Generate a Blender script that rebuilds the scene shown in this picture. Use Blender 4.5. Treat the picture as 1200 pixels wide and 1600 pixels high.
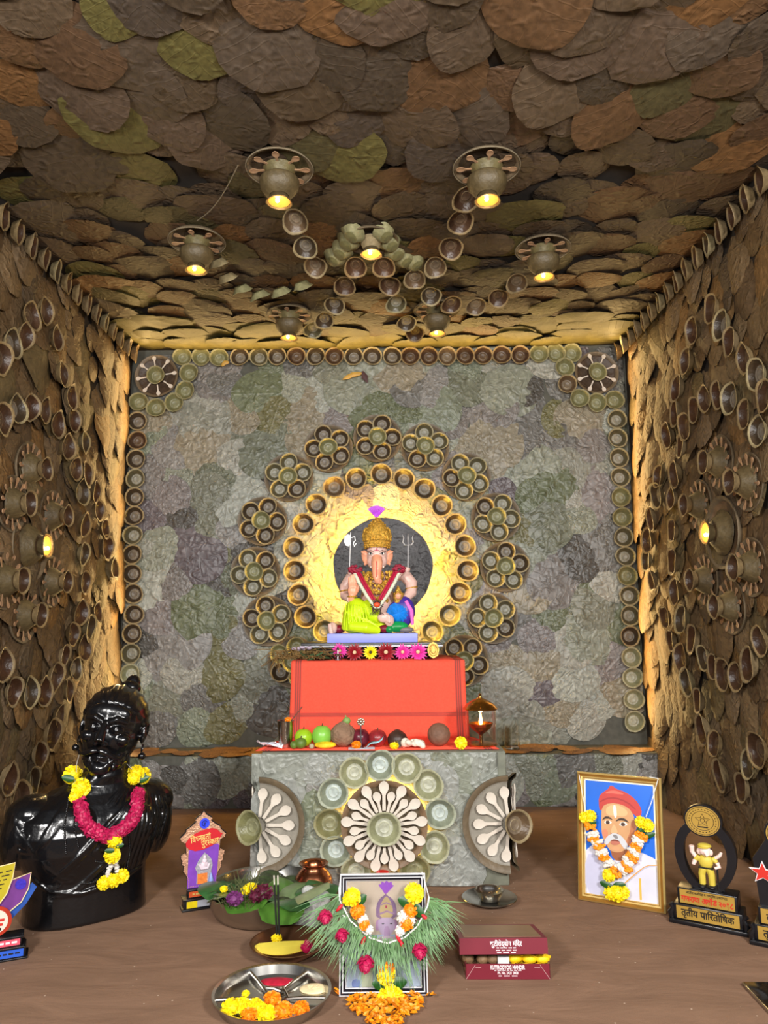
import bpy, bmesh, math, random
import numpy as np
from mathutils import Matrix, Vector, Euler
from mathutils.bvhtree import BVHTree
from mathutils import noise as mnoise
random.seed(7)
PI = math.pi
S = bpy.context.scene
COL = S.collection
for _o in list(bpy.data.objects): bpy.data.objects.remove(_o)

# ------------------------------------------------------------------ camera
FPX = 1150.0; CAMH = 0.87
PITCH = math.atan(170/FPX); YAW = math.atan(10/FPX); ROLL = math.radians(-0.5)
_f = Vector((-math.sin(YAW)*math.cos(PITCH), math.cos(YAW)*math.cos(PITCH), math.sin(PITCH)))
_r = _f.cross(Vector((0, 0, 1))).normalized(); _u = _r.cross(_f)
_c, _s = math.cos(ROLL), math.sin(ROLL)
CR = _c*_r + _s*_u; CU = -_s*_r + _c*_u; CO = Vector((0, 0, CAMH))
cam = bpy.data.cameras.new('camera'); camo = bpy.data.objects.new('camera', cam); COL.objects.link(camo)
cam.sensor_fit = 'VERTICAL'; cam.sensor_height = 36.0; cam.lens = FPX/1600*36.0; cam.clip_start = 0.02
camo.matrix_world = Matrix((( CR.x, CU.x, -_f.x, 0), (CR.y, CU.y, -_f.y, 0), (CR.z, CU.z, -_f.z, CAMH), (0, 0, 0, 1)))
S.camera = camo
def ray(px, py): return _f*FPX + CR*(px-600) + CU*(800-py)
def G(px, py, z=0.0):            # pixel -> point on the horizontal plane z
    d = ray(px, py); return CO + d*((z-CAMH)/d.z)
def P(px, py, y):                # pixel -> point on the plane y
    d = ray(px, py); return CO + d*(y/d.y)
def W(px, py, x):                # pixel -> point on the plane x
    d = ray(px, py); return CO + d*(x/d.x)

# ------------------------------------------------------------------ light, exposure
S.view_settings.view_transform = 'Standard'; S.view_settings.look = 'None'
S.view_settings.gamma = 1.0; S.view_settings.exposure = 0.0
S.view_settings.use_curve_mapping = False
wd = bpy.data.worlds.new('world'); S.world = wd; wd.use_nodes = True
wd.node_tree.nodes['Background'].inputs[0].default_value = (0.80, 0.86, 1.0, 1)
wd.node_tree.nodes['Background'].inputs[1].default_value = 0.10
def area(name, loc, target, sx, sy, power, col):
    l = bpy.data.lights.new(name, 'AREA'); l.shape = 'RECTANGLE'; l.size = sx; l.size_y = sy
    l.energy = power; l.color = col
    o = bpy.data.objects.new(name, l); COL.objects.link(o); o.location = loc
    d = Vector(target)-Vector(loc); o.rotation_euler = d.to_track_quat('-Z', 'Y').to_euler()
    return o
COOL = (1.0, 0.97, 0.935)
WARM = (1.0, 0.66, 0.25)
area('flood_light', (-1.15, -0.25, 1.55), (0.0, 3.6, 0.75), 0.35, 0.35, 68, COOL)
area('flood_light', (1.15, -0.25, 1.55), (0.0, 3.6, 0.75), 0.35, 0.35, 78, COOL)
area('flood_light', (0.1, -0.5, 1.35), (0.0, 3.6, 0.9), 0.3, 0.3, 38, COOL)
# warm LED strips round the back panel, washing the walls and the ceiling
XL, XR, YB, YL, ZC, ZLEDGE = -1.41, 1.29, 3.87, 3.63, 2.355, 0.24
def strip(loc, aim, length, vertical, power):
    o = area('led_strip_light', loc, Vector(loc)+Vector(aim), length if not vertical else 0.012, 0.012 if not vertical else length, power, WARM)
    d = Vector(aim).normalized()
    if vertical:
        zc = -d; yc = Vector((0, 0, 1)); xc = yc.cross(zc).normalized(); yc = zc.cross(xc)
    else:
        zc = -d; xc = Vector((1, 0, 0)); yc = zc.cross(xc).normalized()
    o.matrix_world = Matrix(((xc.x, yc.x, zc.x, loc[0]), (xc.y, yc.y, zc.y, loc[1]), (xc.z, yc.z, zc.z, loc[2]), (0, 0, 0, 1)))
strip((-0.06, YB-0.10, ZC-0.11), (0, -0.8, 1), 2.5, False, 8.5)
strip((XL+0.10, YB-0.10, 1.3), (-1, -1.6, 0), 2.0, True, 8.0)
strip((XR-0.10, YB-0.10, 1.3), (1, -1.6, 0), 2.0, True, 8.0)

# ------------------------------------------------------------------ materials
def lin(c):
    return tuple((x/12.92 if x <= 0.04045 else ((x+0.055)/1.055)**2.4) for x in c)
def rgb(r, g, b): return lin((r/255, g/255, b/255))+(1,)
def node(nt, t, **kw):
    n = nt.nodes.new(t)
    for k, v in kw.items(): setattr(n, k, v)
    return n
MATS = {}
def mat(name, col, rough=0.6, metal=0.0, var=0.12, vscale=30, bump=0.0, bscale=60, spec=0.5, trans=0.0, emit=None, estr=0, ior=1.45, coat=0, sheen=0):
    if name in MATS: return MATS[name]
    m = bpy.data.materials.new(name); m.use_nodes = True; nt = m.node_tree; b = nt.nodes['Principled BSDF']
    b.inputs['Roughness'].default_value = rough; b.inputs['Metallic'].default_value = metal
    b.inputs['Specular IOR Level'].default_value = spec; b.inputs['IOR'].default_value = ior
    b.inputs['Transmission Weight'].default_value = trans; b.inputs['Coat Weight'].default_value = coat
    b.inputs['Sheen Weight'].default_value = sheen
    tc = node(nt, 'ShaderNodeTexCoord')
    if var > 0:
        nz = node(nt, 'ShaderNodeTexNoise'); nz.inputs['Scale'].default_value = vscale; nz.inputs['Detail'].default_value = 4
        nt.links.new(tc.outputs['Object'], nz.inputs['Vector'])
        r = node(nt, 'ShaderNodeValToRGB')
        r.color_ramp.elements[0].position = 0.3; r.color_ramp.elements[1].position = 0.7
        r.color_ramp.elements[0].color = tuple(c*(1-var) for c in col[:3])+(1,)
        r.color_ramp.elements[1].color = tuple(min(1, c*(1+var)) for c in col[:3])+(1,)
        nt.links.new(nz.outputs['Fac'], r.inputs[0]); nt.links.new(r.outputs[0], b.inputs['Base Color'])
    else: b.inputs['Base Color'].default_value = col
    if bump > 0:
        n2 = node(nt, 'ShaderNodeTexNoise'); n2.inputs['Scale'].default_value = bscale; n2.inputs['Detail'].default_value = 5
        nt.links.new(tc.outputs['Object'], n2.inputs['Vector'])
        bp = node(nt, 'ShaderNodeBump'); bp.inputs['Strength'].default_value = bump; bp.inputs['Distance'].default_value = 0.01
        nt.links.new(n2.outputs['Fac'], bp.inputs['Height']); nt.links.new(bp.outputs[0], b.inputs['Normal'])
    if emit:
        b.inputs['Emission Color'].default_value = emit; b.inputs['Emission Strength'].default_value = estr
    MATS[name] = m; return m
def leafmat(name, stops, rough=0.55, bump=0.6, wrinkle=40, spec=0.35, mott=0.35, vein=0.07):
    """dry leaf: colour picked per leaf, mottled, with a midrib, side veins and wrinkles in relief"""
    m = bpy.data.materials.new(name); m.use_nodes = True; nt = m.node_tree; b = nt.nodes['Principled BSDF']; L = nt.links.new
    b.inputs['Roughness'].default_value = rough; b.inputs['Specular IOR Level'].default_value = spec
    oi = node(nt, 'ShaderNodeObjectInfo'); r = node(nt, 'ShaderNodeValToRGB'); r.color_ramp.interpolation = 'CONSTANT'
    els = r.color_ramp.elements
    for i, c in enumerate(stops):
        e = els[i] if i < 2 else els.new(i/len(stops))
        e.position = i/len(stops); e.color = c
    L(oi.outputs['Random'], r.inputs[0])
    uv = node(nt, 'ShaderNodeUVMap'); tc = node(nt, 'ShaderNodeTexCoord'); 
    mp = node(nt, 'ShaderNodeVectorMath', operation='ADD')
    cb = node(nt, 'ShaderNodeCombineXYZ'); mul = node(nt, 'ShaderNodeMath', operation='MULTIPLY'); mul.inputs[1].default_value = 37.0
    L(oi.outputs['Random'], mul.inputs[0]); L(mul.outputs[0], cb.inputs[0]); L(mul.outputs[0], cb.inputs[2])
    L(tc.outputs['Object'], mp.inputs[0]); L(cb.outputs[0], mp.inputs[1])
    n1 = node(nt, 'ShaderNodeTexNoise'); n1.inputs['Scale'].default_value = 14; n1.inputs['Detail'].default_value = 6; n1.inputs['Roughness'].default_value = 0.65
    L(mp.outputs[0], n1.inputs['Vector'])
    mr = node(nt, 'ShaderNodeMapRange'); mr.inputs[1].default_value = 0.25; mr.inputs[2].default_value = 0.75
    mr.inputs[3].default_value = 1-mott; mr.inputs[4].default_value = 1+mott
    L(n1.outputs['Fac'], mr.inputs[0])
    mx = node(nt, 'ShaderNodeVectorMath', operation='SCALE'); L(r.outputs[0], mx.inputs[0]); L(mr.outputs[0], mx.inputs['Scale'])
    # veins from the leaf's own uv: u across (-1..1 as 0..1), v along
    sp = node(nt, 'ShaderNodeSeparateXYZ'); L(uv.outputs[0], sp.inputs[0])
    a1 = node(nt, 'ShaderNodeMath', operation='SUBTRACT'); L(sp.outputs[0], a1.inputs[0]); a1.inputs[1].default_value = 0.5
    ab = node(nt, 'ShaderNodeMath', operation='ABSOLUTE'); L(a1.outputs[0], ab.inputs[0])
    m1 = node(nt, 'ShaderNodeMath', operation='MULTIPLY'); L(ab.outputs[0], m1.inputs[0]); m1.inputs[1].default_value = 1.0
    s1 = node(nt, 'ShaderNodeMath', operation='SUBTRACT'); L(sp.outputs[1], s1.inputs[0]); L(m1.outputs[0], s1.inputs[1])
    m2 = node(nt, 'ShaderNodeMath', operation='MULTIPLY'); nd = node(nt, 'ShaderNodeTexNoise'); nd.inputs['Scale'].default_value = 3.0; L(mp.outputs[0], nd.inputs['Vector'])
    nm = node(nt, 'ShaderNodeMath', operation='MULTIPLY_ADD'); L(nd.outputs['Fac'], nm.inputs[0]); nm.inputs[1].default_value = 0.18; L(s1.outputs[0], nm.inputs[2])
    L(nm.outputs[0], m2.inputs[0]); m2.inputs[1].default_value = 2*PI*6
    sn = node(nt, 'ShaderNodeMath', operation='SINE'); L(m2.outputs[0], sn.inputs[0])
    pw = node(nt, 'ShaderNodeMapRange'); L(sn.outputs[0], pw.inputs[0]); pw.inputs[1].default_value = 0.9; pw.inputs[2].default_value = 1.0
    mid = node(nt, 'ShaderNodeMapRange'); L(ab.outputs[0], mid.inputs[0]); mid.inputs[1].default_value = 0.03; mid.inputs[2].default_value = 0.0
    vs = node(nt, 'ShaderNodeMath', operation='MAXIMUM'); L(pw.outputs[0], vs.inputs[0]); L(mid.outputs[0], vs.inputs[1])
    vm = node(nt, 'ShaderNodeMapRange'); L(vs.outputs[0], vm.inputs[0]); vm.inputs[3].default_value = 1.0; vm.inputs[4].default_value = 1+vein
    mx2 = node(nt, 'ShaderNodeVectorMath', operation='SCALE'); L(mx.outputs[0], mx2.inputs[0]); L(vm.outputs[0], mx2.inputs['Scale'])
    L(mx2.outputs[0], b.inputs['Base Color'])
    # wrinkles: ridged noise
    n2 = node(nt, 'ShaderNodeTexNoise'); n2.noise_type = 'RIDGED_MULTIFRACTAL'; n2.inputs['Scale'].default_value = wrinkle; n2.inputs['Detail'].default_value = 6; n2.inputs['Roughness'].default_value = 0.6
    n2.inputs['Distortion'].default_value = 0.8
    L(mp.outputs[0], n2.inputs['Vector'])
    ad = node(nt, 'ShaderNodeMath', operation='ADD'); L(n2.outputs['Fac'], ad.inputs[0])
    mv = node(nt, 'ShaderNodeMath', operation='MULTIPLY'); L(vs.outputs[0], mv.inputs[0]); mv.inputs[1].default_value = 0.08
    L(mv.outputs[0], ad.inputs[1])
    bp = node(nt, 'ShaderNodeBump'); bp.inputs['Strength'].default_value = bump; bp.inputs['Distance'].default_value = 0.02
    L(ad.outputs[0], bp.inputs['Height']); L(bp.outputs[0], b.inputs['Normal'])
    MATS[name] = m; return m

# ------------------------------------------------------------------ mesh builder
class MB:
    def __init__(s): s.v = []; s.f = []; s.m = []; s.uv = None
    def add(s, vs, fs, M=None, mi=0):
        o = len(s.v)
        s.v.extend([(M @ Vector(p)) for p in vs] if M is not None else [Vector(p) for p in vs])
        for k, f in enumerate(fs):
            s.f.append(tuple(i+o for i in f)); s.m.append(mi[k] if isinstance(mi, (list, tuple)) else mi)
        return s
    def lathe(s, prof, n=24, M=None, mi=0, wob=0, wn=0, cap0=False, cap1=False, sx=1, sy=1):
        """prof: list of (r, z) or (r, z, material of the band that follows)"""
        vs = []; fs = []; ms = []
        for k, p in enumerate(prof):
            r, z = p[0], p[1]
            for i in range(n):
                a = 2*PI*i/n
                w = 1+(wob*math.sin(wn*a)*(k/(len(prof)-1)) if wob else 0)
                vs.append((r*w*math.cos(a)*sx, r*w*math.sin(a)*sy, z))
        for k in range(len(prof)-1):
            q = prof[k][2] if len(prof[k]) > 2 else mi
            for i in range(n):
                j = (i+1) % n
                fs.append((k*n+i, k*n+j, (k+1)*n+j, (k+1)*n+i)); ms.append(q)
        if cap0: fs.append(tuple(range(n))[::-1]); ms.append(prof[0][2] if len(prof[0]) > 2 else mi)
        if cap1: fs.append(tuple((len(prof)-1)*n+i for i in range(n))); ms.append(prof[-1][2] if len(prof[-1]) > 2 else mi)
        return s.add(vs, fs, M, ms)
    def box(s, x0, x1, y0, y1, z0, z1, M=None, mi=0):
        vs = [(x, y, z) for z in (z0, z1) for y in (y0, y1) for x in (x0, x1)]
        fs = [(0, 2, 3, 1), (4, 5, 7, 6), (0, 1, 5, 4), (2, 6, 7, 3), (0, 4, 6, 2), (1, 3, 7, 5)]
        return s.add(vs, fs, M, mi)
    def bbox(s, x0, x1, y0, y1, z0, z1, b=0.004, M=None, mi=0):
        """box with chamfered edges"""
        bm = bmesh.new(); bmesh.ops.create_cube(bm, size=1)
        for v in bm.verts: v.co = Vector(((x0+x1)/2+v.co.x*(x1-x0), (y0+y1)/2+v.co.y*(y1-y0), (z0+z1)/2+v.co.z*(z1-z0)))
        bmesh.ops.bevel(bm, geom=bm.edges[:], offset=b, segments=2, affect='EDGES', profile=0.5)
        bm.verts.index_update()
        vs = [tuple(v.co) for v in bm.verts]; fs = [tuple(v.index for v in f.verts) for f in bm.faces]; bm.free()
        return s.add(vs, fs, M, mi)
    def ell(s, c, r, M=None, mi=0, n=20, m=12, rot=None):
        vs = []; fs = []
        R = Matrix.Translation(Vector(c)) @ (rot.to_4x4() if rot is not None else Matrix.Identity(4))
        if isinstance(r, (int, float)): r = (r, r, r)
        vs.append((0, 0, -r[2]))
        for k in range(1, m):
            t = PI*k/m
            for i in range(n):
                a = 2*PI*i/n; vs.append((r[0]*math.sin(t)*math.cos(a), r[1]*math.sin(t)*math.sin(a), -r[2]*math.cos(t)))
        vs.append((0, 0, r[2])); e = len(vs)-1
        for i in range(n): fs.append((0, 1+(i+1) % n, 1+i)); fs.append((e, 1+(m-2)*n+i, 1+(m-2)*n+(i+1) % n))
        for k in range(m-2):
            for i in range(n):
                j = (i+1) % n; fs.append((1+k*n+i, 1+k*n+j, 1+(k+1)*n+j, 1+(k+1)*n+i))
        vs = [R @ Vector(p) for p in vs]
        return s.add(vs, fs, M, mi)
    def tube(s, pts, r, n=8, M=None, mi=0, closed=False, caps=True, flat=1.0, up=None):
        pts = [Vector(p) for p in pts]; N = len(pts)
        rs = r if isinstance(r, (list, tuple)) else [r]*N
        vs = []; fs = []; prev = None
        for i, p in enumerate(pts):
            if closed: t = pts[(i+1) % N]-pts[i-1]
            else: t = pts[min(i+1, N-1)]-pts[max(i-1, 0)]
            if t.length < 1e-9: t = Vector((0, 0, 1))
            t.normalize()
            if prev is None:
                a = Vector(up) if up is not None else (Vector((0, 0, 1)) if abs(t.z) < 0.9 else Vector((1, 0, 0)))
                e1 = (a-t*a.dot(t)).normalized()
            else:
                e1 = prev-t*prev.dot(t)
                e1 = e1.normalized() if e1.length > 1e-6 else t.orthogonal().normalized()
            prev = e1; e2 = t.cross(e1)
            for k in range(n):
                a = 2*PI*k/n; vs.append(p+e1*math.cos(a)*rs[i]*flat+e2*math.sin(a)*rs[i])
        M_ = N if closed else N-1
        for i in range(M_):
            b = ((i+1) % N)*n
            for k in range(n):
                j = (k+1) % n; fs.append((i*n+k, i*n+j, b+j, b+k))
        if caps and not closed:
            fs.append(tuple(range(n))[::-1]); fs.append(tuple((N-1)*n+k for k in range(n)))
        return s.add(vs, fs, M, mi)
    def poly(s, pts, z0, z1, M=None, mi=0, mside=None):
        """extruded outline: pts in xy, from z0 to z1"""
        n = len(pts); vs = [(x, y, z0) for x, y in pts]+[(x, y, z1) for x, y in pts]
        fs = [tuple(range(n))[::-1], tuple(range(n, 2*n))]+[(i, (i+1) % n, n+(i+1) % n, n+i) for i in range(n)]
        ms = [mi, mi]+[mi if mside is None else mside]*n
        return s.add(vs, fs, M, ms)
    def mesh(s, name, mats, smooth=True, angle=0.7):
        me = bpy.data.meshes.new(name); me.from_pydata([tuple(p) for p in s.v], [], s.f)
        for m in (mats if isinstance(mats, (list, tuple)) else [mats]): me.materials.append(m)
        me.polygons.foreach_set('material_index', s.m); 
        if s.uv is not None:
            l = me.uv_layers.new(name='UVMap')
            for lp in me.loops: l.data[lp.index].uv = s.uv[lp.vertex_index]
        me.validate(); me.update()
        if smooth:
            me.polygons.foreach_set('use_smooth', [True]*len(me.polygons))
            try: me.set_sharp_from_angle(angle=angle)
            except Exception: pass
        return me
    def build(s, name, mats, parent=None, smooth=True, loc=None, angle=0.7):
        return link(name, s.mesh(name, mats, smooth, angle), parent, loc)
def link(name, me, parent=None, loc=None, M=None):
    o = bpy.data.objects.new(name, me); COL.objects.link(o)
    if parent is not None: o.parent = parent
    if M is not None: o.matrix_local = M
    elif loc is not None: o.location = loc
    return o
def tag(o, label, cat, group=None):
    o['label'] = label; o['category'] = cat
    if group: o['group'] = group
    return o
def thing(name, label, cat, loc=(0, 0, 0), rz=0, group=None, M=None):
    o = bpy.data.objects.new(name, None); COL.objects.link(o); o.empty_display_size = 0.05
    if M is not None: o.matrix_world = M
    else: o.location = loc; o.rotation_euler = (0, 0, rz)
    return tag(o, label, cat, group)
def frame(o, zdir, up=(0, 0, 1), spin=0.0, scale=1.0):
    """matrix at o whose local z runs along zdir; local y as near 'up' as can be"""
    z = Vector(zdir).normalized(); y = Vector(up)-z*Vector(up).dot(z)
    if y.length < 1e-5: y = z.orthogonal()
    y.normalize(); x = y.cross(z)
    R = Matrix((x, y, z)).transposed().to_4x4()
    return Matrix.Translation(Vector(o)) @ R @ Matrix.Rotation(spin, 4, 'Z') @ Matrix.Scale(scale, 4)
def T(x, y, z): return Matrix.Translation((x, y, z))
def RX(a): return Matrix.Rotation(a, 4, 'X')
def RY(a): return Matrix.Rotation(a, 4, 'Y')
def RZ(a): return Matrix.Rotation(a, 4, 'Z')
def kids(o): return [c for c in bpy.data.objects if c.parent == o]
def dup(root, M, label, group=None, rootkids=None):
    r = root.copy(); COL.objects.link(r); r.matrix_world = M; r['label'] = label
    if group: r['group'] = group
    for c, gc in (rootkids or []):
        k = c.copy(); COL.objects.link(k); k.parent = r
        for g in gc:
            q = g.copy(); COL.objects.link(q); q.parent = k
    return r
def blob(mb, name, mats, voxel=0.003, smooth=4, parent=None, loc=None, factor=0.5):
    """closed shapes fused into one continuous skin"""
    me = mb.mesh(name+'_raw', mats, smooth=True)
    o = bpy.data.objects.new('tmp', me); COL.objects.link(o)
    m = o.modifiers.new('r', 'REMESH'); m.mode = 'VOXEL'; m.voxel_size = voxel; m.use_smooth_shade = True
    m = o.modifiers.new('s', 'SMOOTH'); m.factor = factor; m.iterations = smooth
    dg = bpy.context.evaluated_depsgraph_get()
    me2 = bpy.data.meshes.new_from_object(o.evaluated_get(dg)); me2.name = name
    bpy.data.objects.remove(o); bpy.data.meshes.remove(me)
    me2.materials.clear()
    for mm in (mats if isinstance(mats, (list, tuple)) else [mats]): me2.materials.append(mm)
    me2.polygons.foreach_set('use_smooth', [True]*len(me2.polygons))
    return link(name, me2, parent, loc)
def text(body, size, material, name, parent, M, width=None, depth=0.0004, align='CENTER', shear=0, bold=0.0):
    c = bpy.data.curves.new(name, 'FONT'); c.body = body; c.size = size; c.align_x = align; c.align_y = 'CENTER'
    c.extrude = depth; c.resolution_u = 3; c.shear = shear; c.offset = bold
    o = bpy.data.objects.new('tmp', c); COL.objects.link(o)
    dg = bpy.context.evaluated_depsgraph_get()
    me = bpy.data.meshes.new_from_object(o.evaluated_get(dg)); me.name = name
    bpy.data.objects.remove(o); bpy.data.curves.remove(c)
    me.materials.clear(); me.materials.append(material)
    if width and len(me.vertices):
        xs = [v.co.x for v in me.vertices]; k = width/(max(xs)-min(xs)); x0 = (max(xs)+min(xs))/2
        for v in me.vertices: v.co.x = (v.co.x-x0)*k
    return link(name, me, parent, M=M)

def deva(tokens, size, material, name, parent, M, width=None, bold=0.0):
    """lettering set glyph by glyph: plain strings, ('half', c) without its stem, ('reph', s) with a hook above"""
    x = 0.0; bmx = bmesh.new()
    for tk in tokens:
        kind, s = tk if isinstance(tk, tuple) else ('', tk)
        if s == ' ': x += size*.28; continue
        o = text(s, size, material, name, None, Matrix.Identity(4), bold=bold); me = o.data; bpy.data.objects.remove(o)
        t = bmesh.new(); t.from_mesh(me); bpy.data.meshes.remove(me)
        x0 = min(v.co.x for v in t.verts); x1 = max(v.co.x for v in t.verts)
        if kind == 'half':
            cut = x1-size*.19
            bmesh.ops.bisect_plane(t, geom=t.verts[:]+t.edges[:]+t.faces[:], plane_co=(cut, 0, 0), plane_no=(1, 0, 0), clear_outer=True); x1 = cut
        if kind == 'reph':
            zt = max(v.co.y for v in t.verts); mb = MB()
            mb.tube([(x1-size*.20+size*.10*math.cos(q), zt+size*.02+size*.10*math.sin(q), 0) for q in (3.6, 2.8, 2.0, 1.2, .3, -.5)], size*.028, 6)
            vs = [t.verts.new(v) for v in mb.v]
            for f in mb.f: t.faces.new([vs[i] for i in f])
        for v in t.verts: v.co.x += x-x0
        tm = bpy.data.meshes.new('t'); t.to_mesh(tm); t.free(); bmx.from_mesh(tm); bpy.data.meshes.remove(tm)
        x += x1-x0-size*.015
    k = (width/x) if width else 1.0
    for v in bmx.verts: v.co.x = (v.co.x-x/2)*k
    me = bpy.data.meshes.new(name); bmx.to_mesh(me); bmx.free(); me.materials.append(material)
    return link(name, me, parent, M=M)
def bars(n, w, h, material, name, parent, M, seed=1):
    """print too small to read in the photograph: a row of short word-long strokes"""
    rr = random.Random(seed); b = MB(); x = -w/2; ws = [rr.uniform(.6, 1.4) for _ in range(n)]; g = w*.22/max(1, n-1); k = (w-g*(n-1))/sum(ws)
    for q in ws: b.box(x, x+q*k, -h/2, h/2, -.0002, .0003); x += q*k+g
    o = link(name, b.mesh(name, material, False), parent, M=M); o['kind'] = 'stuff'; return o
# ------------------------------------------------------------------ the setting
def struct(o): o['kind'] = 'structure'; return o
M_core = mat('dark_backing', rgb(38, 30, 22), 0.9, var=0.2)
BROWN = [rgb(*c) for c in ((74, 60, 46), (65, 53, 40), (81, 66, 50), (78, 57, 39), (61, 51, 40), (78, 63, 50), (98, 68, 39), (70, 63, 39), (65, 55, 46), (85, 61, 39), (70, 57, 44), (74, 62, 50), (83, 76, 40), (68, 55, 40))]
WALLB = [rgb(*c) for c in ((100, 80, 56), (88, 70, 50), (110, 90, 64), (94, 74, 50), (84, 70, 54), (106, 88, 66), (116, 88, 54), (96, 82, 56))]
GREYG = [rgb(*c) for c in ((102, 100, 69), (77, 75, 71), (94, 87, 90), (96, 103, 79), (128, 129, 118), (111, 113, 99), (143, 143, 133), (102, 106, 90), (119, 114, 112), (124, 128, 114), (98, 104, 82), (147, 150, 140), (113, 109, 105), (115, 122, 105), (130, 123, 105), (100, 99, 95), (136, 139, 125), (126, 124, 120))]
M_leafc = leafmat('dry_brown_leaf', BROWN, 0.58, 0.42, 7, mott=0.42, vein=0.1)
M_leafw = leafmat('dry_tan_leaf', WALLB, 0.6, 0.55, 8, mott=0.4)
M_leafb = leafmat('grey_green_leaf', GREYG, 0.42, 0.75, 8, spec=0.5, mott=0.42, vein=0.06)
M_leafs = leafmat('stand_leaf', [rgb(*c) for c in ((136, 138, 132), (122, 126, 112), (142, 142, 138), (110, 116, 96), (130, 133, 124), (126, 124, 118))], 0.42, 0.55, 7, spec=0.5, mott=0.25, vein=0.06)
M_leafl = leafmat('ledge_leaf', [rgb(*c) for c in ((150, 110, 66), (138, 100, 62), (160, 120, 74))], 0.6, 0.5, 7, mott=0.25)
def leaf_mesh(name, m, wid, seed, shape=0, curl=0.10, wr=0.02, nu=6, nv=11):
    """unit-long leaf along +y, base at 0, tip at 1; rises on +z"""
    rr = random.Random(seed); b = MB(); vs = []; fs = []; uv = []
    for j in range(nv+1):
        t = j/nv
        t = t**(1.0, 1.12, 0.9)[shape]
        w = max(0, 1-abs(2*t-1)**(2.3, 2.6, 2.1)[shape])**(.52, .5, .6)[shape]
        if j == nv: w = .16
        w = max(w, 0.02)*(1+rr.uniform(-.02, .02))
        for i in range(nu+1):
            u = i/nu*2-1
            x = u*w*wid/2*(1+rr.uniform(-.03, .03))
            z = -curl*(u*u)*w*wid*0.8+0.02*abs(u)*0-curl*0.9*(t-0.4)**2+rr.uniform(-wr, wr)*(0.4+abs(u)*0.6)
            vs.append((x, t, z)); uv.append((u*w*0.5+0.5, t))
    for j in range(nv):
        for i in range(nu):
            a = j*(nu+1)+i; fs.append((a, a+1, a+nu+2, a+nu+1))
    b.add(vs, fs); b.uv = uv
    return b.mesh(name, m, True, 3.2)
def leaf_set(tag_, m, wids, curl, wr):
    return [leaf_mesh('leaf_'+tag_, m, w, 50+k*7+len(tag_), k % 3, curl, wr) for k, w in enumerate(wids)]
LS_c = leaf_set('ceiling', M_leafc, (0.90, 1.0, 0.8, 0.95, 1.05, 0.85), 0.05, 0.012)
LS_w = leaf_set('wall', M_leafw, (0.72, 0.85, 0.62, 0.78, 0.9, 0.66), 0.12, 0.012)
LS_b = leaf_set('panel', M_leafb, (0.85, 0.98, 0.78, 0.92, 1.0, 0.82), 0.03, 0.005)
LS_s = leaf_set('stand', M_leafs, (0.8, 0.95, 0.7, 0.9), 0.02, 0.004)
LS_l = leaf_set('ledge', M_leafl, (0.6, 0.75, 0.5), 0.04, 0.006)
def leaves(parent, meshes, O, U, V, N, u0, u1, v0, v1, du, dv, size, tipdir, jit, tilt, off=0.004, lim=300, seed=1, mask=None, clamp=None, bias=0.0):
    """shingle leaves over a plane: O origin, U V in-plane axes, N normal; tips along tipdir (+1: +V, -1: -V)"""
    rr = random.Random(seed); U = Vector(U); V = Vector(V); N = Vector(N); O = Vector(O); items = []
    nvr = int(math.ceil((v1-v0)/dv)); nur = int(math.ceil((u1-u0)/du))
    for j in range(nvr+1):
        for i in range(nur+1):
            u = u0+(i+(0.5 if j % 2 else 0))*du+rr.uniform(-.3, .3)*du; v = v0+j*dv+rr.uniform(-.3, .3)*dv
            s = size*rr.uniform(0.72, 1.3); a = rr.gauss(0, jit)+bias
            if u < u0-0.02 or u > u1+0.02 or v < v0-0.02 or v > v1+0.03: continue
            if mask and not mask(u, v): continue
            y = (V*tipdir*math.cos(a)+U*math.sin(a)); x = y.cross(N)
            tl = tilt*rr.uniform(0.6, 1.4)
            yt = y*math.cos(tl)+N*math.sin(tl); zt = N*math.cos(tl)-y*math.sin(tl)
            base = O+U*u+V*v-y*s*0.5+N*(off+rr.uniform(0, 0.005))
            R = Matrix((x*s, yt*s, zt*s)).transposed().to_4x4()
            items.append((Matrix.Translation(base) @ R, rr.choice(meshes), v))
    ref = CO
    items.sort(key=lambda q: (q[0].translation-ref).length)
    for k, (M, me, v) in enumerate(items[:lim]):
        if clamp:      # leaves trimmed flush with the board's edges
            me = me.copy(); Mi = M.inverted()
            for q in me.vertices:
                w = M @ q.co; d = w-O; uu, vv = d.dot(U), d.dot(V)
                w += U*(min(max(uu, clamp[0]), clamp[1])-uu)+V*(min(max(vv, clamp[2]), clamp[3])-vv); q.co = Mi @ w
        o = link('leaf', me, None, M=M)
        o.parent = parent
    rest = items[lim:]
    if rest:
        b = MB(); b.uv = []
        for M, me, v in rest:
            uvd = {}
            for lp in me.loops: uvd[lp.vertex_index] = tuple(me.uv_layers[0].data[lp.index].uv)
            b.add([q.co for q in me.vertices], [tuple(p.vertices) for p in me.polygons], M)
            b.uv += [uvd[i] for i in range(len(me.vertices))]
        o = b.build('leaf_cover', rest[0][1].materials[0], parent, True, angle=3.2); o['kind'] = 'stuff'
    return len(items)
def plane_struct(name, x0, x1, y0, y1, z0, z1, m):
    return struct(MB().box(x0, x1, y0, y1, z0, z1).build(name, m, smooth=False))
YF = 1.15
wl = plane_struct('wall_left', XL-0.05, XL, YF, YB+0.06, -0.02, ZC, M_core)
wr = plane_struct('wall_right', XR, XR+0.05, YF, YB+0.06, -0.02, ZC, M_core)
ce = plane_struct('ceiling', XL-0.05, XR+0.05, YF, YB+0.06, ZC, ZC+0.05, M_core)
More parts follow.
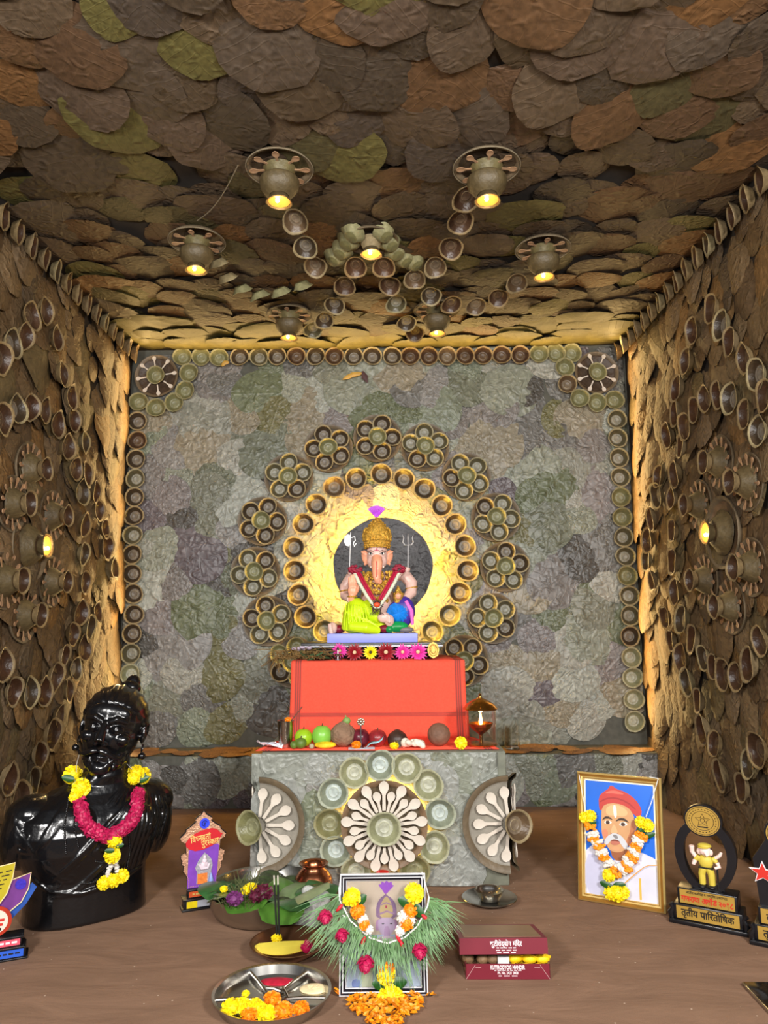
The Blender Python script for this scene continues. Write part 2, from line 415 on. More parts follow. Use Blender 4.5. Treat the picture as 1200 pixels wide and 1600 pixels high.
wb = plane_struct('wall_back', XL, XR, YB, YB+0.06, ZLEDGE-0.05, ZC, mat('panel_backing', rgb(84, 84, 76), 0.8, var=0.2))
lw = plane_struct('wall_back_lower', XL, XR, YL, YB, -0.02, ZLEDGE, mat('panel_backing', (0, 0, 0, 1)))
# floor: brown cloth laid over the platform, with soft creases
def floor_mat():
    m = bpy.data.materials.new('brown_cloth'); m.use_nodes = True; nt = m.node_tree; b = nt.nodes['Principled BSDF']; L = nt.links.new
    b.inputs['Roughness'].default_value = 0.85; b.inputs['Specular IOR Level'].default_value = 0.2
    tc = node(nt, 'ShaderNodeTexCoord'); mp = node(nt, 'ShaderNodeMapping'); mp.inputs['Scale'].default_value = (2.0, 6, 1)
    mp.inputs['Rotation'].default_value = (0, 0, 0.05)
    L(tc.outputs['Object'], mp.inputs[0])
    n1 = node(nt, 'ShaderNodeTexNoise'); n1.inputs['Scale'].default_value = 2.2; n1.inputs['Detail'].default_value = 7; n1.inputs['Roughness'].default_value = 0.62; n1.inputs['Distortion'].default_value = 0.6
    L(mp.outputs[0], n1.inputs['Vector'])
    r = node(nt, 'ShaderNodeValToRGB'); e = r.color_ramp.elements
    e[0].position = 0.3; e[0].color = rgb(122, 95, 76); e[1].position = 0.72; e[1].color = rgb(141, 111, 90)
    L(n1.outputs['Fac'], r.inputs[0])
    n3 = node(nt, 'ShaderNodeTexNoise'); n3.inputs['Scale'].default_value = 500; n3.inputs['Detail'].default_value = 2
    L(tc.outputs['Object'], n3.inputs['Vector'])
    mr = node(nt, 'ShaderNodeMapRange'); L(n3.outputs['Fac'], mr.inputs[0]); mr.inputs[1].default_value = 0.3; mr.inputs[2].default_value = 0.7; mr.inputs[3].default_value = 0.9; mr.inputs[4].default_value = 1.1
    vm = node(nt, 'ShaderNodeVectorMath', operation='SCALE'); L(r.outputs[0], vm.inputs[0]); L(mr.outputs[0], vm.inputs['Scale'])
    vo = node(nt, 'ShaderNodeTexVoronoi'); vo.inputs['Scale'].default_value = 24; vo.inputs['Randomness'].default_value = 1
    L(tc.outputs['Object'], vo.inputs['Vector'])
    lt = node(nt, 'ShaderNodeMath', operation='LESS_THAN'); L(vo.outputs['Distance'], lt.inputs[0]); lt.inputs[1].default_value = 0.05
    mx = node(nt, 'ShaderNodeMix', data_type='RGBA'); L(lt.outputs[0], mx.inputs[0]); L(vm.outputs[0], mx.inputs[6]); mx.inputs[7].default_value = rgb(200, 180, 160)
    L(mx.outputs[2], b.inputs['Base Color'])
    bp = node(nt, 'ShaderNodeBump'); bp.inputs['Strength'].default_value = 0.25; bp.inputs['Distance'].default_value = 0.02
    L(n1.outputs['Fac'], bp.inputs['Height']); L(bp.outputs[0], b.inputs['Normal'])
    return m
def fz(x, y):
    c = 0.0035*math.exp(-((y-2.02-0.03*x)/0.012)**2) if x > 0.3 else 0
    return 0.0
b = MB(); nx, ny = 60, 60; vs = []; fs = []
for j in range(ny+1):
    for i in range(nx+1):
        x = XL+(XR-XL)*i/nx; y = 1.2+(YL-1.2)*j/ny
        vs.append((x, y, fz(x, y)))
for j in range(ny):
    for i in range(nx):
        a = j*(nx+1)+i; fs.append((a, a+1, a+nx+2, a+nx+1))
b.add(vs, fs); b.box(XL, XR, 1.2, YL, -0.06, -0.004)
fl = struct(b.build('floor', floor_mat(), smooth=True))
def keep(u0, u1, v0, v1): return lambda u, v: u0 <= u <= u1 and v0 <= v <= v1
print('ceil', leaves(ce, LS_c, (0, 0, ZC), (1, 0, 0), (0, 1, 0), (0, 0, -1), XL+0.06, XR-0.06, 1.42, 2.12, 0.145, 0.137, 0.245, 1, 0.95, 0.13, off=0.004, lim=120, seed=3))
print('ceil', leaves(ce, LS_c, (0, 0, ZC), (1, 0, 0), (0, 1, 0), (0, 0, -1), XL+0.06, XR-0.06, 2.22, YB-0.06, 0.142, 0.14, 0.235, -1, 0.6, 0.095, off=0.004, lim=180, seed=13))
print('left', leaves(wl, LS_w, (XL, 0, 0), (0, 1, 0), (0, 0, 1), (1, 0, 0), 2.15, YB-0.07, 0.07, ZC-0.06, 0.12, 0.125, 0.25, -1, 0.3, 0.135, off=0.003, lim=300, seed=4, bias=-0.45))
print('right', leaves(wr, LS_w, (XR, 0, 0), (0, 1, 0), (0, 0, 1), (-1, 0, 0), 2.15, YB-0.07, 0.07, ZC-0.06, 0.12, 0.125, 0.25, -1, 0.3, 0.135, off=0.003, lim=300, seed=5, bias=-0.45))
print('back', leaves(wb, LS_b, (0, YB, 0), (1, 0, 0), (0, 0, 1), (0, -1, 0), XL+0.05, XR-0.05, ZLEDGE+0.09, ZC-0.07, 0.165, 0.15, 0.28, -1, 1.6, 0.035, off=0.003, lim=300, seed=6, clamp=(XL+0.012, XR-0.012, ZLEDGE+0.004, ZC-0.012)))
print('low', leaves(lw, LS_b, (0, YL, 0), (1, 0, 0), (0, 0, 1), (0, -1, 0), XL+0.05, XR-0.05, 0.06, ZLEDGE-0.07, 0.13, 0.07, 0.22, -1, 1.6, 0.03, off=0.003, seed=8, clamp=(XL+0.01, XR-0.01, 0.002, ZLEDGE-0.002)))
print('ledge', leaves(lw, LS_l, (0, YL, ZLEDGE), (1, 0, 0), (0, 1, 0), (0, 0, 1), XL+0.06, XR-0.06, 0.04, 0.17, 0.15, 0.09, 0.19, -1, 1.2, 0.02, off=0.004, seed=9))
# ------------------------------------------------------------------ leaf cups, spoons, wheels
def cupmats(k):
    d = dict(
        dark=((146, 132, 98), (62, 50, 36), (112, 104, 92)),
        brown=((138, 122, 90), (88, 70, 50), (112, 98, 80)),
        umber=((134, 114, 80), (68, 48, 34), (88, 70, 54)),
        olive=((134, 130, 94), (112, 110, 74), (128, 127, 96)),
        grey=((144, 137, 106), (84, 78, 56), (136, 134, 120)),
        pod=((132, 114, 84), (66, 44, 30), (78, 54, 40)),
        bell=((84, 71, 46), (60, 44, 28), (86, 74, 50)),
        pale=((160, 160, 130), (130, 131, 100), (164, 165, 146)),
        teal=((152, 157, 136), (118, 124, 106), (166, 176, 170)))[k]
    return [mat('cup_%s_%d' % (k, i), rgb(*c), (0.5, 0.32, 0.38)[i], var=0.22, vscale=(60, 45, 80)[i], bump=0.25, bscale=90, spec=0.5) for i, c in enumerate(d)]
CUPS = {}
def cup_mesh(kind, R=0.055, h=0.6, seed=0):
    key = (kind, R, h, seed)
    if key in CUPS: return CUPS[key]
    rr = random.Random(seed*31+7); n = 28; b = MB(); rough = 1.0 if seed > 2 else .6
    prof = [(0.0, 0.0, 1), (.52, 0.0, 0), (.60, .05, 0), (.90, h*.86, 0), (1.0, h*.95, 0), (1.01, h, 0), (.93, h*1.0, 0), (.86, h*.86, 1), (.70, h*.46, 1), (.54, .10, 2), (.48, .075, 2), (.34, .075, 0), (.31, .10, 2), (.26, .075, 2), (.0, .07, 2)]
    ph = rr.uniform(0, 6); vs = []; fs = []; ms = []
    for k, p in enumerate(prof):
        r, z = p[0], p[1]
        for i in range(n):
            a = 2*PI*i/n; g = max(0, (r-.55)/.45)
            w = 1+g*(rough*0.05*math.sin(2*a+ph)+rough*0.03*math.sin(3*a+2*ph)+0.012*math.sin(9*a+ph*2)+0.02*rough*rr.uniform(-1, 1))
            vs.append((r*R*w*math.cos(a)*(.92 if seed > 2 else 1), r*R*w*math.sin(a)*(1.12 if seed > 2 else 1), (z+g*rough*0.05*math.sin(3*a+ph)+g*rough*.06*math.sin(2*a+2*ph))*R))
    for k in range(len(prof)-1):
        for i in range(n):
            j = (i+1) % n; fs.append((k*n+i, k*n+j, (k+1)*n+j, (k+1)*n+i)); ms.append(prof[k][2])
    b.add(vs, fs, None, ms)
    CUPS[key] = b.mesh('leaf_cup', cupmats(kind), True, 1.0); return CUPS[key]
NCUP = 0
ORD = ['first', 'second', 'third', 'fourth', 'fifth', 'sixth', 'seventh', 'eighth', 'ninth', 'tenth', 'eleventh', 'twelfth', 'thirteenth', 'fourteenth', 'fifteenth', 'sixteenth', 'seventeenth', 'eighteenth', 'nineteenth', 'twentieth', 'twenty-first', 'twenty-second', 'twenty-third', 'twenty-fourth', 'twenty-fifth', 'twenty-sixth', 'twenty-seventh', 'twenty-eighth', 'twenty-ninth', 'thirtieth'] + ['thirty-'+x for x in ('first', 'second', 'third', 'fourth', 'fifth', 'sixth', 'seventh', 'eighth', 'ninth')] + ['fortieth'] + ['forty-'+x for x in ('first', 'second', 'third', 'fourth', 'fifth', 'sixth', 'seventh', 'eighth', 'ninth')]
def cup(kind, pos, nrm, label, group, R=0.055, up=(0, 0, 1), h=0.6, rough=False):
    global NCUP; NCUP += 1
    o = link('leaf_cup', cup_mesh(kind, R, h, (NCUP % 3)+(3 if rough else 0)), M=frame(pos, nrm, up, spin=NCUP*1.7 if not rough else .3*math.sin(NCUP)))
    return tag(o, label, 'leaf cup', group)
DN = {'pod': 'glossy brown', 'dark': 'dark-hearted', 'brown': 'brown', 'umber': 'deep brown', 'olive': 'olive', 'grey': 'grey-hearted', 'pale': 'pale green', 'teal': 'pale grey-green'}
# back panel border
yb = YB-0.014; BN = (0, -1, 0)
def on(px, py, y): return P(px, py, y)
top = [(376, 560, 'dark'), (406, 560, 'grey'), (434, 559, 'dark'), (464, 559, 'umber'), (494, 559, 'dark'), (523, 559, 'umber'), (553, 559, 'dark'), (582, 559, 'dark'), (613, 559, 'dark'), (641, 559, 'umber'), (670, 559, 'umber'), (698, 559, 'brown'), (726, 558, 'umber'), (754, 558, 'umber'), (783, 557, 'umber'), (812, 557, 'umber')]
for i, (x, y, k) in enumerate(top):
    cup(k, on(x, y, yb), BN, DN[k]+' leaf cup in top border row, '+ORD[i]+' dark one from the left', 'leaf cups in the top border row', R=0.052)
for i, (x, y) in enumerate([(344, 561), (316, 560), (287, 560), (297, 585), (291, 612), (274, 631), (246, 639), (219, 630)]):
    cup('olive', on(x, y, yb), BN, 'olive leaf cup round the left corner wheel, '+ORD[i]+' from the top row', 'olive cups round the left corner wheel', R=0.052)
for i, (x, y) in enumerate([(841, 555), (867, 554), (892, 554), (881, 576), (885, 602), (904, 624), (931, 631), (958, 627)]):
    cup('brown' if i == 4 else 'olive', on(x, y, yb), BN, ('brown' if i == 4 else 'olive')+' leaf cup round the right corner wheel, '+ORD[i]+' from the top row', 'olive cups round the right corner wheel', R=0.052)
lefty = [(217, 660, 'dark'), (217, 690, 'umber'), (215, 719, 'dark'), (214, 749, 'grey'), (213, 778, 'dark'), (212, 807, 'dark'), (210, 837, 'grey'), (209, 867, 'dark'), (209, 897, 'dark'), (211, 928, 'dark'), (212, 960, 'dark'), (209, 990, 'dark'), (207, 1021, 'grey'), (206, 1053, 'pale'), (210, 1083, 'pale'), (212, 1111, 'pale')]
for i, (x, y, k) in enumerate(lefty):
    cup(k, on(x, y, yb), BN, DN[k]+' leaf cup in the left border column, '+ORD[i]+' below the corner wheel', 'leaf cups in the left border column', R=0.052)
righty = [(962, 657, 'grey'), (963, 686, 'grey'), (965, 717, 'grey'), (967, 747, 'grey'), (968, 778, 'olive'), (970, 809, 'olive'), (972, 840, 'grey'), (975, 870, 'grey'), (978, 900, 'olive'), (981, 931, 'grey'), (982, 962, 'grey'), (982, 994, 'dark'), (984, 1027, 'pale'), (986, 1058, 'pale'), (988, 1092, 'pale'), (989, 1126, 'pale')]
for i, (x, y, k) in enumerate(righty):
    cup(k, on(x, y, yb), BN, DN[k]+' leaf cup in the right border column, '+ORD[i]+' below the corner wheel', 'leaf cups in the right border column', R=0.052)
# wooden spoon, bowl end outward along +y, length 1
def spoon_mesh(m, name='spoon'):
    b = MB(); N = 12; vs = []; fs = []
    ws = [(0, .055), (.1, .06), (.3, .055), (.5, .055), (.58, .075), (.66, .13), (.74, .165), (.82, .175), (.9, .15), (.96, .095), (1.0, .02)]
    for t, w in ws:
        dip = -0.035*max(0, 1-((t-.8)/.2)**2)
        vs += [(-w, t, 0.0), (0, t, dip), (w, t, 0.0), (w*.9, t, -.04), (0, t, -.045+dip), (-w*.9, t, -.04)]
    for k in range(len(ws)-1):
        for i in range(6):
            j = (i+1) % 6; fs.append((k*6+i, (k+1)*6+i, (k+1)*6+j, k*6+j))
    fs += [(0, 1, 2, 3, 4, 5)]; e = (len(ws)-1)*6; fs.append(tuple(e+5-i for i in range(6)))
    b.add(vs, fs); return b.mesh(name, m, True, 0.9)
M_spoon = mat('spoon_wood', rgb(196, 176, 152), 0.5, var=0.08, vscale=6)
M_spoonw = mat('spoon_pale', rgb(206, 196, 182), 0.45, var=0.05, vscale=6)
M_spoonb = mat('spoon_brown', rgb(168, 132, 100), 0.5, var=0.1, vscale=6)
SP = spoon_mesh(M_spoon); SPW = spoon_mesh(M_spoonw); SPB = spoon_mesh(M_spoonb)
def plate_mesh(R, mi_rim, mi_face, half=False):
    b = MB(); n = 40
    prof = [(0, 0.0, 1), (.8, 0.0, 1), (.86, .05, 0), (.93, .13, 0), (1.0, .14, 0), (1.0, .10, 0), (.90, -.02, 0), (0, -.03, 0)]
    if not half:
        b.lathe([(p[0]*R, p[1]*R, p[2]) for p in prof][::-1], n, wob=0.012, wn=7)
        b.m = []
        q = [p[2] for p in prof][::-1]
        for k in range(len(prof)-1): b.m += [q[k+1]]*n
    else:
        vs = []; fs = []; ms = []; n = 22
        for p in prof:
            for i in range(n+1):
                a = -PI/2+PI*i/n; vs.append((p[0]*R*math.cos(a), p[0]*R*math.sin(a), p[1]*R))
        for k in range(len(prof)-1):
            for i in range(n):
                fs.append((k*(n+1)+i, k*(n+1)+i+1, (k+1)*(n+1)+i+1, (k+1)*(n+1)+i)); ms.append(prof[k][2])
        b.add(vs, fs, None, ms)
    return b.mesh('plate', [mi_rim, mi_face], True, 1.2)
M_prim = mat('plate_rim', rgb(104, 90, 70), 0.5, var=0.2, vscale=25, bump=0.3)
M_pface = mat('plate_face', rgb(88, 80, 70), 0.5, var=0.25, vscale=30, bump=0.5, bscale=40)
M_pdark = mat('plate_dark', rgb(70, 56, 44), 0.5, var=0.25, vscale=30, bump=0.5, bscale=40)
M_pbrown = mat('plate_brown', rgb(116, 92, 68), 0.5, var=0.25, vscale=25, bump=0.4, bscale=40)
def sub(name, me, parent, M): return link(name, me, parent, M=M)
def spokes(parent, me, n, r0, L, z, off=0.0, lift=0.0, name='spoon'):
    for k in range(n):
        a = 2*PI*k/n+off
        sub(name, me, parent, RZ(a) @ T(0, r0, z) @ RX(lift) @ Matrix.Scale(L, 4))
# corner wheels
PL_wheel = plate_mesh(0.118, M_prim, M_pdark)
for (x, y, side, of) in ((246, 589, 'left', 0.15), (931, 584, 'right', 0.35)):
    w = thing('spoon_wheel', 'round dark plate with eight pale spoons round a cup, upper %s corner of back wall' % side, 'spoon wheel', M=frame(on(x, y, YB-0.016), BN), group='spoon wheels in the panel corners')
    sub('plate', PL_wheel, w, T(0, 0, 0.004)); spokes(w, SPW, 8, 0.05, 0.062, 0.02, of)
    sub('cup', cup_mesh('olive', 0.05, 0.6, 1), w, T(0, 0, 0.008))
# medallions round the idol
PL_med = plate_mesh(0.130, M_prim, M_pface)
MED = [(590, 686), (664, 700), (728, 746), (774, 809), (788, 886), (769, 966), (724, 1032), (458, 1034), (419, 970), (400, 894), (411, 815), (452, 747), (514, 702)]
mk = ['dark', 'grey', 'grey', 'grey', 'grey', 'grey', 'dark', 'olive', 'grey', 'grey', 'dark', 'grey', 'dark']
for i, (x, y) in enumerate(MED):
    w = thing('cup_medallion', 'flower of six leaf cups on a plate, '+ORD[i]+' clockwise from the topmost', 'cup medallion', M=frame(on(x, y, YB-0.016), BN, spin=i*0.37), group='cup medallions in an arch round the idol')
    sub('plate', PL_med, w, T(0, 0, 0.006))
    for k in range(5):
        a = 2*PI*k/5
        sub('cup', cup_mesh(mk[i] if (k+i) % 4 else 'dark', 0.049, 0.62, k % 3), w, T(0.079*math.cos(a), 0.079*math.sin(a), 0.010) @ RZ(k*1.3))
    sub('cup', cup_mesh('olive', 0.049, 0.6, 1), w, T(0, 0, 0.036))
ring = [(596, 742), (631, 750), (663, 765), (690, 791), (711, 820), (726, 854), (730, 892), (718, 926), (702, 961), (675, 987), (507, 986), (478, 964), (467, 929), (461, 892), (460, 856), (475, 819), (495, 789), (522.5, 762), (557, 749)]
for i, (x, y) in enumerate(ring):
    k = ['dark', 'dark', 'dark', 'dark', 'dark', 'dark', 'dark', 'dark', 'grey', 'grey', 'grey', 'dark', 'dark', 'dark', 'dark', 'dark', 'dark', 'brown', 'dark'][i]
    cup(k, on(x, y, yb), BN, 'leaf cup in inner ring round the idol, '+ORD[i]+' clockwise from the top', 'leaf cups in the inner ring round the idol', R=0.058, h=0.5)
# dark disc behind the idol with a warm ring light behind its rim
YD = 3.70; cD = on(598.5, 886, YD); RD = 0.250
M_disc = mat('dark_leaf_disc', rgb(48, 45, 47), 0.4, var=0.4, vscale=14, bump=1.0, bscale=22, spec=0.5)
dsk = thing('backdrop_disc', 'round dark crinkled disc standing off the back wall behind the idol', 'disc', M=frame(cD, BN))
b = MB(); nR, nA = 16, 72; vs = [(0, 0, 0)]; fs = []
for k in range(1, nR+1):
    for i in range(nA):
        a = 2*PI*i/nA; r = RD*k/nR*(1+(0.008*math.sin(5*a)+0.006*math.sin(11*a+1) if k == nR else 0))
        p = Vector((r*math.cos(a), r*math.sin(a), 0)); z = 0.004*mnoise.noise(p*22)+0.003*mnoise.noise(p*60)
        vs.append((p.x, p.y, z if k < nR else 0))
for i in range(nA): fs.append((0, 1+i, 1+(i+1) % nA))
for k in range(nR-1):
    for i in range(nA):
        j = (i+1) % nA; fs.append((1+k*nA+i, 1+(k+1)*nA+i, 1+(k+1)*nA+j, 1+k*nA+j))
o0 = len(vs); lastr = 1+(nR-1)*nA
vs += [(vs[lastr+i][0], vs[lastr+i][1], -0.014) for i in range(nA)]
for i in range(nA): j = (i+1) % nA; fs.append((lastr+i, o0+i, o0+j, lastr+j))
fs.append(tuple(o0+nA-1-i for i in range(nA)))
b.add(vs, fs); b.build('disc', M_disc, dsk)
M_glow = mat('amber_led', (0.9, 0.55, 0.1, 1), 0.5, var=0, emit=(1.0, 0.58, 0.07, 1), estr=330)
def glow_ring(name, label, M, R, r, strength_mat):
    b = MB(); b.tube([(R*math.cos(2*PI*i/64), R*math.sin(2*PI*i/64), 0) for i in range(64)], r, 8, closed=True)
    o = b.build(name, strength_mat); o.matrix_world = M; return tag(o, label, 'led strip')
glow_ring('led_ring', 'amber light ring glowing behind the dark disc', frame(cD+Vector((0, 0.03, 0)), BN), RD-0.026, 0.006, M_glow)
b = MB()
for k in range(4):
    a = PI/4+k*PI/2; p = Vector((0.15*math.cos(a), 0.15*math.sin(a), 0)); b.tube([p+Vector((0, 0, -0.155)), p+Vector((0, 0, -0.012))], 0.008, 8)
b.build('standoff', M_core, dsk)
# stray bits on the panel
M_pod = mat('yellow_pod', rgb(190, 150, 70), 0.5, var=0.2)
for (x0, y0, x1, y1, w, lab) in ((535, 593, 567, 583, .014, 'yellow dry leaf scrap stuck high on the back wall, beside the dark scrap'), (346, 572, 358, 566, .012, 'small yellow leaf scrap stuck on the third olive cup of the top row')):
    a = on(x0, y0, YB-0.03 if x0 > 500 else YB-0.06); c = on(x1, y1, YB-0.03 if x0 > 500 else YB-0.06); mpt = (a+c)/2+Vector((0, -0.004, 0.008))
    b = MB(); b.tube([a, a*.6+mpt*.4, mpt, c*.6+mpt*.4, c], [.002, w*.8, w, w*.8, .002], 8, flat=0.3, up=(0, 1, 0)); tag(b.build('leaf_scrap', M_pod), lab, 'leaf scrap')
b = MB(); a = on(566, 580, YB-0.03); c = on(574, 598, YB-0.03); b.tube([a, (a+c)/2, c], [.006, .018, .003], 8, flat=0.3, up=(0, 1, 0)); tag(b.build('leaf_scrap', mat('plum_scrap', rgb(74, 48, 50), 0.6)), 'dark plum leaf scrap stuck high on the back wall', 'leaf scrap')

# ------------------------------------------------------------------ side walls: rings of cups and cup flowers
LW = [(42, 495), (63, 486), (30, 525), (12, 537), (80, 528), (90, 585), (104, 620), (18, 640), (40, 637), (62, 640), (82, 662), (108, 657), (98, 698), (125, 692), (112, 732), (128, 742), (121, 769), (143, 768), (-6, 560), (-4, 655),
      (124, 819), (148, 798), (158, 826), (124, 865), (160, 856), (171, 888), (126, 910), (118, 957), (146, 957), (107, 991), (132, 981), (124, 1013), (93, 1026), (112, 1045), (78, 1058), (100, 1080), (60, 1080), (37, 1083), (14, 1080), (86, 1118), (74, 1147), (55, 1180), (45, 1221), (22, 1246), (5, 1216), (-5, 1040)]
RW = [(1119, 483), (1135, 508), (1150, 535), (1172, 558), (1190, 585), (1090, 516), (1080, 564), (1065, 607), (1063, 645), (1078, 667), (1092, 641), (1109, 622), (1130, 616), (1150, 623), (1173, 647), (1193, 674), (1050, 679), (1071, 698), (1035, 745), (1062, 740), (1033, 774), (1056, 778),
      (1025, 810), (1057, 830), (1019, 844), (1016, 876), (1059, 878), (1025, 906), (1063, 925), (1045, 964), (1073, 968), (1055, 1000), (1090, 1000), (1072, 1028), (1106, 1028), (1122, 1042), (1139, 1054), (1158, 1057), (1180, 1038), (1196, 1000), (1082, 1065), (1098, 1096), (1106, 1139), (1124, 1163), (1135, 1211), (1167, 1232), (1178, 1194), (1192, 1170), (1205, 620)]
LW.sort(key=lambda q: q[1]); RW.sort(key=lambda q: q[1])
kk = ['umber', 'pod', 'umber', 'dark', 'pod']
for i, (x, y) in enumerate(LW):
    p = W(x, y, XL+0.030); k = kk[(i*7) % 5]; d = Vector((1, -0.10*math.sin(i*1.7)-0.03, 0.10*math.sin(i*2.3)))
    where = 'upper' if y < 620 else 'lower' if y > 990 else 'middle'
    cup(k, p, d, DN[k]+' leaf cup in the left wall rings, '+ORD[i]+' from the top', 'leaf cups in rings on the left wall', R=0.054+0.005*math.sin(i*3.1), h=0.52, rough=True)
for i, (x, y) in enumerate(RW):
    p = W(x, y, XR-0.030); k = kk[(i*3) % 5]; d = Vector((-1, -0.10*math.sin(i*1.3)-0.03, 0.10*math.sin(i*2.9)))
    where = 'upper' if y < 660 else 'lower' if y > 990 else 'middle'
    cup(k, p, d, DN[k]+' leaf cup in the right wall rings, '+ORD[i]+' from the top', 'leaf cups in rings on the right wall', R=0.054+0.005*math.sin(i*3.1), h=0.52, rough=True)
for i in range(14):
    y = 2.40+i*0.104
    cup(kk[(i*2) % 5], (XL+0.035, y, ZC-0.055), (1, 0.3, -0.15), 'leaf cup in row along the left wall top, '+ORD[i]+' from the front', 'leaf cups along the top of the left wall', R=0.05)
for i in range(16):
    y = 2.25+i*0.104
    cup(kk[(i*2) % 5], (XR-0.035, y, ZC-0.055), (-1, 0.3, -0.15), 'leaf cup in the row along the right wall top, '+ORD[i]+' from the front', 'leaf cups along the top of the right wall', R=0.05)
PL_fl = plate_mesh(0.105, M_prim, M_pbrown); PL_big = plate_mesh(0.14, M_prim, M_pbrown)
M_bulb = mat('lit_bulb', (.30, .12, .02, 1), 0.4, var=0.5, vscale=300, emit=(1.0, 0.42, 0.06, 1), estr=1.1)
M_spot = mat('bulb_core', (1, .9, .6, 1), 0.4, var=0, emit=(1.0, 0.80, 0.42, 1), estr=30)
def lamp_parts(root, M, R=0.04, d=0.035, power=0.5):
    """a cup that opens along local +z with a lit bulb inside"""
    s = sub('lamp_cup', cup_mesh('bell', R, 0.8, 2), root, M)
    b = MB(); b.lathe([(R*.50, R*.12), (R*.62, R*.35), (R*.82, R*.66), (R*.80, R*.70), (R*.5, R*.62), (0, R*.6)], 20, wob=0.06, wn=9)
    l = b.build('lamp_lens', M_bulb, s)
    b = MB(); b.ell((R*.1, -R*.2, R*.72), R*.15); b.build('bulb', M_spot, s)
    pl = bpy.data.lights.new('lamp_light', 'POINT'); pl.energy = power; pl.color = (1, .6, .22); pl.shadow_soft_size = 0.015
    lo = bpy.data.objects.new('lamp_light', pl); COL.objects.link(lo); lo.parent = s; lo.location = (0, 0, R*1.1)
    return s
def cup_flower(pos, nrm, label, group, spin):
    w = thing('cup_flower', label, 'cup flower', M=frame(pos, nrm, spin=spin), group=group)
    sub('plate', PL_fl, w, T(0, 0, 0)); spokes(w, SPB, 12, 0.048, 0.052, 0.016, 0, 0.15)
    sub('inverted_cup', cup_mesh('bell', 0.064, 0.65, 1), w, T(0, 0, 0.054) @ RX(PI))
    sub('top_cup', cup_mesh('umber', 0.048, 0.6, 0), w, T(0, 0, 0.052))
    return w
fl_l = [(42, 733, 'topmost'), (77, 806, 'upper right'), (76, 909, 'lower right'), (33, 961, 'lowest'), (3, 907, 'lower left'), (15, 787, 'upper left')]
for i, (x, y, t_) in enumerate(fl_l):
    cup_flower(W(x, y, XL+0.022), (1, 0, 0), t_+' of the spoon-rayed cup flowers round the left wall lamp', 'cup flowers on the left wall', i*.3)
fl_r = [(1130, 722, 'topmost'), (1174, 753, 'upper right'), (1098, 789, 'upper left'), (1108, 906, 'lower left'), (1148, 947, 'lowest'), (1180, 886, 'lower right')]
for i, (x, y, t_) in enumerate(fl_r):
    cup_flower(W(x, y, XR-0.022), (-1, 0, 0), t_+' of the spoon-rayed cup flowers round the right wall lamp', 'cup flowers on the right wall', i*.3)
for (x, y, X, n, side) in ((42, 853, XL+0.022, 1, 'left'), (1134, 832, XR-0.022, -1, 'right')):
    w = thing('wall_lamp', 'lit lamp of stacked leaf cups on a round plate, %s wall' % side, 'lamp', M=frame(W(x, y, X), (n, 0, 0)), group='wall lamps of leaf cups')
    sub('plate', PL_big, w, T(0, 0, 0)); sub('inverted_cup', cup_mesh('bell', 0.085, 0.5, 1), w, T(0, 0, 0.052) @ RX(PI))
    lamp_parts(w, T(0, 0, 0.045), 0.046, power=0.45)

# ------------------------------------------------------------------ ceiling lamps and chains
PL_c = plate_mesh(0.105, M_prim, M_pdark)
M_twine = mat('jute_twine', rgb(120, 108, 86), 0.8, var=0.2, vscale=60)
CN = (0, 0, -1)
b = MB(); b.lathe([(.051, .012), (.053, .015), (.046, .024), (.034, .042), (.031, .052)], 28, wob=.02, wn=7); BELL_U = b.mesh('upper_cup', mat('bell_upper', rgb(98, 88, 56), .5, var=.25, vscale=50, bump=.25, bscale=80))
b = MB(); b.lathe([(.030, .046), (.056, .050), (.063, .056), (.065, .064), (.060, .084), (.047, .102), (.032, .112)], 28, wob=.02, wn=5); BELL_L = b.mesh('lower_cup', cupmats('bell')[0])
bells = [(437, 257, 433, 323, 'front left'), (760, 255, 752, 337, 'front right'), (308, 372, 303, 432, 'middle left'), (848, 384, 856, 443, 'middle right'), (452, 487, 448, 525, 'rear left'), (682, 480, 684, 533, 'rear right')]
for i, (x, y, bx, by, t_) in enumerate(bells):
    p = G(x, y, ZC-0.022)
    w = thing('hanging_lamp', 'bell lamp of stacked leaf cups under a spoon-rayed plate, %s of the ceiling' % t_, 'lamp', M=frame(p, CN, up=(0, 1, 0)), group='bell lamps hanging from the ceiling')
    sub('plate', PL_c, w, T(0, 0, 0.0)); spokes(w, SPB, 8, 0.03, 0.068, 0.02, 0.0, 0.05)
    b = MB(); b.tube([(0.108*math.cos(2*PI*k/40), 0.108*math.sin(2*PI*k/40), 0.016) for k in range(40)], 0.002, 6, closed=True); b.build('twine', M_twine, w)
    drop = 0.128
    sub('upper_cup', BELL_U, w, T(0, 0, 0)); sub('lower_cup', BELL_L, w, T(0, 0, 0))
    lamp_parts(w, T(0, 0, 0.100), 0.043, power=0.3)
p = G(580, 372, ZC-0.022)
w = thing('hanging_lamp', 'single lit cup lamp at the middle of the ceiling chains', 'lamp', M=frame(p, CN, up=(0, 1, 0)))
sub('plate', PL_c, w, T(0, 0, 0)); sub('upper_cup', cup_mesh('brown', 0.05, 0.8, 1), w, T(0, 0, 0.05) @ RX(PI)); lamp_parts(w, T(0, 0, 0.035), 0.043, power=0.7)
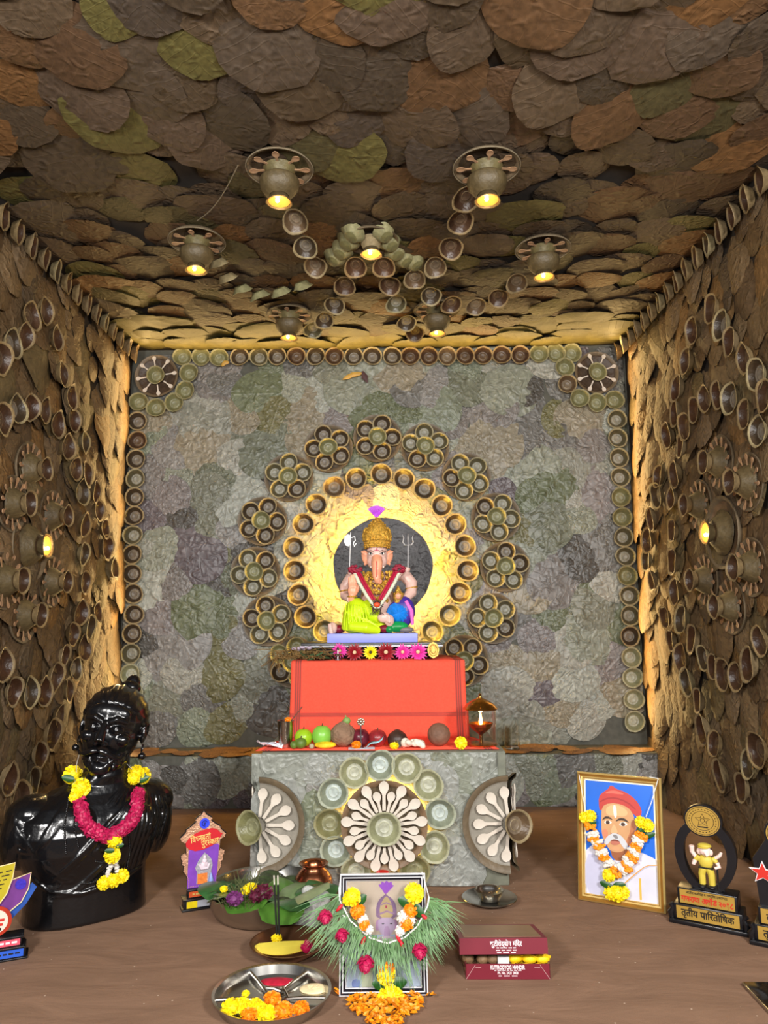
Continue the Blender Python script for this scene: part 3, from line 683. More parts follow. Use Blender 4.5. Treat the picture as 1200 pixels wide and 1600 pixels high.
chains = {
    'front left lamp': [(462, 340, 'brown'), (478, 381, 'dark'), (493, 411, 'brown')],
    'front right lamp': [(728, 305, 'umber'), (719, 341, 'umber'), (704, 382, 'umber'), (680, 412, 'brown')],
    'middle right lamp': [(648, 431, 'brown'), (673, 457, 'dark'), (705, 471, 'umber'), (743, 474, 'brown'), (778, 460, 'umber'), (807, 437, 'brown')],
    'middle left lamp': [(338, 405, 'dark'), (352, 428, 'dark'), (375, 446, 'olive'), (403, 455, 'olive'), (436, 450, 'olive'), (470, 440, 'olive')],
    'rear right lamp': [(600, 412, 'umber'), (609, 441, 'umber'), (619, 470, 'grey'), (635, 500, 'dark'), (648, 516, 'umber')],
    'rear left lamp': [(556, 412, 'umber'), (539, 442, 'umber'), (523, 472, 'dark'), (507, 496, 'dark'), (489, 511, 'grey')],
    'centre lamp, left arc': [(548, 371, 'olive'), (540, 384, 'olive'), (530, 398, 'olive'), (519, 409, 'olive')],
    'centre lamp, right arc': [(604, 371, 'olive'), (613, 386, 'olive'), (622, 400, 'olive'), (636, 411, 'olive'), (652, 416, 'olive')]}
for nm, c in chains.items():
    for i, (x, y, k) in enumerate(c):
        p = G(x, y, ZC-0.05); nx = Vector((0, 0, -1))
        if 'centre' in nm: nx = Vector(((-0.9 if 'left' in nm else 0.9)*0.7, -0.6, -0.55))*1; nx = Vector((-nx.x*0.6, 0.2, 1.0))
        elif nm == 'middle left lamp': nx = Vector((0.3, 0.55, -0.8))
        else: nx = Vector((0, -0.45, -1))
        cup(k, p, nx, DN[k]+' leaf cup in chain of '+nm+', '+ORD[i]+' along it', 'leaf cups in the ceiling chains', R=0.049, up=(0, 1, 0), h=0.55, rough=True)
# string that runs from the front left lamp to the middle left one
b = MB(); pts = []
for k in range(13):
    t = k/12; x = 372+(308-372)*t; y = 258+(345-258)*t+14*math.sin(PI*t)
    pts.append(G(x, y, ZC-0.03-0.012*math.sin(PI*t)))
b.tube(pts, 0.0018, 5); tag(b.build('twine', M_twine), 'thin pale twine slung between the two left bell lamps', 'twine')
# ------------------------------------------------------------------ the stand with its cups and spoon wheels
SX0, SX1, SY, SZ = -0.448, 0.383, 2.59, 0.43
M_standc = mat('stand_core', rgb(112, 114, 100), 0.7, var=0.2)
st = thing('offering_stand', 'box stand covered in grey-green leaves below the idol', 'stand', (-0.03, SY, 0))
MS = T(0.03, -SY, 0)
b = MB(); b.bbox(SX0, SX1, SY, 3.28, 0.0, SZ, 0.006, MS); b.build('body', M_standc, st)
nst = leaves(st, LS_s, (0.03, 0, 0), (1, 0, 0), (0, 0, 1), (0, -1, 0), SX0+0.05, SX1-0.05, 0.05, SZ-0.05, 0.12, 0.085, 0.21, -1, 1.6, 0.012, off=0.003, seed=12, clamp=(SX0-0.03, SX1-0.03, 0.003, SZ-0.002))
cW = P(600.7, 1282, SY)
wh = thing('spoon_wheel', 'large spoon wheel with two rings of pale wooden spoons on the stand front', 'spoon wheel', M=frame(cW+Vector((0, -0.045, 0)), BN))
sub('plate', plate_mesh(0.142, M_pbrown, M_prim), wh, T(0, 0, 0))
b = MB()
for k in range(3):
    a = k*2*PI/3+.5; b.tube([(0.07*math.cos(a), 0.07*math.sin(a), -0.042), (0.07*math.cos(a), 0.07*math.sin(a), -0.003)], 0.008, 8)
b.build('standoff', M_core, wh)
spokes(wh, SPW, 13, 0.048, 0.094, 0.026, 0.0, 0.03); spokes(wh, SPW, 13, 0.035, 0.078, 0.032, PI/13, 0.05)
sub('cup', cup_mesh('pale', 0.054, 0.5, 0), wh, T(0, 0, 0.034))
M_glow2 = mat('amber_led_dim', (0.9, 0.6, 0.1, 1), 0.5, var=0, emit=(1.0, 0.62, 0.10, 1), estr=40)
glow_ring('led_ring', 'amber light ring glowing behind the large spoon wheel', frame(cW+Vector((0, -0.022, 0)), BN), 0.128, 0.004, M_glow2)
for i, (x, y, k) in enumerate([(585, 115, 'teal'), (692, 125, 'pale'), (780, 195, 'pale'), (827, 310, 'teal'), (805, 445, 'pale'), (725, 545, 'olive'), (487, 550, 'pale'), (405, 460, 'teal'), (380, 352, 'olive'), (395, 228, 'teal'), (480, 145, 'pale')]):
    cup(k, P(370+x/2.609, 1150+y/2.609, SY-0.013), BN, DN[k]+' leaf cup round the big spoon wheel, '+ORD[i]+' clockwise from the top', 'leaf cups round the large spoon wheel', R=0.0505, h=0.5)
PH = plate_mesh(0.155, M_prim, mat('plate_grey', rgb(142, 136, 124), 0.5, var=.15, vscale=20, bump=.4, bscale=30), half=True)
for (x, sgn, side) in ((SX0, 1, 'left'), (SX1, -1, 'right')):
    hz = P(600, 1285, SY).z
    hp = thing('folded_spoon_plate', 'spoon-rayed plate folded round the %s corner of the stand' % side, 'spoon wheel', (x, SY-0.012, hz), group='folded plates on the stand corners')
    Mf = Matrix(((sgn, 0, 0, 0), (0, 0, -1, 0), (0, 1 if sgn > 0 else -1, 0, 0), (0, 0, 0, 1)))
    Mf = frame((0, 0, 0), BN) @ RZ(0 if sgn > 0 else PI)
    Ms = frame((-sgn*0.012, 0.012, 0), (-sgn, 0, 0)) @ RZ(0 if sgn < 0 else 0)
    # half on the side face: its flat edge meets the corner
    Ms = Matrix(((0, 0, -sgn, -sgn*0.012), (1, 0, 0, 0.012), (0, 1 if sgn < 0 else -1, 0, 0), (0, 0, 0, 1)))
    sub('plate', PH, hp, Mf); sub('plate', PH, hp, Ms)
    for Mx in (Mf, Ms):
        for k in range(7):
            a = -PI/2+0.13+(PI-0.26)*k/6-PI/2
            sub('spoon', SPW, hp, Mx @ RZ(a) @ T(0, 0.026, 0.014) @ RX(0.03) @ Matrix.Scale(0.094, 4))
    cup('olive' if sgn > 0 else 'brown', (x-sgn*0.012, SY-0.048, hz+0.002), (-sgn*0.5, -1, 0.12), ('olive' if sgn > 0 else 'brown')+' leaf cup on the %s front corner of the stand' % side, 'leaf cups on the stand corners', R=0.052, h=0.55)

# ------------------------------------------------------------------ cloth over the throne block
def cloth_mat():
    m = bpy.data.materials.new('coral_cloth'); m.use_nodes = True; nt = m.node_tree; b = nt.nodes['Principled BSDF']; L = nt.links.new
    b.inputs['Roughness'].default_value = 0.8; b.inputs['Specular IOR Level'].default_value = 0.2
    uv = node(nt, 'ShaderNodeUVMap'); sp = node(nt, 'ShaderNodeSeparateXYZ'); L(uv.outputs[0], sp.inputs[0])
    def band(sock, c, w):
        s = node(nt, 'ShaderNodeMath', operation='SUBTRACT'); L(sock, s.inputs[0]); s.inputs[1].default_value = c
        a = node(nt, 'ShaderNodeMath', operation='ABSOLUTE'); L(s.outputs[0], a.inputs[0])
        l = node(nt, 'ShaderNodeMath', operation='LESS_THAN'); L(a.outputs[0], l.inputs[0]); l.inputs[1].default_value = w
        return l.outputs[0]
    def mx(a, c):
        n = node(nt, 'ShaderNodeMath', operation='MAXIMUM'); L(a, n.inputs[0]); L(c, n.inputs[1]); return n.outputs[0]
    v = None
    for (s, c, w) in ((0, .030, .0035), (0, .042, .0035), (0, .054, .0035), (0, .97, .0035), (0, .958, .0035), (0, .946, .0035), (1, .300, .004), (1, .315, .004), (1, .33, .004)):
        o = band(sp.outputs[s], c, w); v = o if v is None else mx(v, o)
    wide = mx(mx(band(sp.outputs[0], .042, .02), band(sp.outputs[0], .958, .02)), band(sp.outputs[1], .315, .03))
    n1 = node(nt, 'ShaderNodeTexNoise'); n1.inputs['Scale'].default_value = 130; tc = node(nt, 'ShaderNodeTexCoord'); L(tc.outputs['Object'], n1.inputs['Vector'])
    r = node(nt, 'ShaderNodeValToRGB'); r.color_ramp.elements[0].color = rgb(222, 76, 56); r.color_ramp.elements[1].color = rgb(234, 90, 68); L(n1.outputs['Fac'], r.inputs[0])
    m1 = node(nt, 'ShaderNodeMix', data_type='RGBA'); L(wide, m1.inputs[0]); L(r.outputs[0], m1.inputs[6]); m1.inputs[7].default_value = rgb(206, 72, 58)
    m2 = node(nt, 'ShaderNodeMix', data_type='RGBA'); L(v, m2.inputs[0]); L(m1.outputs[2], m2.inputs[6]); m2.inputs[7].default_value = rgb(140, 66, 58)
    L(m2.outputs[2], b.inputs['Base Color'])
    bp = node(nt, 'ShaderNodeBump'); bp.inputs['Strength'].default_value = 0.25; bp.inputs['Distance'].default_value = 0.003; L(n1.outputs['Fac'], bp.inputs['Height']); L(bp.outputs[0], b.inputs['Normal'])
    return m
CX0, CX1, CY, CZ = -0.383, 0.277, 2.85, 0.722
tb = MB(); tb.bbox(CX0+0.012, CX1-0.012, CY+0.014, 3.24, SZ, CZ-0.006, 0.006)
tag(tb.build('throne_block', mat('block_wood', rgb(120, 60, 40), 0.7)), 'block hidden under the coral red cloth on the stand', 'block')
b = MB(); vs = []; fs = []; uv = []; nu = 60
path = [(3.22, CZ), (3.0, CZ), (CY+0.02, CZ), (CY+0.006, CZ-0.002), (CY, CZ-0.012)]
for k in range(1, 23): path.append((CY, CZ-0.012-(CZ-0.012-SZ-0.012)*k/22))
path += [(CY-0.006, SZ+0.010), (CY-0.02, SZ+0.007), (CY-0.10, SZ+0.006), (CY-0.254, SZ+0.006)]
np_ = len(path)
for k, (y, z) in enumerate(path):
    t = max(0, (CZ-z)/(CZ-SZ))
    v = (z-SZ)/(CZ-SZ)
    fl = 1+0.02*t**2+(0.24 if k > np_-4 else 0)*(k-np_+4)/3
    for i in range(nu+1):
        u = i/nu; x = (CX0+CX1)/2+(u-0.5)*(CX1-CX0)*fl
        w = (0.0045*math.sin(u*19+1)+0.003*math.sin(u*41+2*t)+0.0025*math.sin(u*7))*t**0.7
        yy = y-abs(w)*1.0-0.001 if 3 < k < np_-2 else y+(0.006*math.sin(u*9)+.004 if k == np_-1 else 0)
        vs.append((x, yy, z+(0.002*math.sin(u*30) if k < 3 else 0))); uv.append((u, v if k < np_-3 else -0.05*(k-np_+4)))
for k in range(np_-1):
    for i in range(nu):
        a = k*(nu+1)+i; fs.append((a, a+1, a+nu+2, a+nu+1))
b.add(vs, fs); b.uv = uv
cl = b.build('altar_cloth', cloth_mat()); tag(cl, 'coral red cloth with dark woven bands hanging over the stand top', 'cloth')
m_ = cl.modifiers.new('t', 'SOLIDIFY'); m_.thickness = 0.002; m_.offset = 1
# ------------------------------------------------------------------ plank, flowers and herbs on the cloth
M_black = mat('black_plank', rgb(26, 24, 28), 0.35, var=0.1); M_silver = mat('silver', rgb(200, 200, 205), 0.22, 1.0, var=0.05)
pl0, pl1 = P(470, 1006, 2.93), P(690, 1004, 2.93)
b = MB(); zP = pl0.z-0.002; b.bbox(pl0.x, pl1.x, 2.93, 3.20, zP-0.012, zP+0.004, 0.002)
pk = thing('idol_plank', 'thin black plank with a silver edge strip under the idol base', 'plank', (0, 0, 0)); b.build('board', M_black, pk)
b = MB(); b.box(pl0.x-0.004, pl1.x+0.004, 2.926, 2.93, zP-0.012, zP-0.006); b.build('edge_strip', M_silver, pk)
b = MB(); b.bbox(pl0.x+0.03, pl1.x-0.03, 2.975, 3.18, CZ+0.001, zP-0.012, 0.002); b.build('riser', mat('dark_riser', rgb(48, 36, 38), 0.8), pk)
def gerbera(name, col, colc, seed, R=0.036):
    rr = random.Random(seed); b = MB()
    for ring_, (n, l0, zt) in enumerate(((16, 1.0, 0.10), (14, 0.8, 0.22), (12, 0.55, 0.30))):
        for k in range(n):
            a = 2*PI*k/n+ring_*0.2+rr.uniform(-.06, .06); L_ = R*l0*rr.uniform(.9, 1.05); w = R*0.13
            q = RZ(a); z1 = R*zt*rr.uniform(.6, 1.2)
            vs = [(R*.12, -w*.4, 0.002), (R*.12, w*.4, 0.002), (L_*.6, w, z1*.9), (L_*.6, -w, z1*.9), (L_, 0, z1*.7), (L_*.6, 0, z1*1.15)]
            b.add(vs, [(0, 1, 5), (1, 2, 5), (0, 5, 3), (5, 2, 4), (3, 5, 4)], q)
    me1 = b.mesh(name, col, False); b2 = MB(); b2.ell((0, 0, R*.25), (R*.2, R*.2, R*.12), n=14, m=8)
    return me1, b2.mesh('flower_centre', colc)
M_pk = mat('petal_pink', rgb(226, 50, 156), 0.5, var=0.15); M_rd = mat('petal_red', rgb(140, 16, 30), 0.5, var=0.2); M_yl = mat('petal_yellow', rgb(246, 220, 20), 0.5, var=0.1)
M_og = mat('petal_orange', rgb(246, 140, 14), 0.5, var=0.15); M_cr = mat('flower_eye_cream', rgb(226, 190, 150), 0.6, var=0.2); M_dk = mat('flower_eye_dark', rgb(60, 50, 20), 0.6)
G_pk = gerbera('petals', M_pk, M_cr, 1); G_rd = gerbera('petals', M_rd, M_cr, 2); G_yl = gerbera('petals', M_yl, M_dk, 3)
for (x, y, g, lab, s) in ((531, 1017, G_pk, 'pink gerbera behind the small silver stand on the coral cloth', .9), (554, 1020, G_rd, 'dark red gerbera left of the yellow one on the cloth', 1.05), (579, 1020, G_yl, 'yellow gerbera in the row under the idol', .85), (603, 1021, G_rd, 'dark red gerbera right of the yellow one on the cloth', 1.15), (629, 1021, G_pk, 'pink gerbera next to the dark red one, left of the pair', .95), (653, 1020, G_pk, 'pink gerbera beside the gold medal on the cloth', 1.1)):
    p = P(x, y, 2.905); p.z = max(p.z, CZ+0.027)
    w = thing('gerbera', lab, 'flower', M=frame(p, (0.02*math.sin(x), -1, 0.12), spin=x)  @ Matrix.Scale(s, 4), group='gerberas along the cloth edge')
    sub('petals', g[0], w, T(0, 0, 0)); sub('flower_centre', g[1], w, T(0, 0, 0))
M_gold = mat('gold', rgb(196, 158, 84), 0.4, 1.0, var=0.15, vscale=120, bump=0.3, bscale=220)
M_goldp = mat('gold_paint', rgb(216, 170, 70), 0.28, 0.6, var=0.4, vscale=150, bump=0.6, bscale=260)
p = P(677, 1018, 2.90); b = MB()
n = 28; b.poly([(0.022*math.cos(2*PI*k/n)*(1+.05*math.cos(8*2*PI*k/n)), 0.03*math.sin(2*PI*k/n)*(1+.05*math.cos(8*2*PI*k/n))) for k in range(n)], -0.002, 0.002)
b.ell((0, 0.002, 0.002), (0.012, 0.017, 0.003)); b.tube([(0.016*math.cos(2*PI*k/24), 0.022*math.sin(2*PI*k/24), 0.003) for k in range(24)], 0.0015, 6, closed=True)
o = b.build('gold_medal', M_gold); o.matrix_world = frame((p.x, 2.90, CZ+0.034), (0, -1, 0.1)); tag(o, 'small scalloped gold medal standing at the right end of the gerberas', 'medal')
p = P(528, 1020, 2.87); b = MB()
b.lathe([(.016, 0), (.016, .003), (.004, .005), (.003, .014), (.017, .016), (.019, .022), (.017, .024), (.004, .025), (.003, .038), (.006, .042), (.002, .05), (0, .052)], 20, cap0=True)
o = b.build('oil_lamp_stand', M_silver); o.location = (p.x, 2.87, CZ+0.001); tag(o, 'small silver lamp stand on the cloth before the pink gerbera', 'lamp stand')
hb = thing('herb_bundle', 'bundle of dried brown herbs with green leaves on the cloth corner', 'herbs', (P(480, 1030, 2.9).x, 2.9, CZ))
rr = random.Random(5); b = MB(); b2 = MB()
for k in range(230):
    x0 = rr.uniform(-.13, .08); z0 = rr.uniform(.0, .035); y0 = rr.uniform(-.03, .06)
    dx = rr.gauss(0, .03); dz = rr.gauss(-.004, .014) if x0 > -.1 else rr.gauss(-.03, .02)
    if x0 > -.105: z1 = max(z0+dz, .004)
    else: z1 = z0+dz
    pm = Vector((x0+dx*.5, y0, (z0+z1)/2+.008)); b.tube([(x0, y0, z0+.003), pm, (x0+dx, y0+rr.gauss(0, .01), z1)], .0013, 4, caps=False)
b.build('dry_stems', mat('dry_herb', rgb(124, 96, 54), 0.8, var=0.4, vscale=50), hb)['kind'] = 'stuff'
LG = leaf_mesh('green_leaf', mat('herb_green', rgb(70, 100, 66), 0.5, var=0.3, vscale=3), 0.45, 3, 0, 0.1, 0.01, 4, 6)
for k in range(22):
    a = rr.uniform(0, 6.28); sub('leaf', LG, hb, T(rr.uniform(-.02, .09), rr.uniform(-.035, .02), rr.uniform(.008, .04)) @ RZ(a) @ RX(rr.uniform(-.6, .6)) @ RY(rr.uniform(-.8, .8)) @ Matrix.Scale(rr.uniform(.022, .04), 4))
M_lil = mat('lilac_petal', rgb(176, 160, 178), 0.6, var=0.2)
b = MB()
for k in range(9): b.ell((-.02+rr.uniform(-.035, .035), rr.uniform(-.02, .02), .045+rr.uniform(-.008, .008)), (.011, .008, .006), n=8, m=6)
b.build('lilac_blossom', M_lil, hb)
# ------------------------------------------------------------------ the idol
K = 0.000428
def I(zx, zy, y=0.0): return Vector(((zx-580)*K, y, (1265-zy)*K))
zB = zP+0.004; pI = P(590, 1000, 2.95)
idol = thing('ganesha_idol', 'painted elephant-headed idol with gold crown and lime dhoti before the dark disc', 'idol', (pI.x, 3.02, zB))
hB = 0.036
M_lav = mat('lavender_base', rgb(142, 150, 226), 0.45, var=0.04)
b = MB(); b.bbox((115-580)*K, (950-580)*K, -0.085, 0.10, 0, hB, 0.003); b.build('pedestal', M_lav, idol)
root = bpy.data.objects.new('figure_body', None)
Z = T(0, 0, hB)
M_skin = mat('idol_skin', rgb(222, 184, 172), 0.35, var=0.10, vscale=18)
M_orange = mat('idol_skin_orange', rgb(232, 158, 124), 0.35, var=0.2, vscale=22)
M_eye = mat('eye_white', rgb(240, 238, 230), 0.25, var=0); M_ink = mat('ink', rgb(30, 22, 22), 0.4, var=0)
def tp(b, pts, r, n=12): b.tube([Z @ p for p in pts], r, n); 
b = MB()
def el(b, c, r, **k): b.ell(Z @ c, r, n=18, m=12, **k)
el(b, I(575, 930, 0.03), (.068, .055, .085)); el(b, I(575, 1010, -.005), (.062, .055, .055))          # torso, belly
el(b, I(578, 760, .03), (.085, .04, .035))                                                          # shoulders
el(b, I(578, 540, .01), (.044, .048, .052)); el(b, I(578, 480, .005), (.042, .045, .035))            # head
el(b, I(535, 590, -.012), (.022, .026, .028)); el(b, I(622, 590, -.012), (.022, .026, .028))        # cheeks
# upper arms: left raised with palm, right bent down
b.tube([Z @ I(330, 725, .03), Z @ I(265, 830, .03), Z @ I(265, 915, .01), Z @ I(330, 950, -.05)], [.024, .024, .020, .015], 12)
b.tube([Z @ I(840, 715, .03), Z @ I(905, 800, .02), Z @ I(900, 890, .0), Z @ I(840, 955, -.03)], [.026, .026, .023, .016], 12)
# rear arms that hold axe and trident
b.tube([Z @ I(420, 740, .05), Z @ I(330, 720, .055), Z @ I(308, 668, .05)], [.018, .016, .012], 10)
b.tube([Z @ I(740, 740, .05), Z @ I(850, 710, .055), Z @ I(876, 640, .05)], [.018, .016, .012], 10)
# left hand lying on the lap with a foot beside it
b.ell(Z @ I(640, 1120, -.085), (.026, .02, .022), n=14, m=10); b.ell(Z @ I(690, 1150, -.085), (.02, .018, .024), n=14, m=10)
b.ell(Z @ I(160, 1215, -.05), (.020, .022, .024), n=14, m=10)
for k in range(5): b.ell(Z @ I(140+k*3, 1185+k*18, -.072), (.010, .008, .0065), n=8, m=6)
for k in range(4): b.tube([Z @ I(655+k*4, 1100+k*16, -.098), Z @ I(700, 1115+k*18, -.104)], [.006, .005], 6)
skin = blob(b, 'body', M_skin, 0.0022, 4, idol)
b = MB()
# raised right hand: palm and five fingers
b.ell(Z @ I(352, 870, -.058), (.021, .010, .024), n=14, m=10)
for (x0, x1, y1, r) in ((325, 318, 745, .0062), (342, 340, 722, .0066), (362, 362, 718, .0066), (380, 384, 742, .006)):
    b.tube([Z @ I(x0, 850, -.058), Z @ I((x0+x1)/2, (850+y1)/2, -.062), Z @ I(x1, y1, -.059)], [r, r, r*.8], 8)
b.tube([Z @ I(385, 880, -.06), Z @ I(402, 850, -.066), Z @ I(404, 815, -.066)], [.008, .007, .005], 8)
b.tube([Z @ I(345, 900, -.055), Z @ I(330, 960, -.045)], [.014, .014], 10)
blob(b, 'raised_hand', mat('palm_orange', rgb(238, 160, 126), 0.35, var=.15), 0.0017, 2, idol)
b = MB()
b.tube([Z @ I(578, 560, -.045), Z @ I(578, 620, -.066), Z @ I(578, 680, -.072), Z @ I(576, 740, -.072), Z @ I(588, 785, -.078), Z @ I(610, 790, -.088)], [.021, .023, .020, .017, .014, .011], 14)
el(b, I(578, 600, -.045), (.024, .022, .024)); trunk = blob(b, 'trunk', M_orange, 0.0022, 3, idol)
M_line = mat('trunk_line', rgb(200, 70, 40), 0.4, var=0)
b = MB(); tp(b, [I(577, 600, -.0885), I(577, 680, -.0925), I(576, 750, -.090)], .0022, 6); b.build('painted_line', M_line, trunk)
for s in (-1, 1):
    b = MB(); c = I(578, 540, .012); b.ell(Z @ (c+Vector((s*.048, 0, -.002))), (.018, .008, .032), n=16, m=10, rot=Euler((0, s*.30, s*.5)).to_matrix())
    b.tube([Z @ (c+Vector((s*.048, 0, .012))), Z @ (c+Vector((s*.066, -.002, .022)))], [.010, .003], 8)
    b.ell(Z @ (c+Vector((s*.050, -.004, -.030))), (.005, .005, .007), n=8, m=6)
    blob(b, 'ear', M_orange, 0.002, 2, idol)
b = MB(); b3 = MB()
for zx in (518, 630):
    el(b, I(zx, 520, -.037), (.0085, .006, .006)); el(b3, I(zx, 520, -.0415), (.004, .003, .0048))
    s = -1 if zx < 580 else 1
    tp(b3, [I(zx-s*-34, 500, -.030), I(zx, 488, -.041), I(zx-s*28, 500, -.043)], .0011, 6); tp(b3, [I(zx+s*26, 515, -.036), I(zx, 507, -.0425), I(zx-s*24, 522, -.043)], .0012, 6)
ey = b.build('eyes', M_eye, skin); b3.build('pupils_and_brows', M_ink, skin)
b = MB(); tp(b, [I(556, 486, -.043), I(578, 490, -.0455), I(600, 486, -.043)], .0013, 6); tp(b, [I(578, 470, -.042), I(578, 488, -.0455)], .002, 6); b.build('forehead_mark', mat('tilak_mark', rgb(190, 50, 90), 0.4, var=0), skin)
b = MB()
for zx, s in ((530, -1), (632, 1)): tp(b, [I(zx-s*14, 640, -.035), I(zx, 655, -.056), I(zx-s*-10, 652, -.072)], [.006, .0055, .002], 10)
b.build('tusks', mat('ivory', rgb(246, 240, 226), 0.3, var=0.03), idol)
# crown
b = MB()
prof = [(.050, 0), (.053, .008), (.051, .018), (.056, .03), (.058, .045), (.054, .062), (.045, .078), (.034, .094), (.026, .104), (.018, .112), (.010, .120), (.004, .126), (0, .130)]
b.lathe(prof, 40, Z @ T(0, .002, (1265-455)*K), wob=0.03, wn=10)
rr = random.Random(3)
for k in range(len(prof)-2):
    n = int(prof[k][0]*420); 
    for i in range(n):
        a = 2*PI*(i+.5*(k % 2))/n
        b.ell(Z @ Vector((prof[k][0]*math.cos(a), .002+prof[k][0]*math.sin(a), (1265-455)*K+prof[k][1])), .0045*rr.uniform(.7, 1.25), n=7, m=5)
for k in range(7):
    a = -PI/2+(k-3)*0.42; h = .03-.004*abs(k-3)
    c = Vector((.056*math.cos(a), .002+.058*math.sin(a), (1265-440)*K+.02))
    b.tube([Z @ c, Z @ (c+Vector((0, 0, h*.5))), Z @ (c+Vector((0, 0, h)))], [.008, .006, .001], 8)
for s in (-1, 1): b.tube([Z @ I(578+s*105, 440, .0), Z @ I(578+s*126, 350, .0), Z @ I(578+s*120, 290, .0), Z @ I(578+s*105, 255, 0)], [.006, .008, .006, .002], 8)
crown = b.build('crown', M_goldp, idol)
b = MB()
for k in range(9):
    a = (k-4)*0.17; p0 = I(575, 168, 0); p1 = p0+Vector((.052*math.sin(a), -.004*(k % 2), .052*math.cos(a)))
    w = .0045; side = Vector((math.cos(a), 0, -math.sin(a)))
    b.add([Z @ p for p in (p0-side*.001, p0+side*.001, p1+side*w, p1-side*w, (p0+p1)/2+Vector((0, -.003, 0)))], [(0, 1, 4), (1, 2, 4), (2, 3, 4), (3, 0, 4), (0, 3, 2, 1)])
b.build('plume', mat('purple_plume', rgb(186, 76, 216), 0.5, var=0.25, vscale=90), crown, smooth=False)
# dhoti
M_lime = mat('lime_dhoti', rgb(196, 226, 24), 0.35, var=0.07)
b = MB()
b.ell(Z @ I(385, 1080, -.035), (.052, .052, .062), n=22, m=14); b.tube([Z @ I(400, 1000, -.03), Z @ I(330, 1100, -.055), Z @ I(290, 1235, -.05)], [.038, .034, .022], 14)
b.ell(Z @ I(430, 1200, -.03), (.078, .062, .034), n=22, m=14); b.tube([Z @ I(470, 1020, -.02), Z @ I(550, 1110, -.05), Z @ I(600, 1130, -.075)], [.045, .036, .020], 14)
b.tube([Z @ I(330, 1200, -.075), Z @ I(480, 1215, -.09), Z @ I(600, 1245, -.075)], [.02, .024, .014], 12)
b.ell(Z @ I(580, 1180, .0), (.075, .07, .04), n=20, m=12)
for k in range(8):
    t = k/7
    b.tube([Z @ I(290+t*170, 985+t*30, -.078-.004*math.sin(3*t)), Z @ I(285+t*200, 1080+t*60, -.089), Z @ I(270+t*330, 1240-t*30, -.084)], [.002, .0045, .003], 8)
dh = blob(b, 'dhoti', M_lime, 0.0022, 3, idol)
M_mar = mat('maroon', rgb(112, 14, 34), 0.5)
b = MB(); b.ell(Z @ I(215, 1225, -.03), (.026, .03, .018)); blob(b, 'maroon_hem', M_mar, .002, 3, idol)
b = MB(); b.ell(Z @ I(645, 1225, -.07), (.026, .02, .016)); blob(b, 'maroon_hem', M_mar, .002, 3, idol)
# ornaments
b = MB(); rr = random.Random(9)
for k in range(150):
    u = rr.uniform(-1, 1); v = rr.uniform(0, 1); zx = 585+u*150*(1-.45*v); zy = 690+v*290
    b.ell(Z @ I(zx, zy, -.052+.025*abs(u)-.02*math.sin(v*2.6)), rr.uniform(.004, .008), n=8, m=6)
for s in (-1, 1):
    b.tube([Z @ I(578+s*130, 690, -.02), Z @ I(578+s*100, 800, -.055), Z @ I(578+s*30, 900, -.07)], .006, 8)
for (zx, zy, y) in ((262, 862, .02), (905, 842, .01)):
    c = Z @ I(zx, zy, y); b.tube([c+Vector((.0235*math.cos(2*PI*k/20), .0235*math.sin(2*PI*k/20), .004*math.cos(2*PI*k/20))) for k in range(20)], .003, 6, closed=True)
c = Z @ I(345, 925, -.05); b.tube([c+Vector((.0185*math.cos(2*PI*k/20), .0165*math.sin(2*PI*k/20), 0)) for k in range(20)], .003, 6, closed=True)
b.build('gold_ornaments', M_goldp, idol)['kind'] = 'stuff'
# little blue-robed figure at the idol's left knee
lf = thing('tmp', 'x', 'x'); lf.name = 'attendant_figure'; lf.parent = idol
for kx in ('label', 'category'): del lf[kx]
cF = Z @ I(775, 1085, -.05)
b = MB(); n = 40; vs = [tuple(cF+Vector((0, -.03, 0)))]; fs = []
for k in range(1, 6):
    for i in range(n):
        a = 2*PI*i/n; r = .047*k/5; y = -.03+.028*(k/5)**2+(.003*math.cos(a*15))*(k/5)
        vs.append(tuple(cF+Vector((r*math.cos(a), y, r*math.sin(a)*.95))))
for i in range(n): fs.append((0, 1+(i+1) % n, 1+i))
for k in range(4):
    for i in range(n):
        j = (i+1) % n; fs.append((1+k*n+i, 1+k*n+j, 1+(k+1)*n+j, 1+(k+1)*n+i))
b.add(vs, fs); b.build('blue_pleats', mat('cobalt', rgb(24, 126, 222), 0.35, var=0.25, vscale=60), lf)
b = MB(); b.ell(cF+Vector((0.004, .012, -.005)), (.055, .03, .058)); b.ell(cF+Vector((.02, .012, .01)), (.048, .028, .06)); blob(b, 'robe', mat('navy_robe', rgb(60, 40, 140), 0.4, var=.2), .0022, 3, lf)
b = MB(); b.tube([cF+Vector((.03, -.012, .05)), cF+Vector((.052, -.010, .01)), cF+Vector((.056, -.008, -.045))], [.007, .009, .006], 8); b.build('pink_border', mat('pink_border', rgb(232, 110, 200), 0.4), lf)
b = MB()
b.ell(cF+Vector((-.005, -.018, -.052)), (.046, .026, .022)); b.ell(cF+Vector((-.035, -.03, -.062)), (.018, .018, .014)); blob(b, 'green_skirt', mat('emerald', rgb(10, 140, 66), 0.35, var=.25), .0022, 3, lf)
b = MB(); b.ell(cF+Vector((.03, -.028, -.064)), (.03, .018, .011)); blob(b, 'mouse', mat('mouse_grey', rgb(120, 118, 118), 0.5), .002, 3, lf)
b = MB(); cH = Z @ I(775, 925, -.045); b.ell(cH, (.021, .02, .023)); b.ell(cH+Vector((0, 0, -.02)), (.016, .014, .014))
b.tube([cH+Vector((0, 0, .015)), cH+Vector((0, 0, .03)), cH+Vector((0, 0, .044))], [.014, .009, .001], 10)
for k in range(10): a = 2*PI*k/10; b.ell(cH+Vector((.019*math.cos(a), .019*math.sin(a), .01)), .0045, n=7, m=5)
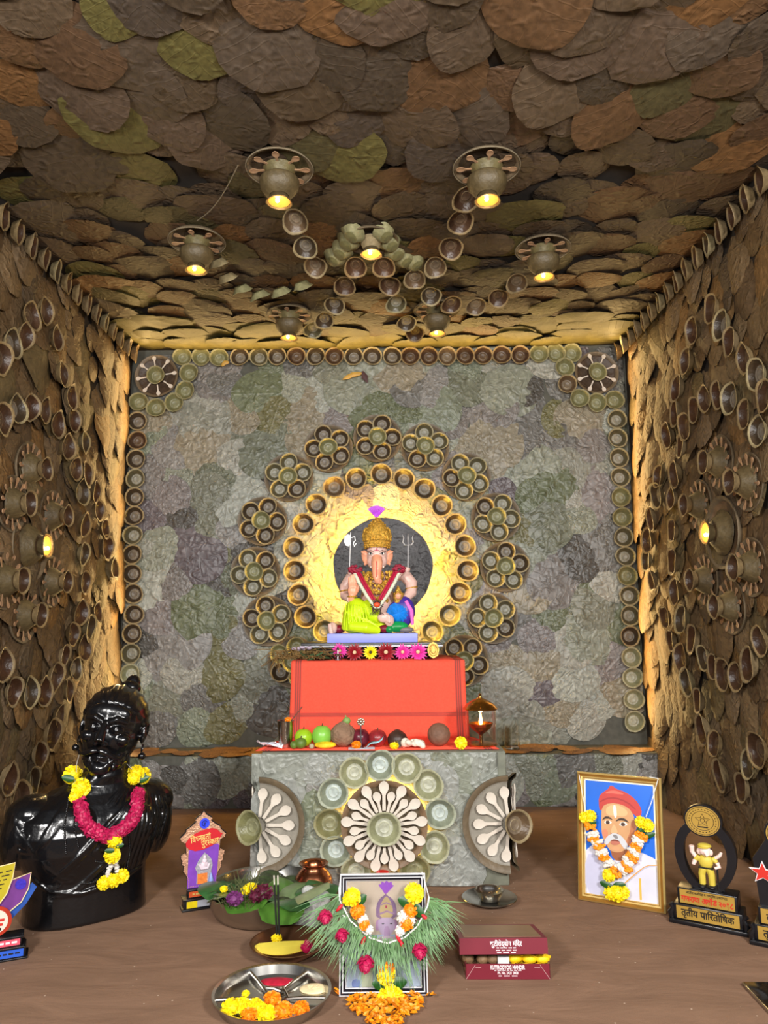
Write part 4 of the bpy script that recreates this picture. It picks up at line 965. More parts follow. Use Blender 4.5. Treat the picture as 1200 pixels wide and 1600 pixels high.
b.build('gilded_head', M_goldp, lf)
b = MB(); b.ell(cH+Vector((0, -.018, .001)), (.012, .006, .013)); b.build('face', M_orange, lf)
# axe and trident
M_ivw = mat('white_metal', rgb(236, 236, 236), 0.3, 0.2, var=0.03)
ax = [(-.003, .0), (.0, .022), (-.012, .026), (-.025, .016), (-.027, -.006), (-.018, -.022), (-.006, -.024), (0, -.012)]
b = MB(); c = Z @ I(316, 370, .05); b.poly(ax, -.002, .002, T(*c) @ RX(PI/2)); b.tube([c+Vector((.004, 0, .012)), c+Vector((.018, 0, .016)), c+Vector((.02, 0, 0)), c+Vector((.012, 0, -.01)), c+Vector((.016, 0, -.026)), c+Vector((.024, 0, -.012))], .0022, 6)
b.tube([Z @ I(318, 290, .05), Z @ I(305, 700, .05)], .0018, 8); b.build('axe', M_ivw, idol)
b = MB(); c = Z @ I(880, 420, .05)
b.tube([c, c+Vector((0, 0, .03)), c+Vector((0, 0, .052))], [.003, .006, .0006], 8, flat=.4)
for s in (-1, 1): b.tube([c+Vector((0, 0, .0)), c+Vector((s*.014, 0, .0)), c+Vector((s*.022, 0, .012)), c+Vector((s*.018, 0, .03)), c+Vector((s*.023, 0, .045))], [.003, .005, .005, .004, .0008], 8, flat=.5)
b.tube([c, Z @ I(875, 690, .05)], .0018, 8); b.build('trident', M_ivw, idol)
# idol garland: white rope outside, crimson inside, red rosettes on the shoulders
gl = thing('idol_garland', 'white and crimson garland with two red rosettes round the idol neck', 'garland', (pI.x, 3.02, zB))
b = MB(); b2 = MB(); b3 = MB(); b4 = MB(); rr = random.Random(2)
for s in (-1, 1):
    pa = [I(578+s*215, 690, -.05), I(578+s*165, 800, -.085), I(578+s*95, 920, -.10), I(578+s*15, 1030, -.108)]
    for k in range(28):
        t = k/27*2.999; q = int(t); p = pa[q].lerp(pa[q+1], t-q); b.ell(Z @ p, (.0085, .008, .005), n=9, m=6)
    pb = [I(578+s*185, 700, -.062), I(578+s*130, 800, -.092), I(578+s*40, 960, -.106)]
    b2.tube([Z @ p for p in pb], .0055, 8); b2.tube([Z @ (p+Vector((-s*.010, .004, 0))) for p in pb], .0035, 8)
    for k in range(26):
        a = rr.uniform(0, 6.28); e = rr.uniform(-.3, 1.2); r = .019
        c = I(578+s*205, 672, -.055)+Vector((r*math.cos(a)*math.cos(e)*1.2, -r*math.sin(e)*.6, r*math.sin(a)*math.cos(e)*.75)); b3.ell(Z @ c, (.0085, .006, .006), n=8, m=6)
c = I(578, 1005, -.112)
for k in range(16): a = 2*PI*k/16; b4.tube([Z @ (c+Vector((.008*math.cos(a), 0, .008*math.sin(a)))), Z @ (c+Vector((.027*math.cos(a), .004, .018*math.sin(a))))], [.004, .0012], 6)
for k in range(14): b4.tube([Z @ (c+Vector((rr.uniform(-.02, .02), 0, -.012))), Z @ (c+Vector((rr.uniform(-.03, .03), 0, -.038)))], .0012, 5)
b.build('white_rope', mat('white_buds', rgb(214, 220, 196), 0.6, var=0.12, vscale=80), gl); b2.build('crimson_rope', mat('crimson', rgb(176, 20, 60), 0.5), gl)
b3.build('red_rosettes', mat('deep_crimson', rgb(140, 10, 44), 0.5, var=0.25, vscale=90), gl); b4.build('dark_tassel', mat('dark_tassel', rgb(58, 34, 36), 0.6), gl)
b = MB(); b.ell(Z @ (c+Vector((0, -.006, 0))), (.013, .008, .010)); b.build('orange_flower', mat('orange_red', rgb(226, 80, 40), 0.5), gl)
# ------------------------------------------------------------------ flowers shared by garlands and plates
def pompom(name, m, R, flat, n, seed, dome=False):
    rr = random.Random(seed); b = MB(); b.ell((0, 0, 0), (R*.72, R*.72, R*.72*flat), n=12, m=8)
    for k in range(n):
        z = 1-2*(k+.5)/n
        if dome and z < -.35: continue
        a = k*2.39996+rr.uniform(-.2, .2); s = math.sqrt(max(0, 1-z*z))
        d = Vector((s*math.cos(a), s*math.sin(a), z)); q = d.orthogonal().normalized(); e = d.cross(q)
        t = rr.uniform(0, 6.28); q, e = q*math.cos(t)+e*math.sin(t), e*math.cos(t)-q*math.sin(t)
        w = R*.19; l = R*rr.uniform(.9, 1.04)
        vs = [d*R*.62-q*w*.5, d*R*.62+q*w*.5, d*l*.93+q*w+e*w*.3, d*l+e*w*.5, d*l*.93-q*w+e*w*.3]
        vs = [Vector((v.x, v.y, v.z*flat)) for v in vs]
        b.add(vs, [(0, 1, 2, 3, 4)])
    return b.mesh(name, m, False)
PY = pompom('marigold', M_yl, 1.0, .72, 110, 1); PO = pompom('marigold', M_og, 1.0, .75, 110, 2)
M_wp = mat('petal_white', rgb(218, 214, 206), 0.6, var=0.06); PW = pompom('white_flower', M_wp, 1.0, .55, 80, 3)
M_gleaf = mat('garland_leaf', rgb(26, 76, 22), 0.35, var=0.3, vscale=4)
LFG = leaf_mesh('leaf', M_gleaf, 0.5, 4, 0, 0.12, 0.01, 4, 7)
M_rose = mat('rose_petal', rgb(176, 22, 76), 0.5, var=0.35, vscale=120)
M_thread = mat('white_thread', rgb(232, 230, 224), 0.7, var=0)
def rose_mesh(seed):
    rr = random.Random(seed); b = MB()
    for k in range(26):
        a = k*2.4; t = k/26; r = .25+.62*t; z = .9-1.2*t
        c = Vector((r*.6*math.cos(a), r*.6*math.sin(a), z*.5)); R = Euler((rr.uniform(-.3, .3)+.8*t, 0, a+PI/2)).to_matrix()
        b.ell(c, (.42*(.5+.5*t), .10, .5), n=8, m=6, rot=R)
    return b.mesh('rose', M_rose, True)
ROSE = rose_mesh(1)
# ------------------------------------------------------------------ black bust
M_bust = mat('black_gloss', rgb(13, 13, 15), 0.22, var=0.15, vscale=14, bump=0.10, bscale=70, spec=0.6, coat=0.35)
KB = 0.000568
def Bf(zx, zy, y=0.0): return Vector(((zx-475)*KB, y, (1405-zy)*KB))
pB = G(133, 1424)
BRZ = 0.37
bust = thing('bust', 'glossy black bust of a bearded man wearing a flower garland', 'bust', (pB.x, pB.y, 0), BRZ)
def torso(b):
    secs = [(0, .186, .124, 0, 0), (.006, .190, .128, 0, 0), (.05, .186, .124, 0, 0), (.10, .184, .120, 0, 0), (.135, .186, .120, 0, 0), (.17, .205, .128, 0, 0), (.215, .228, .138, 0, .0), (.27, .238, .14, 0, .005), (.315, .23, .128, 0, .008), (.35, .20, .112, .005, .01), (.38, .150, .092, .015, .01), (.405, .098, .078, .03, .008), (.43, .074, .072, .04, .0), (.46, .06, .06, .045, -.005)]
    n = 48; vs = []; fs = []; ya = .27; ca, sa = math.cos(ya), math.sin(ya)
    for z, rx, ry, cx, cy in secs:
        for i in range(n):
            a = 2*PI*i/n; e = 2/2.5; c, s = math.cos(a), math.sin(a)
            x = rx*math.copysign(abs(c)**e, c); y = ry*math.copysign(abs(s)**e, s)
            vs.append((cx+x*ca-y*sa, cy+x*sa+y*ca, z))
    for k in range(len(secs)-1):
        for i in range(n): j = (i+1) % n; fs.append((k*n+i, k*n+j, (k+1)*n+j, (k+1)*n+i))
    fs.append(tuple(range(n))[::-1]); fs.append(tuple((len(secs)-1)*n+i for i in range(n)))
    b.add(vs, fs)
    b.ell(Bf(128, 935, -.035), (.066, .085, .105), n=24, m=16, rot=Euler((0, .12, 0)).to_matrix()); b.ell(Bf(845, 940, .075), (.062, .085, .125), n=24, m=16, rot=Euler((0, -.05, 0)).to_matrix())
    b.ell(Bf(180, 830, -.03), (.085, .08, .06), n=24, m=16); b.ell(Bf(790, 840, .06), (.095, .08, .07), n=24, m=16)
    b.ell(Bf(380, 900, -.085), (.10, .06, .08), n=24, m=16); b.ell(Bf(640, 920, -.06), (.11, .06, .085), n=24, m=16)
    b.tube([Bf(560, 760, .02), Bf(565, 640, .015), Bf(570, 520, .0)], [.085, .070, .068], 24)
b = MB(); torso(b); tmp = blob(b, 'tmp_torso', M_bust, 0.006, 2)
def bvh_of(o):
    me = o.data; return BVHTree.FromPolygons([v.co.copy() for v in me.vertices], [tuple(p.vertices) for p in me.polygons])
TB = bvh_of(tmp); bpy.data.objects.remove(tmp)
def skinpt(zx, zy, off=0.0):
    p = Bf(zx, zy, -1.0); h, nrm, i, d = TB.ray_cast(p, Vector((0, 1, 0)))
    if h is None: h, nrm = Bf(zx, zy, .0), Vector((0, -1, 0))
    return h+(nrm if nrm.y < 0 else -nrm)*off
def onskin(pts, n=14, off=0.0):
    """polyline in bust pixels, resampled and laid on the torso"""
    ps = [Vector((p[0], p[1], 0)) for p in pts]; L = [0]
    for a, c in zip(ps, ps[1:]): L.append(L[-1]+(c-a).length)
    out = []
    for k in range(n):
        s = L[-1]*k/(n-1); q = max(i for i in range(len(L)) if L[i] <= s+1e-6); q = min(q, len(ps)-2)
        t = (s-L[q])/max(1e-6, L[q+1]-L[q]); p = ps[q].lerp(ps[q+1], t); out.append(skinpt(p.x, p.y, off))
    return out
b = MB(); torso(b)
def ridge(pts, r, n=14, off=-.001):
    N = n; b.tube(onskin(pts, n, off), [r*(.35+.65*math.sin(PI*min(1, (k+.6)/N))) for k in range(N)], 8)
# robe folds down the shoulder on the viewer's right
for k in range(8):
    t = k/7; ridge([(735+t*150, 745+t*60), (740+t*175, 900), (700+t*175, 1050), (660+t*200, 1175-40*t)], .0075)
for k in range(7):   # folds fanning out of the armpit on the viewer's left
    t = k/6; ridge([(215, 985-25*t), (270+40*t, 930-120*t), (330+60*t, 860-150*t)], .005, 10)
for k in range(5): ridge([(205, 990), (130-12*k, 985-40*k), (80+6*k, 900-28*k)], .0055, 10)
ridge([(150, 870), (120, 880), (105, 915), (125, 945), (165, 935), (175, 900), (150, 890)], .005, 16)
# crossed robe edges and the ornamented sash
for o in (0, 28, 190, 215): ridge([(700+o*.0, 770+o*.9), (560, 905+o), (420, 1040+o*.9), (300, 1140+o*.45)], .006 if o else .008, 20)
for (x, y) in ((350, 1110), (420, 1075), (395, 1145), (480, 1050), (330, 1170), (515, 1000)):
    ridge([(x-22, y), (x, y-20), (x+24, y), (x+6, y+22), (x-8, y+4), (x+6, y-4)], .0036, 12)
for k in range(4): ridge([(560+k*30, 790+k*8), (620+k*20, 740), (660+k*14, 700)], .005, 9)
ridge([(290, 1205), (440, 1235), (620, 1215), (780, 1165)], .008, 22); ridge([(170, 1090), (230, 1160), (290, 1205)], .008, 10)
for k in range(5): ridge([(250+k*25, 1040+k*30), (270+k*30, 1080+k*22), (300+k*32, 1120+k*12)], .004, 8)
# head
HM = T(*Bf(582, 385, -.035)) @ RZ(-0.28) @ RY(0.15) @ RX(-0.06)
def he(c, r, rot=None): b.ell((0, 0, 0), r, HM @ T(*c) @ (rot or Matrix.Identity(4)), n=20, m=14)
def ht(pts, r, n=10): b.tube([HM @ Vector(p) for p in pts], r, n)
he((0, .012, .035), (.100, .122, .105)); he((0, -.005, -.02), (.090, .105, .10)); he((0, -.022, -.075), (.072, .078, .058)); he((0, -.075, -.118), (.034, .032, .026))
he((0, -.085, .055), (.07, .022, .035))
ht([(0, -.108, .028), (0, -.128, .0), (0, -.142, -.030)], [.011, .013, .017]); he((-.015, -.124, -.037), (.011, .013, .009)); he((.015, -.124, -.037), (.011, .013, .009))
for s in (-1, 1):
    ht([(s*.012, -.112, .030), (s*.035, -.114, .042), (s*.068, -.096, .034)], [.009, .010, .006])
    he((s*.037, -.096, .008), (.021, .014, .012)); he((s*.037, -.107, .008), (.012, .009, .008))
    ht([(s*.018, -.104, .010), (s*.037, -.1115, .0185), (s*.058, -.098, .008)], .0035, 8); ht([(s*.018, -.104, .004), (s*.037, -.108, -.004), (s*.058, -.097, .006)], .003, 8)
    he((s*.053, -.078, -.022), (.028, .022, .020))
    ht([(s*.003, -.124, -.058), (s*.022, -.122, -.062), (s*.046, -.108, -.074), (s*.066, -.090, -.078), (s*.078, -.080, -.066)], [.007, .0095, .0085, .006, .003])
    he((s*.099, .012, -.004), (.009, .022, .034), RZ(s*.3)); ht([(s*.102, -.004, .02), (s*.108, .022, .028), (s*.108, .035, .004), (s*.101, .015, -.032)], [.004, .005, .005, .006], 8)
ht([(-.022, -.108, -.080), (0, -.114, -.079), (.022, -.108, -.080)], [.002, .0045, .002]); ht([(-.018, -.106, -.089), (0, -.113, -.090), (.018, -.106, -.089)], [.002, .0055, .002])
rr = random.Random(4)
for k in range(120):   # beard locks along jaw and chin
    a = rr.uniform(-1.25, 1.25); u = rr.uniform(0, 1)
    y = -.098*math.cos(a)*(1-.1*u); x = .078*math.sin(a); z = -.100-.028*u+.055*abs(math.sin(a))**1.5
    ht([(x, y, z), (x*1.02, y-.004, z-.010), (x*.98, y+.002, z-.022)], [.0045, .0045, .001], 6)
body = blob(b, 'body', M_bust, 0.0030, 2, bust)
b = MB(); vs = []; fs = []; nu, nv = 96, 40; c0 = Vector((0, .016, .032))
for j in range(nv+1):
    t = PI*j/nv
    for i in range(nu):
        a = 2*PI*i/nu; d = Vector((math.sin(t)*math.cos(a), math.sin(t)*math.sin(a), math.cos(t)))
        p = Vector((d.x*.107, d.y*.132, d.z*.113)); q = c0+p
        line = (q.z-.088)+(q.y+.10)*.78
        k = 1.0 if line > 0.006 else (0.90 if line < -.004 else .90+.10*(line+.004)/.010)
        g = 1+.018*math.sin(math.atan2(d.x, d.z+.35)*26+d.y*3) if line > 0 else 1
        vs.append(tuple(c0+p*k*g))
for j in range(nv):
    for i in range(nu): l = (i+1) % nu; fs.append((j*nu+i, (j+1)*nu+i, (j+1)*nu+l, j*nu+l))
b.add(vs, fs, HM); b.ell((0, 0, 0), (.036, .03, .026), HM @ T(.012, .075, .135)); b.ell((0, 0, 0), (.026, .024, .03), HM @ T(.014, .09, .15))
b.build('hair', M_bust, body, angle=3.2)
for s in (-1, 1):
    b = MB(); c = Vector((s*.106, .008, -.050)); b.tube([HM @ (c+Vector((0, .010*math.cos(2*PI*k/16), .012*math.sin(2*PI*k/16)))) for k in range(16)], .0022, 6, closed=True)
    b.ell(HM @ (c+Vector((s*.004, 0, -.026))), .0125, n=16, m=12); b.build('earring', M_bust, bust)
BBV = bvh_of(body)
TB = BBV
for nm, pts, n in (('bead_string', [(362, 745), (350, 870), (366, 1005)], 26), ('bead_string', [(396, 760), (400, 880), (428, 980)], 22), ('bead_string', [(688, 960), (700, 1050), (690, 1140)], 18), ('bead_string', [(450, 1180), (510, 1190), (550, 1175)], 12), ('bead_string', [(520, 1075), (560, 1088), (600, 1080)], 10)):
    b = MB()
    for p in onskin(pts, n, .001): b.ell(p, .0036, n=8, m=6)
    b.build(nm, M_bust, bust)['kind'] = 'stuff'
# garland on the bust
_sk = skinpt
def skinpt(zx, zy, off=0.0): return _sk(zx-18, zy+38*(1-(zy-620)/600), off)
gb = thing('flower_garland', 'garland of crimson rose petals and yellow marigolds hung on the black bust', 'garland', (pB.x, pB.y, 0), BRZ)
b = MB(); b.tube(onskin([(432, 735), (455, 810), (500, 880), (560, 918), (605, 925), (660, 905), (715, 865), (748, 800), (755, 730)], 30, .012), .017, 10)
rr = random.Random(8)
core = onskin([(432, 735), (455, 810), (500, 880), (560, 918), (605, 925), (660, 905), (715, 865), (748, 800), (755, 730)], 60, .012)
for k in range(520):
    i = rr.randrange(1, 59); t = (core[i+1 if i < 59 else i]-core[i-1]).normalized(); q = t.orthogonal().normalized(); e = t.cross(q); a = rr.uniform(0, 6.28)
    d = q*math.cos(a)+e*math.sin(a); R = d.to_track_quat('Z', 'Y').to_matrix() @ Euler((rr.uniform(-.7, .7), rr.uniform(-.7, .7), rr.uniform(0, 6))).to_matrix()
    b.ell(core[i]+d*rr.uniform(.015, .021)+t*rr.uniform(-.004, .004), (.0062, .0085, .0025), n=7, m=5, rot=R)
b.build('rose_petals', M_rose, gb)['kind'] = 'stuff'
def flower(me, p, R, parent, nrm=(0, -1, 0), spin=0, name='marigold'):
    o = sub(name, me, parent, frame(p, nrm, spin=spin) @ Matrix.Scale(R, 4)); return o
for (x, y, R, me, off) in ((412, 628, .033, PY, .02), (445, 678, .032, PY, .024), (412, 715, .02, PY, .018), (738, 622, .032, PY, .022), (752, 682, .031, PY, .026), (700, 650, .022, PY, .02), (618, 955, .026, PY, .022), (622, 1035, .027, PY, .02), (575, 1192, .023, PY, .02), (618, 1188, .024, PY, .022), (665, 1172, .023, PY, .022)):
    flower(me, skinpt(x, y, off), R, gb, spin=x)
for (x, y, a, s) in ((400, 655, 1.3, .042), (455, 645, -1.2, .042), (715, 655, 1.2, .042), (780, 650, -1.3, .042), (590, 1000, 1.5, .03), (650, 996, -1.5, .03)):
    sub('leaf', LFG, gb, frame(skinpt(x, y, .034), (0, -1, 0.2)) @ RZ(a) @ T(0, -.5*s, 0) @ Matrix.Scale(s, 4))
b = MB()
for (x0, x1) in ((612, 598), (630, 650)):
    for p in onskin([(x0, 1055), (x1, 1160)], 22, .010): b.ell(p+Vector((rr.uniform(-.003, .003), rr.uniform(-.003, .003), 0)), (.0075, .006, .004), n=7, m=5)
b.build('white_tassel', M_wp, gb)['kind'] = 'stuff'
b = MB(); b.tube([skinpt(412, 615, .012), Bf(392, 570, -.06), Bf(400, 540, .03)], .0012, 5); b.tube([skinpt(735, 610, .012), Bf(680, 600, -.06), Bf(650, 590, .03)], .0012, 5); b.build('thread', M_thread, gb)

for _o in (bust, gb): _o.scale = (.935,)*3
# ------------------------------------------------------------------ award trophies
M_bk = mat('trophy_black', rgb(20, 20, 24), 0.3, var=0.15, spec=0.6); M_plq = mat('plaque_gold', rgb(182, 146, 66), 0.4, 0.3, var=0.08, vscale=12)
M_tb = mat('ink_black', rgb(24, 18, 14), 0.6, var=0); M_tr = mat('ink_red', rgb(196, 40, 26), 0.6, var=0); M_tw = mat('ink_white', rgb(240, 232, 232), 0.6, var=0); M_tg = mat('ink_gold', rgb(222, 190, 110), 0.4, var=0)
FACE = RX(PI/2)   # text plane facing local -y
def circ(r, n=32, sx=1, sy=1, cx=0, cy=0): return [(cx+r*sx*math.cos(2*PI*k/n), cy+r*sy*math.sin(2*PI*k/n)) for k in range(n)]
def front(y): return T(0, y, 0) @ RX(PI/2)   # xy outline -> xz plane, extruding toward -y for positive z
def egg(t, w, h, z0):
    return (w*math.sin(t)*(1-.10*math.cos(t)), z0-h*math.cos(t))
def award(label, loc, rz, star=False):
    w = thing('award_trophy', label, 'trophy', loc, rz)
    b = MB(); b.bbox(-.105, .105, -.045, .05, 0, .014, .003); b.bbox(-.092, .092, -.036, .042, .014, .062, .004)
    for s in (-1, 1): b.tube([(s*.098, -.03, .014), (s*.10, -.03, .03), (s*.093, -.03, .045), (s*.10, -.03, .058)], [.008, .010, .007, .009], 10)
    b.bbox(-.080, .080, -.028, .034, .062, .112, .003); b.build('base', M_bk, w)
    b = MB(); b.box(-.083, .083, -.0375, -.0355, .018, .057); p1 = b.build('lower_plaque', M_plq, w, smooth=False)
    b = MB(); b.box(-.073, .073, -.0295, -.0275, .065, .108); p2 = b.build('upper_plaque', M_plq, w, smooth=False)
    deva(['तृतीय', ' ', 'पािरतोिषक'], .03, M_tb, 'lettering', p1, T(0, -.0382, .038) @ FACE, .140, bold=.0006)
    if not star:
        deva(['गजराया', ' ', 'अवॉ', ('reph', 'ड'), ' ', '२०१८'], .024, M_tr, 'lettering', p2, T(0, -.0302, .080) @ FACE, .138, bold=.0006)
        deva(['जातीय', ' ', 'सलोखा', ' ', 'व', ' ', 'रा', ('half', 'ष'), 'ट्रीय', ' ', 'एका', ('half', 'त'), 'मता'], .011, M_tb, 'lettering', p2, T(0, -.0302, .100) @ FACE, .11)
    else: deva(['तृतीय', ' ', 'पािरतोषिक'], .026, M_tb, 'lettering', p2, T(0, -.0302, .085) @ FACE, .12, bold=.0005)
    # egg-shaped ring
    b = MB(); N = 48; vs = []; fs = []
    for k in range(N):
        t = 2*PI*k/N
        for (ww, hh, z0, y) in ((.083, .118, .216, -.012), (.083, .118, .216, .014), (.058, .094, .214, .014), (.058, .094, .214, -.012)):
            x, z = egg(t, ww, hh, z0); vs.append((x, y, max(z, .112)))
    for k in range(N):
        q = ((k+1) % N)*4
        for i in range(4): fs.append((k*4+i, k*4+(i+1) % 4, q+(i+1) % 4, q+i))
    if not star: b.add(vs, fs); b.build('egg_ring', M_bk, w, angle=.6)
    else:
        b.poly([(-.075, .112), (.075, .112), (.085, .25), (.05, .31), (-.05, .31), (-.085, .25)], -.014, .012, T(0, 0, 0) @ RX(PI/2)); b.build('panel', M_bk, w, smooth=False)
        st_ = MB(); st_.poly([(.036*(1 if k % 2 == 0 else .42)*math.sin(PI*k/5)-.062, .21+.036*(1 if k % 2 == 0 else .42)*math.cos(PI*k/5)) for k in range(10)], .0125, .0165, RX(PI/2), 1); st_.poly([(.030*(1 if k % 2 == 0 else .42)*math.sin(PI*k/5)-.062, .21+.030*(1 if k % 2 == 0 else .42)*math.cos(PI*k/5)) for k in range(10)], .0165, .0185, RX(PI/2), 0); st_.build('star', [M_tr, M_tw], w, smooth=False)
    b = MB(); b.poly(circ(.052, 40, cy=.332), -.012, .010, RX(PI/2)); dk = b.build('medallion_back', M_bk, w, angle=.6)
    b = MB(); b.poly(circ(.047, 40, cy=.332), .0102, .013, RX(PI/2)); em = b.build('emblem', M_plq, dk, angle=.6)
    ink = MB()
    for r in (.030, .0435): ink.tube([(r*math.cos(2*PI*k/40), -.0133, .332+r*math.sin(2*PI*k/40)) for k in range(40)], .0007, 5, closed=True)
    sp = [(.021*(1 if k % 2 == 0 else .45)*math.sin(PI*k/5), -.0133, .334+.021*(1 if k % 2 == 0 else .45)*math.cos(PI*k/5)) for k in range(10)]
    ink.tube(sp, .0009, 5, closed=True); ink.tube(circle3(.006, -.0133, .334), .0008, 5, closed=True)
    ink.poly([(-.016, .314), (.016, .314), (.012, .310), (-.012, .310)], .0130, .0136, RX(PI/2))
    for k in range(26):
        a = 2*PI*(k+.5)/26; r = .0365
        ink.tube([(r*math.cos(a)-.0018*math.sin(a), -.0134, .332+r*math.sin(a)+.0018*math.cos(a)), (r*math.cos(a)+.0018*math.sin(a), -.0134, .332+r*math.sin(a)-.0018*math.cos(a))], .0011, 5)
    o_ = ink.build('emblem_lines', M_tb, dk)
    if not star:
        # relief figure in khaki uniform with raised hand
        fg = MB(); z0 = .114
        kh = mat('khaki', rgb(206, 184, 70), 0.5, var=.06); flesh = mat('relief_flesh', rgb(238, 206, 196), 0.5, var=.06); bootm = mat('boot_black', rgb(28, 26, 28), 0.4)
        c = MB(); c.tube([(-.012, -.004, z0+.012), (-.013, -.004, z0+.045), (-.008, -.004, z0+.066)], [.009, .010, .012], 10); c.tube([(.014, -.004, z0+.012), (.013, -.004, z0+.045), (.008, -.004, z0+.066)], [.009, .010, .012], 10); c.ell((0, -.005, z0+.086), (.020, .013, .024))
        c.tube([(-.017, -.005, z0+.10), (-.028, -.006, z0+.088)], [.008, .007], 8); c.tube([(.017, -.005, z0+.10), (.03, -.006, z0+.088)], [.008, .007], 8)
        fig = blob(c, 'uniform', kh, .0016, 2, w)
        c = MB(); c.ell((0, -.008, z0+.122), (.017, .014, .017)); c.ell((.013, -.008, z0+.118), (.009, .006, .012)); c.ell((-.014, -.008, z0+.118), (.009, .006, .012))
        c.tube([(.002, -.018, z0+.12), (.008, -.022, z0+.11), (.014, -.02, z0+.116)], [.006, .005, .003], 8)
        c.tube([(-.028, -.006, z0+.088), (-.034, -.008, z0+.072)], [.007, .006], 8); c.tube([(.03, -.006, z0+.088), (.036, -.008, z0+.075), (.024, -.012, z0+.07)], [.007, .006, .005], 8)
        c.tube([(-.026, -.002, z0+.095), (-.036, -.004, z0+.112), (-.036, -.006, z0+.132)], [.007, .007, .008], 8); c.tube([(.024, -.002, z0+.098), (.038, -.004, z0+.110), (.044, -.004, z0+.122)], [.006, .006, .004], 8)
        blob(c, 'head_and_hands', flesh, .0014, 2, fig)
        c = MB(); c.ell((0, -.009, z0+.138), (.019, .015, .008)); c.ell((-.003, -.016, z0+.133), (.015, .010, .003)); c.build('cap', kh, fig)
        c = MB()
        for s in (-1, 1):
            c.ell((s*.013, -.008, z0+.007), (.011, .013, .007))
            c.build('boot', bootm, fig); c = MB()
        c.box(-.02, .02, -.0155, -.004, z0+.0655, z0+.070); c.build('belt', bootm, fig)
        c = MB(); c.tube([(.030, -.010, z0+.07), (.031, -.012, z0+.002)], .0026, 8); c.build('baton', bootm, fig)
        c = MB(); c.ell((0, -.006, z0+.128), (.020, .008, .004)); c.build('cap_band', bootm, fig)
        c = MB(); c.box(-.045, .045, -.001, .003, z0-.002, z0+.004); c.build('footing', M_bk, w)
    w.scale = (1, 1, .86)
    return w
def circle3(r, y, z, n=20): return [(r*math.cos(2*PI*k/n), y, z+r*math.sin(2*PI*k/n)) for k in range(n)]
pa, pc = G(1045, 1441), G(1170, 1466); ang = math.atan2((pc-pa).y, (pc-pa).x); mid_ = (pa+pc)/2
off_ = Vector((-math.sin(ang), math.cos(ang), 0))*.045
award('black egg-ring trophy with a khaki-uniformed figure beside the gold-framed portrait', (mid_.x+off_.x, mid_.y+off_.y, 0), ang)
pa2 = G(1171, 1476); d_ = Vector((math.cos(ang), math.sin(ang), 0))
award('black trophy with a red star, cut by the right picture edge', (pa2.x+d_.x*.105+off_.x, pa2.y+d_.y*.105+off_.y, 0), ang, star=True)
# temple-shaped award
pt = G(312, 1421); tz = 0.42
tw = thing('temple_award', 'temple-shaped purple and copper award on a black stepped base beside the bust', 'trophy', (pt.x, pt.y+.02, 0), tz)
b = MB(); b.bbox(-.075, .075, -.03, .03, 0, .007, .002); b.bbox(-.068, .068, -.026, .026, .007, .038, .002); b.bbox(-.072, .072, -.03, .03, .036, .042, .0015); b.bbox(-.054, .054, -.02, .02, .042, .068, .002); b.bbox(-.058, .058, -.024, .024, .067, .072, .0015)
b.build('base', M_bk, tw)
M_strip = mat('strip_orange', rgb(224, 96, 46), 0.5, var=.05); M_strip2 = mat('strip_silver', rgb(176, 180, 190), 0.4, var=.05)
b = MB(); b.box(-.05, .05, -.0215, -.0198, .046, .065); s1_ = b.build('upper_strip', M_strip, tw, smooth=False); bars(5, .075, .006, M_tg, 'small_print', s1_, T(0, -.022, .056) @ FACE)
b = MB(); b.box(-.058, .06, -.0275, -.0258, .011, .034); b.build('lower_strip', M_strip2, tw, smooth=False); b = MB(); b.box(-.058, -.02, -.0285, -.0272, .011, .034); b.build('yellow_patch', M_yl, tw, smooth=False)
Kt = .000235
def tp2(x, y): return ((x-465)*Kt, .072+(1195-y)*Kt)
half = [(465, 30), (510, 90), (545, 110), (598, 150), (580, 185), (610, 210), (660, 250), (740, 300), (750, 340), (835, 420), (820, 460), (745, 500), (730, 690), (760, 660), (820, 690), (815, 740), (790, 770), (800, 830), (765, 850), (770, 940), (720, 1010), (690, 1090), (685, 1195)]
outl = [tp2(*p) for p in half]+[tp2(930-p[0], p[1]) for p in half[::-1][:-1]]
outl = outl[::-1]
M_cop = mat('copper_trim', rgb(206, 160, 130), 0.3, 0.5, var=.2, vscale=120, bump=.3, bscale=160); M_pur = mat('award_purple', rgb(120, 64, 170), 0.4, var=.15)
b = MB(); b.poly(outl, -.004, .002, RX(PI/2)); b.build('back_plate', M_bk, tw, smooth=False)
sc = lambda pts, k, cy=.19: [(x*k, cy+(z-cy)*k) for x, z in pts]
b = MB(); b.poly(sc(outl, .965), .002, .005, RX(PI/2)); cp = b.build('copper_face', M_cop, tw, smooth=False)
b = MB(); rr = random.Random(6)
for i in range(len(outl)):
    a, c = outl[i], outl[(i+1) % len(outl)]; L_ = math.hypot(c[0]-a[0], c[1]-a[1]); n = max(1, int(L_/.006))
    for k in range(n):
        x, z = a[0]+(c[0]-a[0])*k/n, a[1]+(c[1]-a[1])*k/n; b.ell((x*.95, -.0055, .19+(z-.19)*.95), .0022, n=6, m=5)
b.build('beading', M_cop, cp)['kind'] = 'stuff'
b = MB(); b.poly([tp2(*p) for p in ((230, 1190), (240, 620), (700, 570), (720, 600), (680, 1190))], .0052, .0066, RX(PI/2)); b.build('purple_panel', M_pur, tw, smooth=False)
